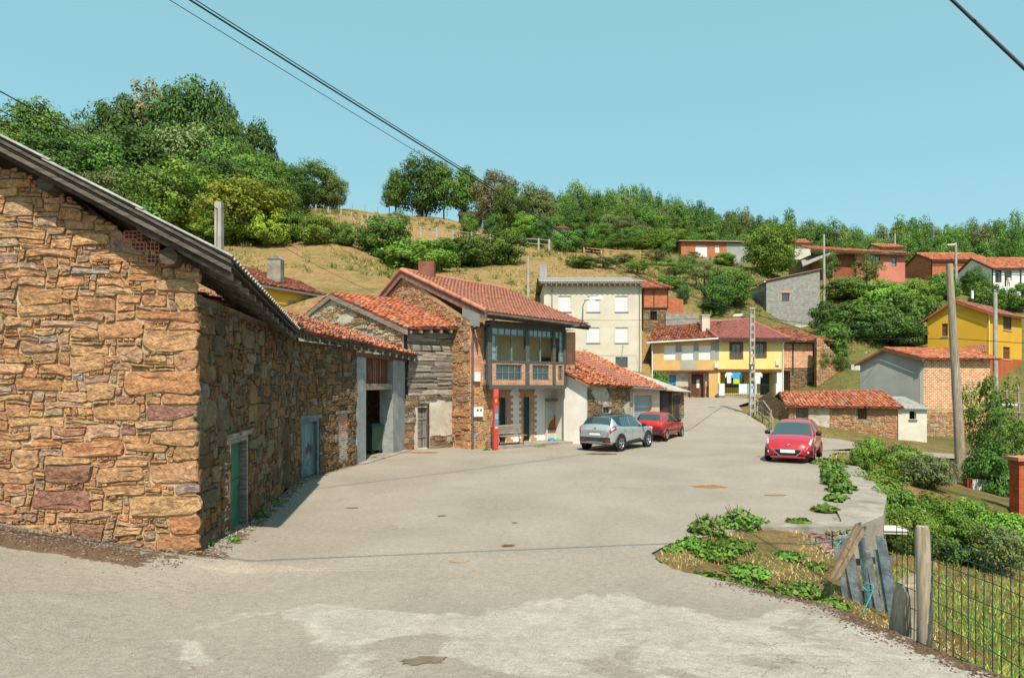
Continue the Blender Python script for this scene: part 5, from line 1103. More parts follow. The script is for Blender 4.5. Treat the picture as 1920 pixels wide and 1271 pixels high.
small('brick_attic_house', 'small ochre brick house showing above the pink house roof', 1652, 1694, 464, 478, 122, 6, 1.1, 'brick_front', pal_tile, 'house', 0, 14, 6)
small('concrete_hut', 'small pale concrete hut among trees below the wood', 1041, 1064, 428, 462, 122, 4, .6, 'plaster_beige', pal_tile_mauve, 'hut', .2, 8, 5)
small('hilltop_barn', 'dark low barn under the trees at the top of the meadow', 860, 900, 404, 416, 150, 6, 1.4, 'wood_dark', lambda r: (.12, .09, .07), 'barn', 0, 14, 6)
small('far_stone_cottage', 'distant pale cottage half hidden beside the leafy tree', 1490, 1520, 456, 470, 112, 5, 1, 'plaster_beige', pal_tile, 'house', 0, 12, 6)
# yellow house behind the left barns (U)
eL, eR, rR, rL = P(436, 523, 45), P(613, 554, 52), P(565, 529, 56), P(425, 492, 50)
fU = Fr(V((eL.x-.2, eL.y+.5, 6)), (eR-eL)); U = thing('yellow_house_behind', fU.o, 'yellow house with dirty red roof half hidden behind the left barns', 'house'); LU = (eR-eL).xy.length
hu = fU.rect(540, 563, 565, 589); hu = (hu[0], hu[1], hu[2], hu[3])
holed(fU, -1, LU-.3, 4, 9.8, [hu], 'wall', 'gold', U, .2, (1.05, 1.15, 1.6)); blind(fU, hu, U, -.08, 0, 'shutter', (.5, .48, .45))
tiles([eL, eR, rR, rL], 34, 16, U, pal_tile_red, 'tile_dirty', jit=.03, seed=101); MB().obox(eL-dz*.08, eR-eL, fU.n*.1, -dz*.14, (.8, .8, .8)).build('gutter', M['metal'], U)
MB().poly([fU(LU-.3, 4), fU(LU-.3, 9.8), rR, fU(LU-.3, 4, -6)]).build('end_wall', M['gold'], U)
c = P(517, 500, 50); MB().box(c.x-.5, c.x+.5, c.y-.4, c.y+.4, c.z-1.2, c.z+.5).prism([(c.x-.55, c.y-.45, c.z+.5), (c.x+.55, c.y-.45, c.z+.5), (c.x+.2, c.y-.45, c.z+.8), (c.x-.2, c.y-.45, c.z+.8)], (0, .9, 0)).build('chimney', M['concrete'], U)
# ---------------------------------------------------------------- cars
def cat4(a, b, c, d, t): return .5*((2*b)+(-a+c)*t+(2*a-5*b+4*c-d)*t*t+(-a+3*b-3*c+d)*t**3)
class Loft:
    def __init__(s, keys): s.k = keys; s.L = keys[-1][0]
    def key(s, x):
        k = s.k; i = 0
        while i < len(k)-2 and x > k[i+1][0]: i += 1
        t = (x-k[i][0])/(k[i+1][0]-k[i][0]); a, b, c, d = k[max(i-1, 0)], k[i], k[i+1], k[min(i+2, len(k)-1)]
        return [(b[j]+(c[j]-b[j])*t)*.55+cat4(a[j], b[j], c[j], d[j], t)*.45 for j in range(1, 6)]
    def __call__(s, x, q):
        w, zs, zb, rw, zt = s.key(x)
        p = [(w*.86, zs), (w*.975, zs+.1), (w, zs+(zb-zs)*.55), (w*.972, zb), (rw, zt-.055), (rw*.7, zt-.004), (0, zt+.012)]
        i = min(int(q), 5); t = q-i; a, b, c, d = p[max(i-1, 0)], p[i], p[i+1], p[min(i+2, 6)]
        k = .5
        y = (b[0]+(c[0]-b[0])*t)*(1-k)+cat4(a[0], b[0], c[0], d[0], t)*k; z = (b[1]+(c[1]-b[1])*t)*(1-k)+cat4(a[1], b[1], c[1], d[1], t)*k
        return V((x, y, z))
    def n(s, x, q):
        e = .01; a = s(min(x+e, s.L), q)-s(max(x-e, 0), q); b = s(x, min(q+.02, 6))-s(x, max(q-.02, 0)); n = b.cross(a)
        if n.length < 1e-9: n = V((0, 0, 1))
        n.normalize()
        if n.y < 0 and q < 4: n = -n
        if q >= 4 and n.z < 0: n = -n
        return n
    def body(s, nx=60, nq=30):
        m = MB(); xs = [s.L*(.5-.5*math.cos(math.pi*i/nx))*.35+s.L*i/nx*.65 for i in range(nx+1)]; cols = 2*nq+1; vs = []
        for x in xs:
            for j in range(nq+1): vs.append(s(x, 6*j/nq))
            for j in range(nq-1, -1, -1): p = s(x, 6*j/nq); vs.append(V((p.x, -p.y, p.z)))
        fs = [(i*cols+j, i*cols+j+1, (i+1)*cols+j+1, (i+1)*cols+j) for i in range(nx) for j in range(cols-1)]
        m.add(vs, fs, None, True); m.add([vs[j] for j in range(cols)], [tuple(range(cols))]); m.add([vs[nx*cols+j] for j in range(cols)], [tuple(range(cols))])
        m.add(vs, [(i*cols, (i+1)*cols, (i+1)*cols+cols-1, i*cols+cols-1) for i in range(nx)]); return m
    def patch(s, cs, off=.009, n=10, mirror=(1, -1), tint=None, join=False):
        """surface patch with four (x, q) corners lifted off the body; one builder for each side"""
        out = []
        for sg in mirror:
            m = MB(); vs = []
            for i in range(n+1):
                for j in range(n+1):
                    a, b = i/n, j/n; x = (cs[0][0]*(1-a)+cs[1][0]*a)*(1-b)+(cs[3][0]*(1-a)+cs[2][0]*a)*b; q = (cs[0][1]*(1-a)+cs[1][1]*a)*(1-b)+(cs[3][1]*(1-a)+cs[2][1]*a)*b
                    p = s(x, q)+s.n(x, q)*off; vs.append(V((p.x, sg*p.y, p.z)))
            c = n+1; m.add(vs, [(i*c+j, i*c+j+1, (i+1)*c+j+1, (i+1)*c+j) for i in range(n) for j in range(n)], tint, True); out.append(m)
        if join:
            m = MB(); [m.add(o.v, o.f, tint, True) for o in out]; return m
        return out
def wheel(T, x, y, r, rimm='rim', spokes=5, sg=1, wd=.2):
    m = MB(); h = wd/2
    m.lathe([(r*.62, -h), (r*.93, -h), (r, -h*.7), (r, h*.7), (r*.93, h), (r*.62, h), (r*.62, -h)], (x, y, r), 'y', 28); o = m.build('wheel', M['tyre'], T)
    yo = y+sg*(h-.015); m = MB(); m.lathe([(r*.66, 0), (r*.66, sg*.02), (r*.58, sg*.012), (r*.58, -sg*.05)], (x, yo, r), 'y', 28)
    m.lathe([(0.001, sg*.02), (r*.14, sg*.018), (r*.15, -.0)], (x, yo, r), 'y', 14)
    for k in range(spokes):
        a = 2*math.pi*k/spokes+.3; c, s = math.cos(a), math.sin(a); t = r*.075
        m.add([(x+c*r*.08-s*t, yo, r+s*r*.08+c*t), (x+c*r*.08+s*t, yo, r+s*r*.08-c*t), (x+c*r*.62+s*t*1.5, yo+sg*.008, r+s*r*.62-c*t*1.5), (x+c*r*.62-s*t*1.5, yo+sg*.008, r+s*r*.62+c*t*1.5)], [(0, 1, 2, 3)])
    m.build('rim', M[rimm], o)
    MB().lathe([(.001, -sg*.06), (r*.6, -sg*.06)], (x, yo, r), 'y', 20).build('brake_disc', M['black'], o)
def arch(T, lf, x, r, matn):
    for sg in (1, -1):
        y = sg*(lf.key(x)[0]+.004); m = MB(); n = 22; vs = []
        for rr, dy in ((r*1.0, -.16), (r*1.16, .0), (r*1.2, .012), (r*1.34, .012), (r*1.36, -.01)):
            for k in range(n+1):
                a = math.pi*(k/n)*1.16-.08*math.pi; vs.append((x+rr*math.cos(a), y+sg*dy, r+rr*math.sin(a)))
        c = n+1; m.add(vs, [(i*c+k, i*c+k+1, (i+1)*c+k+1, (i+1)*c+k) for i in range(4) for k in range(n)], None, True); m.build('wheel_arch', M[matn], T)
        MB().lathe([(.001, 0), (r*1.17, 0)], (x, y-sg*.001, r), 'y', 28).build('wheel_recess_shade', M['black'], T)  # flat black disc paints the shade of a wheel recess, body is uncut
def finish(T, rear_ax, fwd, axle_x, wb, z=0):
    f = V((fwd[0], fwd[1], 0)).normalized(); a = math.atan2(f.y, f.x); p = V((rear_ax[0], rear_ax[1], 0))-f*axle_x
    T.location = (p.x, p.y, z+.006); T.rotation_euler = (0, 0, a)
def common(T, lf, paint, wb, rx, r, trk, trim, doors, sidewin, rearwin, shield, spokes=5, rimm='rim'):
    lf.body().build('body', M[paint], T)
    for x in (rx, rx+wb):
        arch(T, lf, x, r, trim)
        for sg in (1, -1): wheel(T, x, sg*(trk/2+.04), r, rimm, spokes, sg)
    for c in sidewin:
        for m in lf.patch(c, .01): m.build('side_window', M['glass_car'], T)
    lf.patch(rearwin, .01, 12, join=True).build('rear_window', M['glass_car'], T); lf.patch(shield, .01, 12, join=True).build('windscreen', M['glass_car'], T)
    for x in doors:
        for m in lf.patch([(x, .7), (x+.012, .7), (x+.012, 3.1), (x, 3.1)], .002, 8): m.build('door_seam', M['black'], T)
    for x in doors[:-1]:
        for m in lf.patch([(x+.06, 2.62), (x+.24, 2.6), (x+.24, 2.72), (x+.06, 2.74)], .025, 4): m.build('door_handle', M[paint], T)
def mirror(T, lf, x, matn, z=.0):
    for sg in (1, -1):
        p = lf(x, 3.15); y = sg*(p.y+.12); m = MB(); m.lathe([(.001, -.11), (.06, -.1), (.085, -.02), (.085, .06), (.05, .1), (.001, .1)], (x, y, p.z+.06), 'y', 10); m.build('mirror', M[matn], T)
def plate(T, x, z, w=.52, h=.115, y=0, ang=0): MB().obox((x-.006, y-w/2, z), (.012, 0, 0), (0, w, 0), (ang, 0, h)).build('number_plate', M['white'], T)
# silver crossover
cs = local('silver_crossover', 'silver crossover car with black roof parked by the white wall', 'car')
lf = Loft([(0, .70, .42, .80, .60, .92), (.05, .80, .34, .93, .68, 1.03), (.16, .86, .30, 1.02, .68, 1.18), (.42, .885, .27, 1.05, .62, 1.47), (.75, .89, .26, 1.03, .61, 1.54), (1.4, .89, .26, 1.0, .63, 1.575), (2.1, .89, .26, .97, .62, 1.54), (2.55, .89, .26, .955, .64, 1.39), (3.1, .885, .26, .95, .72, 1.07), (3.35, .88, .26, .93, .78, 1.02), (3.8, .84, .27, .84, .70, .90), (4.04, .74, .32, .70, .58, .76), (4.12, .60, .40, .60, .46, .64)])
common(cs, lf, 'car_silver', 2.6, .72, .335, 1.54, 'cladding', [1.0, 1.78, 2.8], [[(.78, 3.12), (1.62, 3.1), (1.62, 3.9), (.92, 3.88)], [(1.68, 3.1), (2.72, 3.12), (2.4, 3.9), (1.68, 3.9)]], [(.155, 4.08), (.40, 4.2), (.40, 6), (.155, 6)], [(2.42, 4.2), (3.08, 4.1), (3.08, 6), (2.42, 6)])
lf.patch([(.42, 4.0), (2.38, 4.0), (2.38, 6), (.42, 6)], .006, 14, join=True).build('roof_panel', M['car_roof'], cs)
for c in ([(.42, 3.85), (2.5, 3.85), (2.4, 4.05), (.42, 4.05)], [(.5, 3.3), (.8, 3.1), (.92, 3.9), (.45, 3.9)]):
    for m in lf.patch(c, .007, 10): m.build('black_trim', M['car_roof'], cs)
for m in lf.patch([(.0, 0), (4.1, 0), (4.1, 1.02), (.0, 1.05)], .008, 24): m.build('lower_cladding', M['cladding'], cs)
for m in lf.patch([(1.05, 1.0), (2.75, 1.0), (2.5, 1.45), (1.5, 1.25)], .01, 10): m.build('door_cladding', M['cladding'], cs)
MB().box(-.03, .02, -.74, .74, .40, .62).build('rear_bumper', M['cladding'], cs); MB().box(-.045, -.025, -.4, .4, .36, .44).build('bumper_guard', M['metal'], cs)
for sg in (1, -1):
    lf.patch([(.01, 2.6), (.36, 2.75), (.30, 3.22), (.03, 3.3)], .016, 8, (sg,))[0].build('tail_light', M['light_red'], cs)
    lf.patch([(.05, 2.85), (.2, 2.88), (.18, 3.08), (.05, 3.1)], .021, 6, (sg,))[0].build('reverse_light', M['light_clear'], cs)
    MB().box(-.036, -.03, sg*.62-.12, sg*.62+.12, .46, .50).build('reflector', M['light_red'], cs)
    lf.patch([(3.62, 2.7), (4.0, 2.6), (3.98, 3.3), (3.5, 3.4)], .012, 6, (sg,))[0].build('headlight', M['light_clear'], cs)
plate(cs, -.012, .70); MB().box(-.03, .0, -.3, .3, .82, .845).build('tailgate_trim', M['metal'], cs)
pe_ = lf(.05, 6); m = MB(); [m.quad(*[(pe_.x-.03+z*.25, y*k, pe_.z-.05+z*k) for (y, z), k in zip(((0, .075), (.05, 0), (0, -.075), (-.05, 0)), (1, 1, 1, 1))])]; m.build('emblem', M['rim'], cs)
MB().tube([(.13, .0, 1.14), (.02, .0, 1.1)], .012, 5).build('wiper', M['black'], cs) if 0 else None
mirror(cs, lf, 2.75, 'black')
finish(cs, (4.0, 29.25), (.61, .79), .72, 2.6)
# old red hatchback
cr = local('red_old_hatchback', 'older red three door hatchback with dark bumpers parked ahead of the silver car', 'car')
lf = Loft([(0, .70, .40, .72, .62, .78), (.04, .76, .34, .85, .68, .92), (.14, .79, .28, .89, .66, 1.02), (.40, .81, .25, .90, .58, 1.30), (.62, .81, .24, .90, .57, 1.37), (1.2, .815, .24, .88, .57, 1.395), (1.75, .815, .24, .86, .57, 1.36), (2.15, .81, .24, .85, .60, 1.22), (2.68, .80, .24, .84, .68, .92), (2.95, .79, .24, .82, .70, .88), (3.4, .76, .25, .74, .64, .80), (3.64, .68, .32, .62, .54, .66), (3.71, .58, .40, .54, .46, .57)])
common(cr, lf, 'car_red_old', 2.47, .58, .275, 1.38, 'car_red_old', [1.35, 2.5], [[(.72, 3.15), (1.26, 3.12), (1.26, 3.85), (.85, 3.85)], [(1.34, 3.12), (2.35, 3.15), (2.08, 3.85), (1.34, 3.85)]], [(.14, 4.12), (.40, 4.2), (.40, 6), (.14, 6)], [(2.1, 4.2), (2.66, 4.1), (2.66, 6), (2.1, 6)], 7, 'metal')
MB().box(-.06, .08, -.78, .78, .34, .56).build('rear_bumper', M['cladding'], cr)
for m in lf.patch([(.3, 1.5), (3.4, 1.5), (3.4, 1.72), (.3, 1.72)], .014, 16): m.build('rubbing_strip', M['cladding'], cr)
MB().box(-.02, .05, -.72, .72, .57, .70).build('tail_panel', M['light_red'], cr); plate(cr, -.03, .60)
for m in lf.patch([(3.35, 2.6), (3.62, 2.5), (3.6, 3.3), (3.25, 3.3)], .012, 6): m.build('headlight', M['light_clear'], cr)
MB().tube([(.12, .1, .96), (.22, -.35, 1.13)], .012, 5).build('wiper', M['black'], cr)
mirror(cr, lf, 2.3, 'black')
finish(cr, (7.1, 33.95), (.53, .85), .58, 2.47, plaza(7.7, 34.5))
# red city car facing the camera
ci = local('red_city_car', 'shiny crimson city car with white front plate facing the square', 'car')
lf = Loft([(0, .66, .42, .80, .58, .9), (.05, .76, .34, .95, .66, 1.05), (.2, .81, .28, 1.0, .62, 1.28), (.45, .83, .26, 1.0, .58, 1.45), (.9, .83, .25, .97, .58, 1.5), (1.5, .83, .25, .95, .58, 1.5), (1.95, .83, .25, .94, .60, 1.41), (2.35, .83, .25, .93, .65, 1.20), (2.75, .825, .25, .92, .72, 1.0), (3.0, .82, .25, .88, .74, .95), (3.35, .79, .25, .76, .68, .84), (3.55, .72, .27, .62, .60, .70), (3.64, .64, .30, .52, .52, .57), (3.67, .56, .34, .46, .46, .50)])
common(ci, lf, 'car_red', 2.385, .58, .29, 1.46, 'car_red', [.9, 1.5, 2.5], [[(.6, 3.15), (1.4, 3.12), (1.4, 3.88), (.75, 3.88)], [(1.46, 3.12), (2.4, 3.15), (2.02, 3.88), (1.46, 3.88)]], [(.12, 4.1), (.40, 4.2), (.40, 6), (.12, 6)], [(1.98, 4.12), (2.74, 4.02), (2.74, 6), (1.98, 6)], 6)
for sg in (1, -1):
    lf.patch([(3.06, 3.3), (3.5, 2.75), (3.46, 3.62), (3.16, 3.95)], .014, 8, (sg,))[0].build('headlight', M['light_clear'], ci)
    c = V((3.585, sg*.56, .42)); MB().add([c+V(p) for p in ((.02, -.14, -.07), (.0, .1*sg*sg, -.07), (-.03, .1, .1), (.01, -.12, .06))], [(0, 1, 2, 3)]).build('fog_recess', M['black'], ci) if 0 else None
    lf.patch([(3.44, .9), (3.625, .75), (3.625, 1.75), (3.45, 2.0)], .012, 6, (sg,))[0].build('fog_recess', M['black'], ci)
    p = lf(3.56, 1.35); MB().lathe([(.001, .03), (.045, .02), (.05, 0)], (0, 0, 0), 'z', 12).build('fog_lamp', M['light_clear'], ci).matrix_local = Matrix.Translation((p.x+.035, sg*(p.y-.03), p.z)) @ Matrix.Rotation(math.radians(80), 4, 'Y')
gr = [(-.46, .50), (.46, .50), (.42, .42), (.28, .28), (-.28, .28), (-.42, .42)]
MB().prism([(3.672, y, z) for y, z in gr], (.012, 0, 0)).build('grille', M['black'], ci); plate(ci, 3.695, .385, .5, .11)
MB().prism([(3.66, y*1.09, .39+(z-.39)*1.16) for y, z in gr], (.012, 0, 0)).build('grille_surround', M['rim'], ci)
MB().box(3.6, 3.69, -.6, .6, .20, .26).build('front_lip', M['car_red'], ci)
pe_ = lf(3.58, 6); m = MB(); m.tube([(pe_.x+.045+.02*math.sin(a), .085*math.cos(a), pe_.z-.015+.045*math.sin(a)) for a in [k*math.pi/8 for k in range(17)]], .009, 5)
m.tube([(pe_.x+.05, .035, pe_.z-.05), (pe_.x+.05, .03, pe_.z+.02)], .009, 5).tube([(pe_.x+.05, -.035, pe_.z-.04), (pe_.x+.05, -.03, pe_.z+.03)], .009, 5).tube([(pe_.x+.05, .033, pe_.z-.025), (pe_.x+.05, -.033, pe_.z-.005)], .009, 5); m.build('emblem', M['rim'], ci)
MB().obox((3.5, -.62, .655), (.0, 1.24, 0), (.03, 0, -.0), (.01, 0, .012)).build('bonnet_seam', M['black'], ci) if 0 else None
mirror(ci, lf, 2.32, 'black')
finish(ci, (11.64, 27.09), (-.5, -.866), .58, 2.385, .0)
# ---------------------------------------------------------------- square furniture
pv = .11
bn = thing('park_bench', fE(fE.u(958, .35), pv, .3), 'weathered slatted bench under the gallery beside the red totem', 'bench')
b0, b1 = fE.u(936, .35), fE.u(984, .35)
for k in range(4): MB().fbox(fE, b0, b1, pv+.40+.0*k, pv+.435, .10+k*.11, .19+k*.11, (R(.85, 1.15),)*3).build('seat_slat', M['wood_bench'], bn)
for k in range(4): MB().obox(fE(b0, pv+.50+k*.105, .08-.02*k), fE.d*(b1-b0), fE.n*.03, dz*.085-fE.n*.015, (R(.85, 1.15),)*3).build('back_slat', M['wood_bench'], bn)
for s in (.12, .88):
    x = b0+(b1-b0)*s; MB().tube([fE(x, pv, .5), fE(x, pv+.2, .44), fE(x, pv+.39, .52), fE(x, pv+.39, .12), fE(x, pv+.92, .0)], .022, 6).tube([fE(x, pv+.39, .12), fE(x, pv+.2, .18), fE(x, pv, .1)], .022, 6).build('leg', M['iron'], bn)
tp = G(929, 843, .02); tt = thing('red_totem', tp, 'tall narrow red information totem at the corner of the gallery house', 'sign')
fT = Fr(tp-fE.d*.13, fE.d); MB().fbox(fT, 0, .25, 0, 2.68, -.03, .06).build('panel', M['red_sign'], tt)
MB().fbox(fT, .0, .25, 2.36, 2.68, .061, .066, (1.25, 1.6, 1.7)).build('top_band', M['red_sign'], tt)
for k, (v, h, c, w_) in enumerate(((2.1, .14, (.75, .3, .03), .11), (1.83, .12, (.55, .1, .1), .2), (1.65, .16, (.03, .28, .32), .15), (1.35, .26, (.1, .45, .55), .17), (1.1, .2, (.06, .25, .4), .17), (.95, .1, (.6, .55, .3), .15))):
    MB().fbox(fT, .06, .06+w_, v, v+h, .061, .066, c).build('sign_square', M['flat'], tt)
for px, col, lab, s in ((1034, (.05, .25, .5), 'crumpled blue bag on the ground under the notice board', .18), (1046, (.1, .42, .2), 'small green bag on the ground under the notice board', .13)):
    u = fE.u(px, -.1); T = thing('plastic_bag', fE(u, pv, -.1), lab, 'bag'); m = MB(); r = random.Random(px); vs = []
    for j in range(5):
        for k in range(8): a = k*math.pi/4; rr = s*[1, 1.15, .95, .6, .1][j]*r.uniform(.75, 1.2); vs.append(fE(u, pv, -.1)+V((rr*math.cos(a), rr*math.sin(a)*.7, s*[.0, .25, .55, .8, .9][j])))
    m.add(vs, [(j*8+k, j*8+(k+1) % 8, j*8+8+(k+1) % 8, j*8+8+k) for j in range(4) for k in range(8)], col); m.build('bag_body', M['cloth'], T)
# poles
def pole(name, lab, base, top, r0, r1, matn, n=10, cat='pole', group=None):
    T = thing(name, base, lab, cat, group); MB().tube([base-dz*.3, base.lerp(top, .33)+V((.03, .02, 0)), base.lerp(top, .66), top], [r0, r0+(r1-r0)*.33, r0+(r1-r0)*.66, r1], n).build('shaft', M[matn], T); return T
wp_b, wp_t = V((18.15, 26.9, -1.35)), P(1780, 495, 26.9)
pole('wooden_utility_pole', 'leaning thick grey wooden utility pole among the brambles', wp_b, wp_t, .205, .12, 'wood_pole', 12)
cb, ct = V((16.2, 45, .7)), P(1409, 580, 45)
T = thing('concrete_lattice_pole', cb, 'concrete lattice utility pole with street lamp in front of the yellow house', 'pole')
for sx in (-.2, .12): MB().add([(cb.x+sx, cb.y-.12, cb.z-.3), (cb.x+sx+.09, cb.y-.12, cb.z-.3), (cb.x+sx+.09, cb.y+.12, cb.z-.3), (cb.x+sx, cb.y+.12, cb.z-.3), (cb.x+sx*.7, cb.y-.08, ct.z), (cb.x+sx*.7+.07, cb.y-.08, ct.z), (cb.x+sx*.7+.07, cb.y+.08, ct.z), (cb.x+sx*.7, cb.y+.08, ct.z)], [(0, 1, 5, 4), (1, 2, 6, 5), (2, 3, 7, 6), (3, 0, 4, 7), (4, 5, 6, 7)]).build('upright', M['concrete_pole'], T)
for k in range(13): z = cb.z+.3+k*.53; MB().box(cb.x-.13, cb.x+.13, cb.y-.07, cb.y+.07, z, z+.2).build('web', M['concrete_pole'], T)
MB().box(cb.x-.2, cb.x+.17, cb.y-.13, cb.y+.13, ct.z, ct.z+.12).build('cap', M['concrete_pole'], T)
la = P(1404, 593, 44.8); lb = P(1390, 592, 44.6); MB().tube([la, lb], .03, 6).build('lamp_arm', M['metal'], T); MB().obox(P(1389, 593, 44.6)-V((.5, .12, 0)), (.55, 0, .02), (0, .26, 0), (.05, 0, .13)).build('lamp_head', M['white'], T)
u = P(1408, 683, 44.7); MB().lathe([(.001, -.1), (.14, -.1), (.15, .05), (.001, .08)], u, 'y', 14).build('meter', M['metal'], T)
pole('concrete_post_pole', 'round concrete pole standing in front of the golden house', V((34.8, 48, -1)), P(1866, 548, 48), .2, .13, 'concrete_pole')
pl = V((-13.17, 30, 2)); T = thing('square_concrete_pole', pl, 'square concrete pole rising behind the near barn roof', 'pole'); t_ = P(411, 380, 30); MB().box(t_.x-.15, t_.x+.15, 29.85, 30.15, 1.5, t_.z).build('shaft', M['concrete_pole'], T); MB().tube([t_+V((-.35, 0, -.25)), t_+V((.35, 0, -.25))], .03, 5).build('bracket', M['iron'], T)
for px, pt_, pb_, Y, lab in ((1545, 440, 545, 80, 'thin pale pole in front of the pink house'), (990, 482, 560, 62, 'thin grey pole on the meadow left of the beige house'), (1678, 437, 470, 124, 'thin distant pole above the small brick house')):
    b_ = P(px, pb_, Y); pole('slim_pole', lab, b_-dz*1, P(px, pt_, Y), .17, .12, 'concrete_pole', 7)
T = pole('hill_lamp_post', 'grey lamp post in front of the brick hillside barn', P(1793, 528, 92)-dz, P(1792, 455, 92), .2, .14, 'concrete_pole', 7); a = P(1792, 460, 92); MB().obox(a+V((-1.2, -.1, 0)), (1.1, 0, .05), (0, .3, 0), (0, 0, .14)).build('lamp_head', M['white'], T)
# wires
def wire(lab, pts, r=.02, sag=0, n=10):
    out = []
    for a, b in zip(pts, pts[1:]):
        for k in range(n): t = k/n; out.append(a.lerp(b, t)-dz*sag*4*t*(1-t))
    out.append(pts[-1]); T = thing('overhead_wire', pts[-1], lab, 'wire', 'overhead wires'); MB().tube(out, r, 5).build('cable', M['wire'], T)
def curve(pts, n=24):
    o = []
    for i in range(len(pts)-1):
        a, b, c, d = pts[max(i-1, 0)], pts[i], pts[i+1], pts[min(i+2, len(pts)-1)]
        for k in range(n//(len(pts)-1)+1): t = k/(n//(len(pts)-1)+1); o.append(cat4(a, b, c, d, t))
    return o+[pts[-1]]
main = [V(p) for p in ((-8, 8.3, 10.2), (-4, 13.2, 9), (0, 18.1, 7.85), (3.85, 23.3, 6.95), (8.5, 30, 6.7), (16.1, 45, 7.75))]
wire('thick black cable running down to the concrete lattice pole', curve(main), .017, 0, 1)
wire('thin cable just left of the thick black cable', curve([p+V((-.28, .05, -.02-.01*i)) for i, p in enumerate(main)]), .007, 0, 1)
wire('second black strand close beside the thick cable', curve([p+V((.05, 0, .03)) for p in main]), .010, 0, 1)
wire('black wire crossing the left wood above the barn roof', [P(-120, 105, 13), P(560, 468, 48)], .016, .15)
wire('lower thin wire crossing the left wood above the barn roof', [P(-80, 165, 14), P(410, 392, 30), P(700, 548, 46)], .012, .2)
wire('heavy twisted cable at the top right corner', [P(1700, -70, 8.5), P(1785, 0, 8), P(1935, 142, 7.2), P(2200, 420, 6)], .020, .0, 3)
wire('slack wires from the lattice pole across to the bramble bank', [P(1410, 586, 45), P(1560, 632, 50), P(1790, 560, 56)], .02, .1)
wire('wire from the lattice pole towards the golden house', [P(1412, 590, 45), P(1868, 560, 48)], .018, 1.3, 16)
wire('wire crossing in front of the golden house', [P(1610, 636, 44), P(1790, 635, 40), P(1960, 646, 36)], .018, .0)
wire('wire along the front of the beige house', [P(1000, 596, 58), P(1206, 600, 58), P(1408, 590, 45)], .014, .1)
wire('high wire over the square seen mainly by its shadow', [V((-10, 4.2, 8.8)), V((-3.7, 5.2, 8.5)), V((3.9, 6.5, 8.5)), V((14, 8.2, 8.9))], .022, 0)
# ---------------------------------------------------------------- parapet, gate, fence on the right
pw = thing('parapet_wall', V((7, 14, -1)), 'curved low concrete parapet wall at the edge of the square', 'wall')
ins = [(5.2, 13.8), (6.9, 13.95), (7.35, 15.1), (8.85, 17.3), (10.1, 20), (11, 22), (11.7, 23.8)]; ots = [(5.0, 13.42), (7.0, 13.5), (8.02, 14.4), (9.5, 16.9), (10.65, 19.7), (11.5, 21.7), (12.2, 23.6)]
zt2 = [.02, .03, .07, .07, .06, .05, .03]
m = MB(); rr = random.Random(8)
for i in range(6):
    for k in range(4):
        def L2(A, s): return V((A[i][0]+(A[i+1][0]-A[i][0])*s, A[i][1]+(A[i+1][1]-A[i][1])*s, 0))
        a, b = k/4, (k+1)/4; za, zb_ = zt2[i]+(zt2[i+1]-zt2[i])*a, zt2[i]+(zt2[i+1]-zt2[i])*b
        p, q, r, s = L2(ins, a), L2(ins, b), L2(ots, b), L2(ots, a)
        m.quad(p+dz*za, q+dz*zb_, r+dz*zb_, s+dz*za); m.quad(s+dz*za, r+dz*zb_, r-dz*2, s-dz*2); m.quad(p+dz*za, q+dz*zb_, q-dz*.3, p-dz*.3)
m.quad(V((5.2, 13.8, .02)), V((5.0, 13.42, .02)), V((5.0, 13.42, -2)), V((5.2, 13.8, -2))); m.build('wall_body', M['concrete'], pw)
fpw = Fr((5.0, 13.40, 0), (1, .04)); lay(rubble(fpw, .05, 1.9, -1.2, -.03, lambda u, v: v < -.03-.1*math.sin(u*2), .13, .09, 6, (2, 4), (2, 3), (1, 3), (1, 2), (.02, .06), lambda r: tuple(x*r.uniform(.7, 1.1) for x in (.34, .29, .23)), 5), pw, 70)
gt = thing('pallet_gate', V((5, 9.5, -.5)), 'makeshift gate of grey pallet slats tied with turquoise rope', 'gate')
g0, g1 = V((5.2, 10.35, -.8)), V((5.68, 9.85, -.72)); gd = (g1-g0); gn = V((-.95, .3, 0))
for k in range(10):
    s = k/9; b_ = g0.lerp(g1, s); t_ = g0.lerp(g1, s-.28+.06*math.sin(k*2))+dz*(1.16+.1*s+.14*math.sin(k*1.7)); MB().obox(b_+V((.01*(k % 2), .03*(k % 2), 0)), t_-b_, gd.normalized()*.09, V((.01, .025, 0)), (R(.75, 1.1), R(.85, 1.1), R(.95, 1.15))).build('slat', mat('slat_grey%d' % k, (.28, .30, .30), (.17, .185, .185), 5, .9, .4, 14, .006, fine=.4), gt)
for z0, z1 in ((.35, .45), (.85, 1.0)): MB().obox(g0+dz*z0+V((0, .07, 0)), gd+dz*.12, dz*.1, V((.01, .03, 0)), (.8, .85, .9)).build('rail', M['wood_grey'], gt)
for j in (0, 1): a, b_ = P(1606+j*11, 983+j*6, 10.2-.1*j), P(1556+j*10, 1085, 9.9-.1*j); MB().obox(a, b_-a, (.085, 0, .03), (0, .045, 0), (.6, .5, .42)).build('brace_plank', M['wood_pole'], gt)
sp_ = thing('weathered_stump_post', V((4.28, 7.25, -.3)), 'thick weathered stump post beside the pallet gate', 'post')
m = MB(); n = 16; vs = []
for z, r in ((-.6, .2), (.3, .185), (.66, .18), (.76, .15), (.80, .08)):
    for k in range(n): a = 2*math.pi*k/n; q = r*(1+.1*math.sin(k*5.1)+.06*math.sin(k*2.3)); vs.append((4.28+q*math.cos(a)+.1*z, 7.25+q*math.sin(a), z+.06*math.cos(a)*(z > .6)))
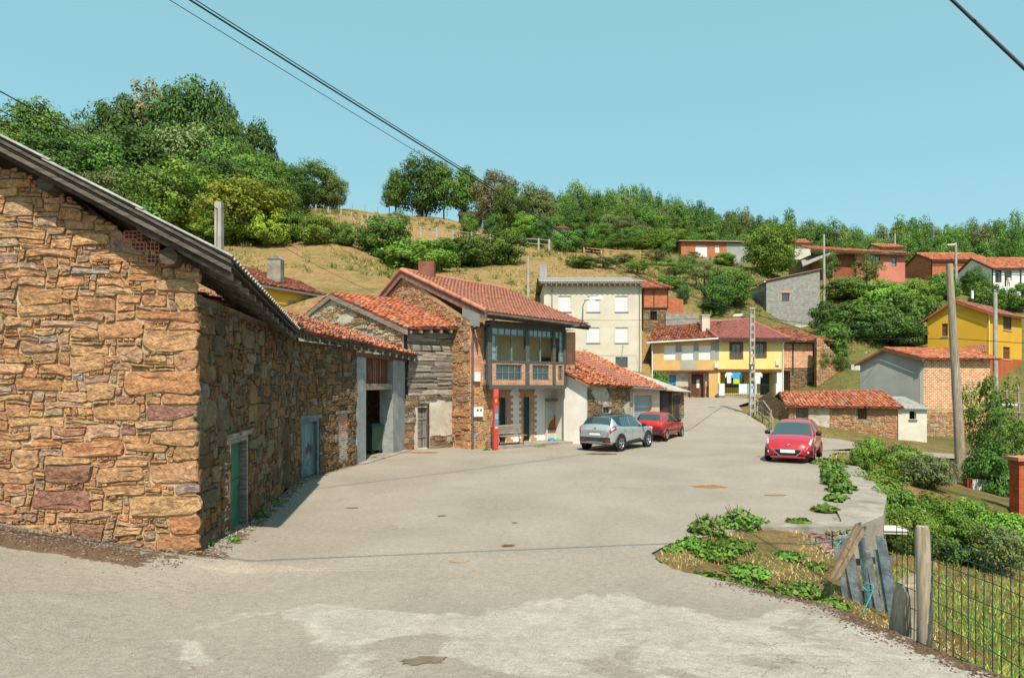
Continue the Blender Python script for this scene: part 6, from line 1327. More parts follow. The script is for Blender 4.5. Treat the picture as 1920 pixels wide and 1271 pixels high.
m.add(vs, [(j*n+k, j*n+(k+1) % n, j*n+n+(k+1) % n, j*n+n+k) for j in range(4) for k in range(n)]+[tuple(range(4*n, 5*n))]); m.build('trunk', M['wood_pole'], sp_)
fe = thing('wire_mesh_fence', V((4.2, 6.75, 0)), 'green wire mesh fence with one grey wooden post along the ramp', 'fence')
MB().tube([(4.17, 6.75, -.4), (4.18, 6.75, .6), (4.16, 6.76, 1.40), (4.16, 6.76, 1.46)], [.072, .07, .068, .055], 12).build('post', M['wood_pole'], fe)
MB().tube([(4.17, 3.2, -.4), (4.17, 3.2, 1.6)], .07, 8).build('post', M['wood_pole'], fe)
m = MB(); y = 7.35
def top(y): return 1.36+.03*(7-y)+.02*math.sin(y*3)
while y > 3.0: m.tube([(4.24, y, .12), (4.24+R(-.01, .01), y, .7), (4.24, y, top(y))], .0048, 4); y -= .105
for z in (.15, .32, .52, .72, .92, 1.12, 1.24, 1.34): m.tube([(4.244, 7.35-.3*k, z+.02*(7-(7.35-.3*k))*.7+.008*math.sin(k*2.1+z*9)) for k in range(15)], .0048, 4)
m.build('wire_mesh', M['fence_green'], fe, kind='stuff')
def rope(lab, pts, r=.011): T = thing('turquoise_rope', pts[0], lab, 'rope'); MB().tube(curve(pts, 20), r, 6).build('strand', M['rope'], T)
rope('turquoise rope stretched from the gate towards the bank', [P(1622, 1001, 11.2), P(1590, 1008, 11.3), P(1540, 1017, 11.8), P(1484, 1021, 12.4)])
rope('turquoise rope wound round the top of the leaning planks', [P(1600, 1024, 11), P(1580, 1025, 11.0), P(1570, 1022, 11.2), P(1600, 995, 11.2), P(1626, 1002, 11.2)])
rope('turquoise rope knotted on the middle slats of the gate', [P(1618, 1148, 8.3), P(1637, 1105, 8.35), P(1632, 1095, 8.4), P(1618, 1098, 8.5), P(1628, 1108, 8.4), P(1638, 1102, 8.35)], .009)
bs = thing('white_basin', P(1671, 990, 15)-dz*.1, 'old white sink lying in the grass outside the parapet', 'sink'); c = P(1671, 990, 15)
MB().obox(c+V((-.28, -.2, -.08)), (.5, -.05, 0), (0, .38, .05), (0, 0, .06), (.8, .76, .66)).build('tray', M['white'], bs); m = MB()
for a, b in (((-.28, -.2), (.22, -.25)), ((-.28, .18), (.22, .13)), ((-.28, -.2), (-.28, .18)), ((.22, -.25), (.22, .13))): m.tube([c+V((*a, -.0)), c+V((*b, -.0))], .035, 6, (.85, .8, .7))
m.build('rim', M['white'], bs, kind='stuff')
T = thing('leaning_board', P(1600, 868, 24), 'weathered board propped over weeds at the parapet end', 'board'); a, b = P(1588, 868, 24), P(1634, 838, 24.6); MB().obox(a, b-a, (.25, .9, -.15), (0, .03, .05)).build('board_panel', M['wood_old'], T)
# rustic fence along the road by the low shed
T = thing('roadside_fence', V((15.6, 42, .3)), 'rough wooden rail fence at the bend of the road', 'fence')
fp = [V((15.1, 38.6, .05)), V((15.6, 40.4, .25)), V((15.9, 42.2, .5)), V((16.2, 44.2, .75))]
for k, p in enumerate(fp): MB().tube([p-dz*.2, p+V((R(-.1, .1), 0, .95+.15*(k % 2)))], .07, 7).build('post', M['wood_pole'], T)
for h in (.35, .8):
    for a, b in zip(fp, fp[1:]): MB().tube([a+dz*h, (a+b)/2+dz*(h+.08), b+dz*h], .04, 6).build('rail', M['wood_old'], T)
MB().tube([fp[3]+dz*.9, fp[2]+V((0, 0, 1.35)), fp[1]+V((.1, 0, 1.0)), fp[1]+V((.25, 0, .2))], .05, 6).build('bent_branch', M['wood_old'], T)
# right-hand garden clutter
def clutter():
    T = thing('plank_garden_fence', P(1780, 925, 25), 'grey upright plank fence beside the wooden pole', 'fence'); f = Fr(P(1762, 926, 25), (1, .1))
    for k in range(7): MB().fbox(f, k*.1, k*.1+.085, -1.6, f.o.z+.75+R(-.08, .08), 0, .025, (R(.8, 1.3),)*3).build('plank', M['wood_grey'], T)
    T = thing('scrap_shed', P(1840, 940, 24), 'open scrap shed with white corrugated panel and rusty posts', 'shed'); f = Fr(P(1812, 940, 24.3), (1, .05)); z = f.o.z
    corr(f(0.2, z-.2, 0), f(1.0, z-.2, 0), V((0, 0, 1)), .95, .12, .015, 'white_panel', T, rows=1, tint=(1.8, 1.8, 1.8))
    for u in (0., .12, 1.08, 1.9): MB().fbox(f, u, u+.09, z-.4, z+.85, -.05, .03, (1.2, .35, .2)).build('rusty_post', M['wood_brown'], T)
    MB().fbox(f, 1.1, 2.0, z-.4, z+.7, -1.2, -1.15).build('dark_back', M['dark'], T); MB().obox(f(1.0, z+.85, .3), f.d*1.1, -f.n*1.2+dz*.1, dz*.05).build('tin_roof', M['fibre'], T)
    for k in range(5): MB().fbox(f, 1.2, 1.8, z-.1+k*.14, z-.02+k*.14, -.4, -.34).build('slat', M['wood_old'], T)
    T = thing('brick_gatepost', P(1925, 940, 20), 'red brick gatepost with cap at the right edge', 'post'); f = Fr(P(1911, 942, 20), (1, 0)); z = f.o.z; MB().fbox(f, 0, .5, z-.6, z+1.25, -.4, 0, (.9, .6, .5)).build('shaft', M['brick_orange'], T); MB().fbox(f, -.1, .6, z+1.25, z+1.36, -.5, .1, (.6, .25, .15)).build('cap', M['tile'], T)
    T = thing('rustic_rail_fence', P(1900, 780, 40), 'rustic pole fence climbing behind the elder bush on the right', 'fence')
    for k, px in enumerate((1868, 1890, 1912, 1935)): MB().tube([P(px, 790, 40), P(px+R(-4, 4), 722, 40)], .06, 6).build('post', M['wood_pole'], T)
    for y in (732, 752, 770): MB().tube([P(1862, y, 40), P(1945, y+6, 39)], .045, 6).build('rail', M['wood_pole'], T)
clutter()
# terrace washing and the person on the far right terrace
for px, w_, col, lab in ((1879, 2.2, (.6, .66, .7), 'pale sheet hanging on the far right terrace'), (1908, 1.9, (.68, .68, .78), 'lilac sheet hanging beside the pale sheet on the terrace')):
    u = ft.u(px, 2.3); T = thing('hanging_sheet', ft(u, zt_-4.4, 2.3), lab, 'laundry', 'sheets on the terrace'); m = MB()
    for i in range(12):
        a, b = i/12, (i+1)/12; f_ = lambda s, v: ft(u+(s-.5)*w_, v, 2.3+.06*math.sin(s*14)); m.quad(f_(a, zt_-2.8), f_(b, zt_-2.8), f_(b, zt_-4.3-.15*math.sin(b*3)), f_(a, zt_-4.3-.15*math.sin(a*3)), col)
    m.build('cloth_sheet', M['cloth'], T)
def person():
    u = ft.u(1891, 1.4); b = ft(u, zt_-3.0, 1.4); T = thing('person', b, 'person in pale top leaning over the washing on the far terrace', 'person')
    me = bpy.data.meshes.new('body'); J = [(0, 0, .95), (0, -.03, 1.2), (0, -.1, 1.42), (0, -.16, 1.52), (0, -.22, 1.62), (0, -.24, 1.74), (.19, -.1, 1.40), (.28, -.2, 1.16), (.2, -.42, 1.05), (-.19, -.1, 1.40), (-.28, -.2, 1.16), (-.2, -.42, 1.05), (.1, 0, .88), (.11, -.02, .48), (.11, .02, .08), (.11, -.12, .03), (-.1, 0, .88), (-.11, -.02, .48), (-.11, .02, .08), (-.11, -.12, .03)]
    Eg = [(0, 1), (1, 2), (2, 3), (3, 4), (4, 5), (2, 6), (6, 7), (7, 8), (2, 9), (9, 10), (10, 11), (0, 12), (12, 13), (13, 14), (14, 15), (0, 16), (16, 17), (17, 18), (18, 19)]
    me.from_pydata(J, Eg, []); at = me.attributes.new('tint', 'FLOAT_COLOR', 'FACE'); me.materials.append(mat('skin_clothes', (.5, .34, .27), None, 2, .8)); o = bpy.data.objects.new('body', me); COL.objects.link(o); o.parent = T
    me.attributes.remove(me.attributes['tint']); md_ = o.modifiers.new('skin', 'SKIN'); rd = [.15, .14, .16, .06, .1, .08, .07, .05, .035, .07, .05, .035, .09, .065, .045, .04, .09, .065, .045, .04]
    o.data.materials[0] = M['skin_plain']
    sk = me.skin_vertices[0].data if me.skin_vertices else None
    if sk is None: return
    for i, r in enumerate(rd): sk[i].radius = (r, r*.8)
    sk[0].use_root = True; o.modifiers.new('sub', 'SUBSURF').levels = 1
    m = MB(); m.tube([b+V(p) for p in ((0, 0, .9), (0, -.03, 1.2), (0, -.1, 1.42), (0, -.13, 1.48))], [.17, .165, .18, .08], 10, (.75, .75, .72)); m.build('shirt', M['cloth'], T)
    m = MB(); m.lathe([(.12, .0), (.12, .05), (.09, .1), (.001, .13)], b+V((0, -.22, 1.66)), 'z', 10, (.15, .1, .07)); m.build('hair', M['cloth'], T)
_m, _t, _b, _o = new_mat('skin_plain'); _b.inputs['Base Color'].default_value = (.5, .28, .19, 1); _b.inputs['Roughness'].default_value = .7; M['skin_plain'] = _m
person()
# ---------------------------------------------------------------- vegetation
RN = np.random.RandomState(11)
def unit(a): return a/np.maximum(np.linalg.norm(a, axis=1, keepdims=True), 1e-9)
def leaf_mesh(name, c, n, size, col, matn='leaf', aspect=.62):
    """one quad (bent diamond) for each leaf"""
    N = len(c); r = unit(RN.normal(size=(N, 3))); a = unit(np.cross(n, r)); b = np.cross(n, a); s = np.asarray(size).reshape(-1, 1)
    vs = np.empty((N, 4, 3)); vs[:, 0] = c-a*s*.5; vs[:, 1] = c+b*s*aspect*.5; vs[:, 2] = c+a*s*.5-n*s*.12; vs[:, 3] = c-b*s*aspect*.5
    me = bpy.data.meshes.new(name); me.vertices.add(4*N); me.vertices.foreach_set('co', vs.astype(np.float32).ravel())
    me.loops.add(4*N); me.loops.foreach_set('vertex_index', np.arange(4*N, dtype=np.int32)); me.polygons.add(N)
    me.polygons.foreach_set('loop_start', np.arange(0, 4*N, 4, dtype=np.int32)); me.polygons.foreach_set('loop_total', np.full(N, 4, dtype=np.int32))
    me.update(calc_edges=True); at = me.attributes.new('tint', 'FLOAT_COLOR', 'FACE'); t = np.ones((N, 4), dtype=np.float32); t[:, :3] = col; at.data.foreach_set('color', t.ravel())
    me.materials.append(M[matn]); return me
# object-to-object variation of leaf colour
t_ = M['leaf'].node_tree; b_ = next(n for n in t_.nodes if n.type == 'BSDF_PRINCIPLED'); src = b_.inputs['Base Color'].links[0].from_socket
oi = nd(t_, 'ShaderNodeObjectInfo'); hv = nd(t_, 'ShaderNodeHueSaturation'); mr = nd(t_, 'ShaderNodeMapRange'); mr.inputs[3].default_value = 1.45; mr.inputs[4].default_value = 2.4
mh = nd(t_, 'ShaderNodeMapRange'); mh.inputs[3].default_value = .485; mh.inputs[4].default_value = .515
t_.links.new(oi.outputs['Random'], mr.inputs[0]); t_.links.new(oi.outputs['Random'], mh.inputs[0]); t_.links.new(mr.outputs[0], hv.inputs['Value']); t_.links.new(mh.outputs[0], hv.inputs['Hue']); t_.links.new(src, hv.inputs['Color'])
for n in t_.nodes:
    if n.type in ('BSDF_PRINCIPLED', 'BSDF_TRANSLUCENT'): t_.links.new(hv.outputs[0], n.inputs[0])
GREENS = {'dark': (.046, .088, .020), 'mid': (.070, .122, .024), 'bright': (.105, .175, .028), 'lime': (.155, .195, .025), 'grey': (.095, .118, .046), 'brown': (.12, .105, .045), 'bramble': (.10, .165, .028)}
def crown(shape, col, nc, per, ls, seed):
    rs = np.random.RandomState(seed); cc = []; tries = 0
    while len(cc) < nc:
        p = rs.uniform(-1, 1, 3); r = np.linalg.norm(p)
        if r > 1 or r < .6 and rs.rand() < .75: continue
        if shape == 'round': q = np.array([p[0]*.42, p[1]*.42, .50+p[2]*.46])
        elif shape == 'tall': q = np.array([p[0]*.24*(1.15-.35*p[2]), p[1]*.24*(1.15-.35*p[2]), .56+p[2]*.41])
        elif shape == 'open': q = np.array([p[0]*.40, p[1]*.40, .62+p[2]*.34]); q[:2] *= rs.uniform(.7, 1.15)
        else: q = np.array([p[0]*.52, p[1]*.52, .46+p[2]*.46])
        q[:2] *= rs.uniform(.72, 1.22); q[2] = .5+(q[2]-.5)*rs.uniform(.88, 1.08); cc.append(q)
    cc = np.array(cc); rad = rs.uniform(.08, .16, nc) if shape != 'open' else rs.uniform(.06, .12, nc)
    if shape == 'bush': rad = rs.uniform(.10, .2, nc)
    i = np.repeat(np.arange(nc), per); d = unit(rs.normal(size=(nc*per, 3))); rr = rs.uniform(.45, 1., (nc*per, 1))**.6
    d[:, 2] = d[:, 2]*.8+.12; c = cc[i]+d*rr*rad[i][:, None]
    oc = c-np.array([0, 0, .5]); n = unit(d*.8+unit(oc)*.55+rs.normal(size=d.shape)*.38+np.array([0, 0, .25])); ci = rs.uniform(.72, 1.28, nc)[i]
    base = np.array(GREENS[col]); t = base[None]*(ci*rs.uniform(.7, 1.3, nc*per))[:, None]*np.stack([rs.uniform(.85, 1.2, nc*per), np.ones(nc*per), rs.uniform(.7, 1.2, nc*per)], 1)
    return leaf_mesh('crown', c, n, rs.uniform(.6, 1.3, nc*per)*ls, t)
def trunk(seed, shape):
    r = random.Random(seed); m = MB(); h = .5
    m.tube([(0, 0, -.04), (r.uniform(-.01, .01), 0, .2), (r.uniform(-.02, .02), .01, .5), (0, 0, .82)], [.022, .017, .012, .004], 7)
    for k in range(7 if shape != 'bush' else 4):
        a = r.uniform(0, 6.28); z = r.uniform(.2, .6); l = r.uniform(.15, .34)*(0.6 if shape == 'tall' else 1); m.tube([(0, 0, z), (l*.5*math.cos(a), l*.5*math.sin(a), z+l*.45), (l*math.cos(a), l*math.sin(a), z+l*.8)], [.009, .006, .002], 5)
    o = m.build('trunk', M['bark'], None); me = o.data; bpy.data.objects.remove(o); return me
ORD = 'first second third fourth fifth sixth seventh eighth ninth tenth eleventh twelfth thirteenth fourteenth fifteenth sixteenth seventeenth eighteenth nineteenth'.split()
TENS = {2: 'twent', 3: 'thirt', 4: 'fort'}
def ordinal(n): return ORD[n-1] if n < 20 else TENS[n//10]+('ieth' if n % 10 == 0 else 'y-'+ORD[n % 10-1])
def ranked(objs, where):
    for i, o in enumerate(sorted(objs, key=lambda o: o.location.x/o.location.y)): o['label'] = '%s, %s from the left %s' % (o['look'], ordinal(i+1), where); del o['look']
VAR = {}
def variant(shape, col, k):
    key = (shape, col, k)
    if key not in VAR:
        nc, per, ls = {'round': (125, 120, .033), 'tall': (80, 110, .033), 'open': (64, 80, .031), 'bush': (85, 105, .052)}[shape]
        VAR[key] = (crown(shape, col, nc, per, ls, hash(key[0])*0+len(VAR)*7+3), trunk(len(VAR), shape))
    return VAR[key]
trng = random.Random(21)
NAMES = {'round': 'broadleaf_tree', 'tall': 'slender_tree', 'open': 'airy_tree', 'bush': 'leafy_bush'}
ADJ = {'dark': 'dark green', 'mid': 'mid green', 'bright': 'fresh green', 'lime': 'yellow green', 'grey': 'grey green', 'brown': 'brownish', 'bramble': 'bright green'}
def plant(px, top, Y, wpx, shape='round', col='mid', lab=None, base=None, group=None, k=None):
    x = (px-CX)/FPX*Y; z0 = ground(x, Y) if base is None else base
    zt = EYE-(top-HY)/FPX*Y; h = max(1.2, (zt-z0)*1.04); wd = wpx/FPX*Y
    ref = {'round': .92, 'tall': .58, 'open': .86, 'bush': 1.15}[shape]; sx = wd/ref
    cm, tm = variant(shape, col, trng.randint(0, 1) if k is None else k)
    T = thing(NAMES[shape], (x, Y, z0-.1), lab, 'tree' if shape != 'bush' else 'bush', group, trng.uniform(0, 6.28)); T.scale = (sx, sx, h)
    if not lab: T['look'] = ADJ[col]+' '+NAMES[shape].replace('_', ' ')
    for nm, me in (('trunk', tm), ('crown', cm)): o = bpy.data.objects.new(nm, me); COL.objects.link(o); o.parent = T
    return T
WL = 'trees of the wood on the left hill'
left = [(-70, 225, 92, 190, 'round', 'mid'), (25, 222, 95, 150, 'round', 'mid'), (78, 188, 100, 150, 'round', 'mid'), (140, 235, 112, 110, 'round', 'grey'), (185, 205, 118, 120, 'open', 'dark'), (235, 178, 122, 130, 'round', 'dark'), (285, 162, 126, 150, 'open', 'brown'), (330, 185, 122, 120, 'round', 'dark'), (383, 148, 116, 140, 'round', 'dark'), (440, 215, 116, 110, 'open', 'mid'), (478, 235, 112, 100, 'round', 'dark'), (505, 300, 106, 110, 'round', 'mid'), (425, 262, 104, 170, 'round', 'mid'), (350, 240, 102, 170, 'round', 'grey'), (262, 248, 100, 170, 'round', 'dark'), (180, 262, 96, 160, 'round', 'mid'), (100, 262, 92, 170, 'round', 'dark'), (20, 290, 88, 170, 'round', 'mid'), (540, 322, 108, 110, 'round', 'dark'), (480, 300, 98, 140, 'round', 'mid'), (395, 300, 92, 150, 'round', 'dark'), (300, 320, 86, 150, 'round', 'dark'), (220, 320, 86, 130, 'round', 'grey'), (335, 302, 80, 175, 'round', 'bright'), (460, 338, 78, 185, 'round', 'lime'), (415, 400, 76, 110, 'bush', 'bright'), (500, 392, 76, 90, 'bush', 'lime'), (290, 380, 78, 110, 'bush', 'mid'), (555, 316, 134, 80, 'round', 'dark'), (590, 306, 136, 100, 'round', 'mid'), (625, 330, 136, 60, 'round', 'grey'), (548, 392, 79, 60, 'bush', 'mid'), (592, 400, 77, 75, 'bush', 'bright'), (645, 418, 78, 52, 'bush', 'mid'), (520, 340, 96, 90, 'round', 'mid')]
ranked([plant(px, tp, Y, wd, sh, cl, None, None, WL) for (px, tp, Y, wd, sh, cl) in left], 'in the wood on the left hill')
hedge = [(718, 402, 79, 118, 'bush', 'mid'), (782, 450, 74, 150, 'bush', 'bright'), (830, 448, 84, 90, 'bush', 'dark'), (885, 438, 83, 98, 'bush', 'mid'), (948, 426, 84, 84, 'bush', 'mid'), (752, 470, 76, 90, 'bush', 'dark'), (860, 470, 83, 70, 'bush', 'dark'), (745, 395, 110, 60, 'open', 'grey'), (880, 398, 120, 38, 'bush', 'mid'), (925, 398, 122, 40, 'bush', 'dark'), (1018, 405, 112, 42, 'bush', 'dark'), (1060, 430, 100, 60, 'bush', 'mid')]
ranked([plant(*a[:4], a[4], a[5], None, None, 'bushes along the meadow hedge') for a in hedge], 'along the meadow hedge')
crest = [(742, 322, 152, 46, 'tall', 'mid'), (792, 296, 154, 115, 'round', 'dark'), (832, 308, 152, 50, 'tall', 'mid'), (872, 318, 154, 52, 'tall', 'mid'), (928, 322, 146, 90, 'round', 'brown'), (955, 345, 138, 70, 'round', 'mid'), (995, 345, 150, 50, 'tall', 'grey'), (1020, 352, 150, 48, 'tall', 'grey')]
ranked([plant(*a[:4], a[4], a[5], None, None, 'trees on the crest of the meadow') for a in crest], 'on the crest of the meadow')
tl = [(940, 372), (1040, 362), (1070, 352), (1120, 350), (1200, 358), (1290, 375), (1350, 395), (1420, 405), (1500, 412), (1600, 425), (1660, 425), (1700, 410), (1760, 432), (1830, 412), (1900, 415), (1990, 410)]
wr_ = random.Random(4)
for row, (Y, dy, st) in enumerate(((172, -2, 27), (158, 12, 30), (145, 34, 32), (132, 58, 30))):
    px = 955+row*7 if row < 3 else 980; rowt = []
    while px < 1990:
        sh = wr_.choice(['tall', 'round', 'round', 'open' if row == 0 else 'tall']); cl = wr_.choice(['mid', 'mid', 'dark', 'bright', 'grey', 'mid'])
        y = interp(px, tl)+dy+wr_.uniform(-10, 14)
        if not (row == 3 and px > 1480): rowt.append(plant(px, y, Y+wr_.uniform(-5, 5), wr_.uniform(44, 70) if sh != 'tall' else wr_.uniform(34, 46), sh, cl, None, None, 'trees of the long wood on the ridge'))
        px += st*wr_.uniform(.8, 1.25)
    ranked(rowt, 'in the '+['rear', 'third', 'second', 'front'][row]+' row of the ridge wood')
mid = [(1090, 478, 84, 60, 'bush', 'mid', 'bush above the beige house chimney'), (1130, 482, 86, 70, 'open', 'mid', 'low orchard tree above the beige house ridge'), (1195, 486, 84, 70, 'open', 'bright', 'orchard tree behind the beige house right corner'), (1265, 486, 82, 80, 'open', 'mid', 'spreading orchard tree above the brick tower'), (1320, 490, 80, 70, 'open', 'grey', 'grey orchard tree left of the bushy tree'), (1085, 430, 108, 70, 'bush', 'dark', 'dark bush right of the concrete hut'), (1125, 420, 116, 60, 'round', 'mid', 'round tree between hut and garden fence'), (1185, 425, 118, 60, 'round', 'mid', 'round tree over the wooden garden fence'), (1240, 430, 118, 60, 'round', 'bright', 'round fresh tree left of the orange building'), (985, 400, 116, 60, 'round', 'bright', 'leafy tree left of the concrete hut'), (1010, 440, 106, 44, 'bush', 'dark', 'dark bush below the concrete hut'), (1445, 412, 96, 105, 'round', 'bright', 'broad fresh green tree between the orange and pink buildings'), (1370, 500, 74, 95, 'round', 'mid', 'bushy green tree left of the grey block shed'), (1345, 520, 72, 60, 'bush', 'dark', 'dark bush at the foot of the bushy tree'), (1290, 478, 88, 60, 'open', 'grey', 'thin grey green fruit tree behind the brick tower'), (1230, 470, 92, 70, 'open', 'grey', 'sparse fruit tree behind the beige house right side'), (1170, 476, 92, 60, 'open', 'grey', 'sparse fruit tree above the beige house roof'), (1110, 450, 100, 50, 'tall', 'bright', 'slim fresh tree above the beige house chimney side'), (1160, 440, 112, 46, 'tall', 'mid', 'slim garden tree near the wooden terrace'), (1205, 442, 112, 44, 'tall', 'bright', 'slim garden tree in front of the wood'), (1255, 450, 112, 40, 'bush', 'mid', 'round garden shrub left of the orange building'), (1300, 470, 100, 34, 'open', 'mid', 'little tree before the orange building'), (1358, 472, 100, 44, 'bush', 'bright', 'small bush before the white panels'), (1280, 528, 74, 26, 'bush', 'dark', 'clipped round bush on the dry bank'), (1255, 516, 78, 60, 'bush', 'mid', 'low hedge on the dry bank behind the brick tower'), (1590, 520, 80, 90, 'bush', 'mid', 'large shrub on the bank beside the grey block shed'), (1650, 525, 78, 110, 'bush', 'bright', 'large pale shrub on the bank below the pink house'), (1560, 560, 70, 80, 'bush', 'dark', 'dark shrub at the right corner of the grey block shed'), (1610, 560, 68, 120, 'bush', 'mid', 'wide shrub in the middle of the bank'), (1690, 540, 70, 110, 'bush', 'mid', 'wide shrub on the bank left of the golden house'), (1720, 522, 80, 80, 'bush', 'bright', 'shrub above the golden house roof'), (1640, 590, 66, 120, 'bush', 'dark', 'dark bramble at the foot of the bank'), (1560, 600, 64, 70, 'bush', 'mid', 'bramble above the ragged tiled roof'), (1700, 600, 66, 80, 'bush', 'dark', 'dark bramble against the golden house gable'), (1825, 500, 88, 46, 'bush', 'dark', 'dark round shrub by the hillside lamp post'), (1770, 510, 86, 60, 'bush', 'mid', 'shrub below the brick hillside barn'), (1850, 525, 80, 70, 'bush', 'mid', 'shrub behind the golden roof'), (1905, 530, 82, 60, 'bush', 'mid', 'shrub under the far terrace'), (1570, 650, 59, 46, 'bush', 'mid', 'bramble on top of the ruined stone wall'), (1555, 470, 88, 40, 'open', 'mid', 'thin tree in front of the pink house'), (1625, 478, 86, 60, 'open', 'mid', 'sparse tree before the pink house windows'), (1240, 692, 54, 40, 'bush', 'mid', 'low bush behind the corrugated shed roof')]
for a in mid: plant(*a[:6], a[6])
# garden and bramble bank on the right
for i, (px, tp, Y, wd, lab) in enumerate([(1650, 872, 20, 120, 'bramble tumbling over the parapet end'), (1710, 850, 22.5, 130, 'tallest bramble left of the wooden pole'), (1680, 905, 17.5, 130, 'bramble close outside the parapet'), (1760, 920, 18.5, 140, 'bramble at the foot of the wooden pole'), (1740, 885, 21, 110, 'bramble below the plank fence'), (1830, 935, 17.5, 140, 'bramble in front of the scrap shed'), (1900, 950, 16.5, 130, 'bramble at the right edge below the gatepost'), (1790, 955, 15.5, 130, 'low bramble above the mesh fence'), (1720, 950, 15.5, 110, 'low bramble beside the white basin'), (1870, 975, 14.8, 110, 'low bramble behind the mesh fence'), (1665, 940, 16.2, 70, 'bramble hugging the parapet corner'), (1620, 860, 23.5, 60, 'weeds beside the leaning board'), (1690, 835, 25, 80, 'bramble in front of the low shed'), (1640, 830, 26, 50, 'small bramble on the verge')]):
    plant(px, tp, Y, wd*.85, 'bush', ['bramble', 'bright', 'mid', 'bramble', 'grey'][i % 5], lab)
el = plant(1852, 702, 27, 120, 'open', 'mid', 'young elder tree beside the wooden pole', -1.4); plant(1895, 790, 25, 90, 'open', 'mid', 'elder branches at the right edge', -1.5); plant(1855, 820, 24.5, 90, 'bush', 'dark', 'dark leafy elder base beside the scrap shed', -1.5)
plant(1540, 650, 59.0, 24, 'tall', 'mid', 'ivy climbing the corner of the ragged tiled house', 3.6)
# grass
def blades(name, pts, h, col, wd=.01, lean=.35, label=None, n_seg=1):
    N = len(pts); P0 = np.array(pts); hh = RN.uniform(.5, 1.3, N)*h; a = RN.uniform(0, 6.28, N); d = np.stack([np.cos(a), np.sin(a), np.zeros(N)], 1); l = np.stack([RN.normal(0, lean, N), RN.normal(0, lean, N), np.ones(N)], 1)
    vs = np.empty((N, 3, 3)); w_ = (wd*RN.uniform(.6, 1.4, N))[:, None]; vs[:, 0] = P0-d*w_; vs[:, 1] = P0+d*w_; vs[:, 2] = P0+l*hh[:, None]
    me = bpy.data.meshes.new(name); me.vertices.add(3*N); me.vertices.foreach_set('co', vs.astype(np.float32).ravel()); me.loops.add(3*N); me.loops.foreach_set('vertex_index', np.arange(3*N, dtype=np.int32)); me.polygons.add(N)
    me.polygons.foreach_set('loop_start', np.arange(0, 3*N, 3, dtype=np.int32)); me.polygons.foreach_set('loop_total', np.full(N, 3, dtype=np.int32)); me.update(calc_edges=True)
    at = me.attributes.new('tint', 'FLOAT_COLOR', 'FACE'); t = np.ones((N, 4), dtype=np.float32); cols = np.array(col); t[:, :3] = cols[RN.randint(0, len(cols), N)]*RN.uniform(.7, 1.3, (N, 1)); at.data.foreach_set('color', t.ravel())
    me.materials.append(M['leaf']); o = bpy.data.objects.new(name, me); COL.objects.link(o); return tag(o, label, 'grass', kind='stuff')
GR = [(.10, .16, .03), (.14, .19, .04), (.22, .20, .06)]; DRY = [(.36, .27, .12), (.30, .22, .10), (.22, .19, .06), (.13, .15, .04)]
pts = []
while len(pts) < 5000:
    y = R(8.3, 13.7); x = rightx(y)+R(-.05, 4) ; 
    if x < 6.2 and math.sin(x*1.9+y*1.1)+math.sin(x*3.1-y*2.3) > -.6: pts.append((x, y, ground(x, y)))
blades('bank_grass', pts, .055, [(.42, .29, .16), (.36, .25, .13), (.30, .22, .10), (.16, .17, .05)], .007, .6, 'dry short grass on the wedge of bank beside the ramp')
pts = []
while len(pts) < 26000:
    y = 5+abs(random.gauss(0, 5)); x = R(4.2, 12)
    if y < 20 and x > rightx(y)+.4 and not (8.4 < y < 13.9 and x < 6.3): pts.append((x, y, ground(x, y)))
blades('field_grass', pts, .12, GR+DRY[2:]+GR[:2], .009, .45, 'green grass of the field behind the mesh fence')
pts = []
for _ in range(90000):
    u = R(380, 1750); Y = R(44, 150); x = (u-CX)/FPX*Y
    if Y > 62 and math.sin(x*.4+Y*.2)+math.sin(x*.13-Y*.31)+R(-.8, .8) > 0: pts.append((x, Y, ground(x, Y)-.05))
blades('meadow_grass', pts, .24, [(.24, .19, .07), (.18, .16, .05), (.10, .13, .03), (.30, .21, .09)], .06, .6, 'dry grass of the hillside meadow')
pts = []
for _ in range(2600):
    u = R(420, 1420); Y = R(58, 150); x = (u-CX)/FPX*Y; q = R(.2, .9)
    if math.sin(x*.21+Y*.13)+math.sin(x*.09-Y*.17)+R(-1, 1) > .1:
        for _k in range(22): a = R(0, 6.28); d = q*R(0, 1); pts.append((x+d*math.cos(a), Y+d*math.sin(a), ground(x, Y)))
blades('meadow_tufts', pts, .5, [(.075, .09, .02), (.10, .11, .03), (.16, .13, .045), (.06, .08, .02)], .05, .5, 'coarse green tufts on the hillside meadow')
pts = []
for _ in range(3500):
    Y = R(26, 48); x = rightx(Y)+abs(random.gauss(0, 1.5))+.1
    if not (28.5 < Y < 35): pts.append((x, Y, max(ground(x, Y), -2)))
blades('verge_grass', pts, .16, GR+DRY[1:3], .02, .5, 'verge grass along the right side of the road')
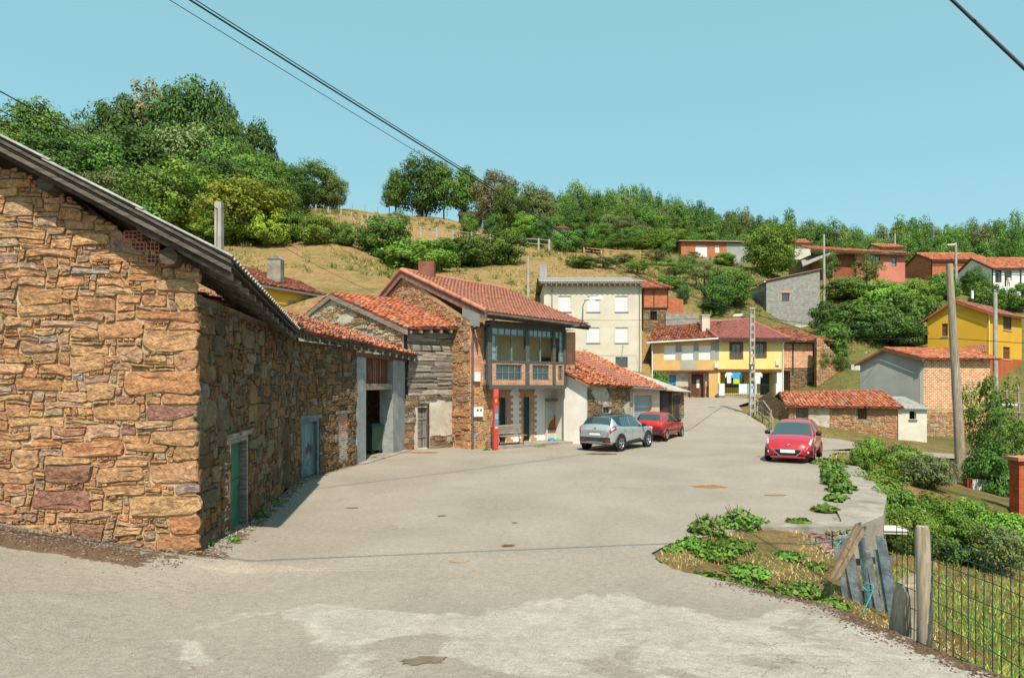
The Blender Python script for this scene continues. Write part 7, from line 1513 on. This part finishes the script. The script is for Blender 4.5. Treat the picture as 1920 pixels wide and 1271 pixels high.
# weeds with broad leaves
def weed(loc, r, h, n, ls, col, lab, group, seed, name='weed_clump'):
    rs = np.random.RandomState(seed); a = rs.uniform(0, 6.28, n); q = rs.uniform(0, 1, n)**.6; c = np.stack([np.cos(a)*q*r, np.sin(a)*q*r, rs.uniform(.1, 1, n)*h*(1-.5*q)], 1)
    nn = unit(np.stack([np.cos(a)*.5, np.sin(a)*.5, np.ones(n)], 1)+rs.normal(0, .4, (n, 3))); t = np.array(col)[None]*rs.uniform(.65, 1.35, (n, 1))
    me = leaf_mesh('leaves', c, nn, rs.uniform(.6, 1.4, n)*ls, t, aspect=.75); T = thing(name, loc, lab, 'weeds', group); o = bpy.data.objects.new('leaves', me); COL.objects.link(o); o.parent = T
    m = MB(); lo = V(loc)
    for k in range(6): b = random.uniform(0, 6.28); m.tube([lo, lo+V((r*.3*math.cos(b), r*.3*math.sin(b), h*.5)), lo+V((r*.6*math.cos(b), r*.6*math.sin(b), h*.95))], .006, 4, (.5, .9, .25))
    m.build('stems', M['bark'], T, kind='stuff')
def gz(px, py, z): p = G(px, py, z); return V((p.x, p.y, ground(p.x, p.y)))
for i, (px, py, r, h, n, lab) in enumerate([(1325, 1012, .36, .5, 620, 'tall leafy weeds at the top of the bank'), (1385, 1000, .45, .55, 760, 'tall leafy weeds left of the parapet end'), (1420, 992, .3, .26, 300, 'leafy weeds against the parapet end'), (1340, 1050, .4, .22, 420, 'leafy weeds in the middle of the bank'), (1400, 1070, .4, .2, 380, 'broad leaved weeds spreading down the bank'), (1330, 1085, .35, .14, 300, 'low green weeds at the ramp edge'), (1440, 1098, .32, .2, 260, 'broad leaved dock plants near the ramp edge'), (1560, 1105, .25, .2, 220, 'green weeds at the foot of the pallet gate'), (1262, 1045, .18, .1, 140, 'small weed patch where the bank meets the road'), (1370, 1035, .45, .2, 420, 'spreading weeds below the tall clump'), (1480, 1040, .3, .12, 160, 'sparse weeds in the middle of the dry bank'), (1500, 1085, .35, .14, 220, 'low weeds on the lower dry bank'), (1300, 1040, .3, .25, 280, 'leafy weeds at the left end of the bank'), (1385, 1095, .35, .16, 300, 'leafy weeds spilling over the ramp rim'), (1530, 1050, .2, .1, 110, 'small weeds beside the leaning planks')]):
    p = G(px, py, -.15); weed((p.x, p.y, ground(p.x, p.y)), r, h, n, .085, (.075, .13, .022), lab, 'weeds on the bank', 50+i)
for i, (x, y, r, h, lab) in enumerate([(7.15, 15.2, .3, .16, 'grassy tuft at the inner corner of the parapet'), (8.1, 16.6, .3, .2, 'weeds along the inner parapet, nearest the corner'), (8.9, 18.0, .42, .3, 'spreading weeds on the inner side of the parapet'), (9.4, 19.3, .42, .3, 'leafy weeds midway along the parapet'), (10.0, 20.6, .42, .3, 'leafy weeds further along the parapet'), (10.5, 21.8, .4, .28, 'weeds near the far end of the parapet'), (11.2, 23.2, .5, .2, 'weeds beyond the far end of the parapet'), (11.6, 24.4, .7, .22, 'weed patch in front of the leaning board'), (6.0, 13.95, .25, .08, 'thin weeds along the parapet top by the square')]):
    weed((x, y, plaza(x, y)), r, h, 320, .12, (.07, .125, .022), lab, 'weeds along the parapet', 80+i)
for i, (px, py, r, h, lab) in enumerate([(388, 1040, .1, .1, 'small weed at the corner of the near barn'), (437, 1022, .1, .08, 'small weed left of the green door'), (490, 968, .2, .22, 'green tuft right of the green door'), (515, 940, .22, .1, 'low tuft along the barn wall'), (540, 908, .25, .14, 'tuft before the narrow dark door'), (700, 858, .2, .06, 'little weeds at the gateway threshold'), (912, 843, .15, .15, 'small weed at the foot of the red totem'), (1010, 836, .4, .05, 'sparse weeds along the pavement kerb')]):
    p = G(px, py, .02); weed((p.x, p.y, plaza(p.x, p.y)), r, h, 130, .06, (.07, .16, .03), lab, 'weeds along the house walls', 110+i)
# meadow fences
def hill_fence(name, lab, pxs, Y, h, w_, matn, rails=(.5, .9), col=None):
    pt = [V(((px-CX)/FPX*y, y, 0)) for px, y in pxs]; pt = [V((p.x, p.y, ground(p.x, p.y))) for p in pt]; T = thing(name, pt[0], lab, 'fence'); prev = None
    for a, b in zip(pt, pt[1:]):
        n = max(2, int((b-a).length/2.6))
        for k in range(n):
            p = a.lerp(b, k/n); p.z = ground(p.x, p.y); MB().box(p.x-w_, p.x+w_, p.y-w_, p.y+w_, p.z-.3, p.z+h*R(.85, 1.1), col).build('post', M[matn], T)
            if prev is not None and rails:
                for r in rails: MB().obox(prev+V((0, -.12, h*r)), p-prev, (0, .05, 0), (0, 0, .1), col).build('rail', M[matn], T)
            prev = p
hill_fence('meadow_fence', 'pale post and rail fence crossing the upper meadow', [(690, 112), (760, 112), (850, 108), (920, 104), (1010, 100), (1050, 98)], 0, 1.7, .13, 'concrete_pole')
hill_fence('meadow_post_fence', 'row of pale posts climbing to the hilltop wood', [(570, 118), (640, 112), (700, 106)], 0, 1.5, .11, 'concrete_pole', ())
hill_fence('crest_fence', 'row of posts along the crest of the meadow', [(580, 146), (660, 150), (730, 152), (860, 152)], 0, 1.6, .1, 'concrete_pole', ())
hill_fence('orchard_fence', 'orange brown wooden fence below the garden trees', [(1095, 96), (1160, 96), (1200, 97), (1265, 98)], 0, 1.3, .1, 'wood_pole', (.3, .6, .9), (1.4, 1.0, .7))
hill_fence('bank_post_fence', 'thin posts on the bank under the pink house', [(1600, 84), (1660, 84), (1740, 86), (1800, 88)], 0, 1.3, .08, 'concrete_pole', ())

# loose grit and plant litter where the road meets walls and ramp edge
def litter(name, lab, gen, n, s0, s1, cols):
    m = MB()
    for _ in range(n):
        x, y = gen(); z = plaza(x, y)+.004; a = R(0, 6.28); s = R(s0, s1); k = R(.7, 1.3); c = tuple(v*k for v in random.choice(cols))
        p = [(x+s*math.cos(a+q)*f, y+s*math.sin(a+q)*f, z) for q, f in ((0, 1), (1.7, .6), (3.2, .9), (4.6, .6))]
        m.add(p+[(x, y, z+s*.5)], [(0, 1, 4), (1, 2, 4), (2, 3, 4), (3, 0, 4)], c)
    m.build(name, M['flat'], None, lab, 'debris', None, 'stuff')
BR = [(.10, .055, .03), (.14, .08, .045), (.07, .045, .03)]; GY = [(.36, .32, .27), (.24, .2, .16), (.45, .41, .35)]
def ramp_rim():
    y = R(4.5, 9.6); return rightx(y)-abs(random.gauss(0, .16))-.02, y
def wall_foot():
    u = -R(.0, 3.6); p = fA(u, 0, .12+abs(random.gauss(0, .38))); return p.x, p.y
def side_foot():
    u = R(0, 9); p = sA(u, 0, .06+abs(random.gauss(0, .16))); return p.x, p.y
litter('ramp_rim_litter', 'dark brown plant litter along the rim of the ramp', ramp_rim, 1500, .006, .022, BR)
litter('wall_foot_litter', 'brown litter and grit along the foot of the stone gable', wall_foot, 2600, .008, .028, BR+GY[1:2])
litter('side_wall_litter', 'grit and litter along the shaded barn wall', side_foot, 1200, .008, .03, BR+GY)
litter('road_grit', 'scattered pale grit on the worn ramp surface', lambda: (R(-4.5, 3.8), R(4.3, 10)), 1300, .004, .011, GY)
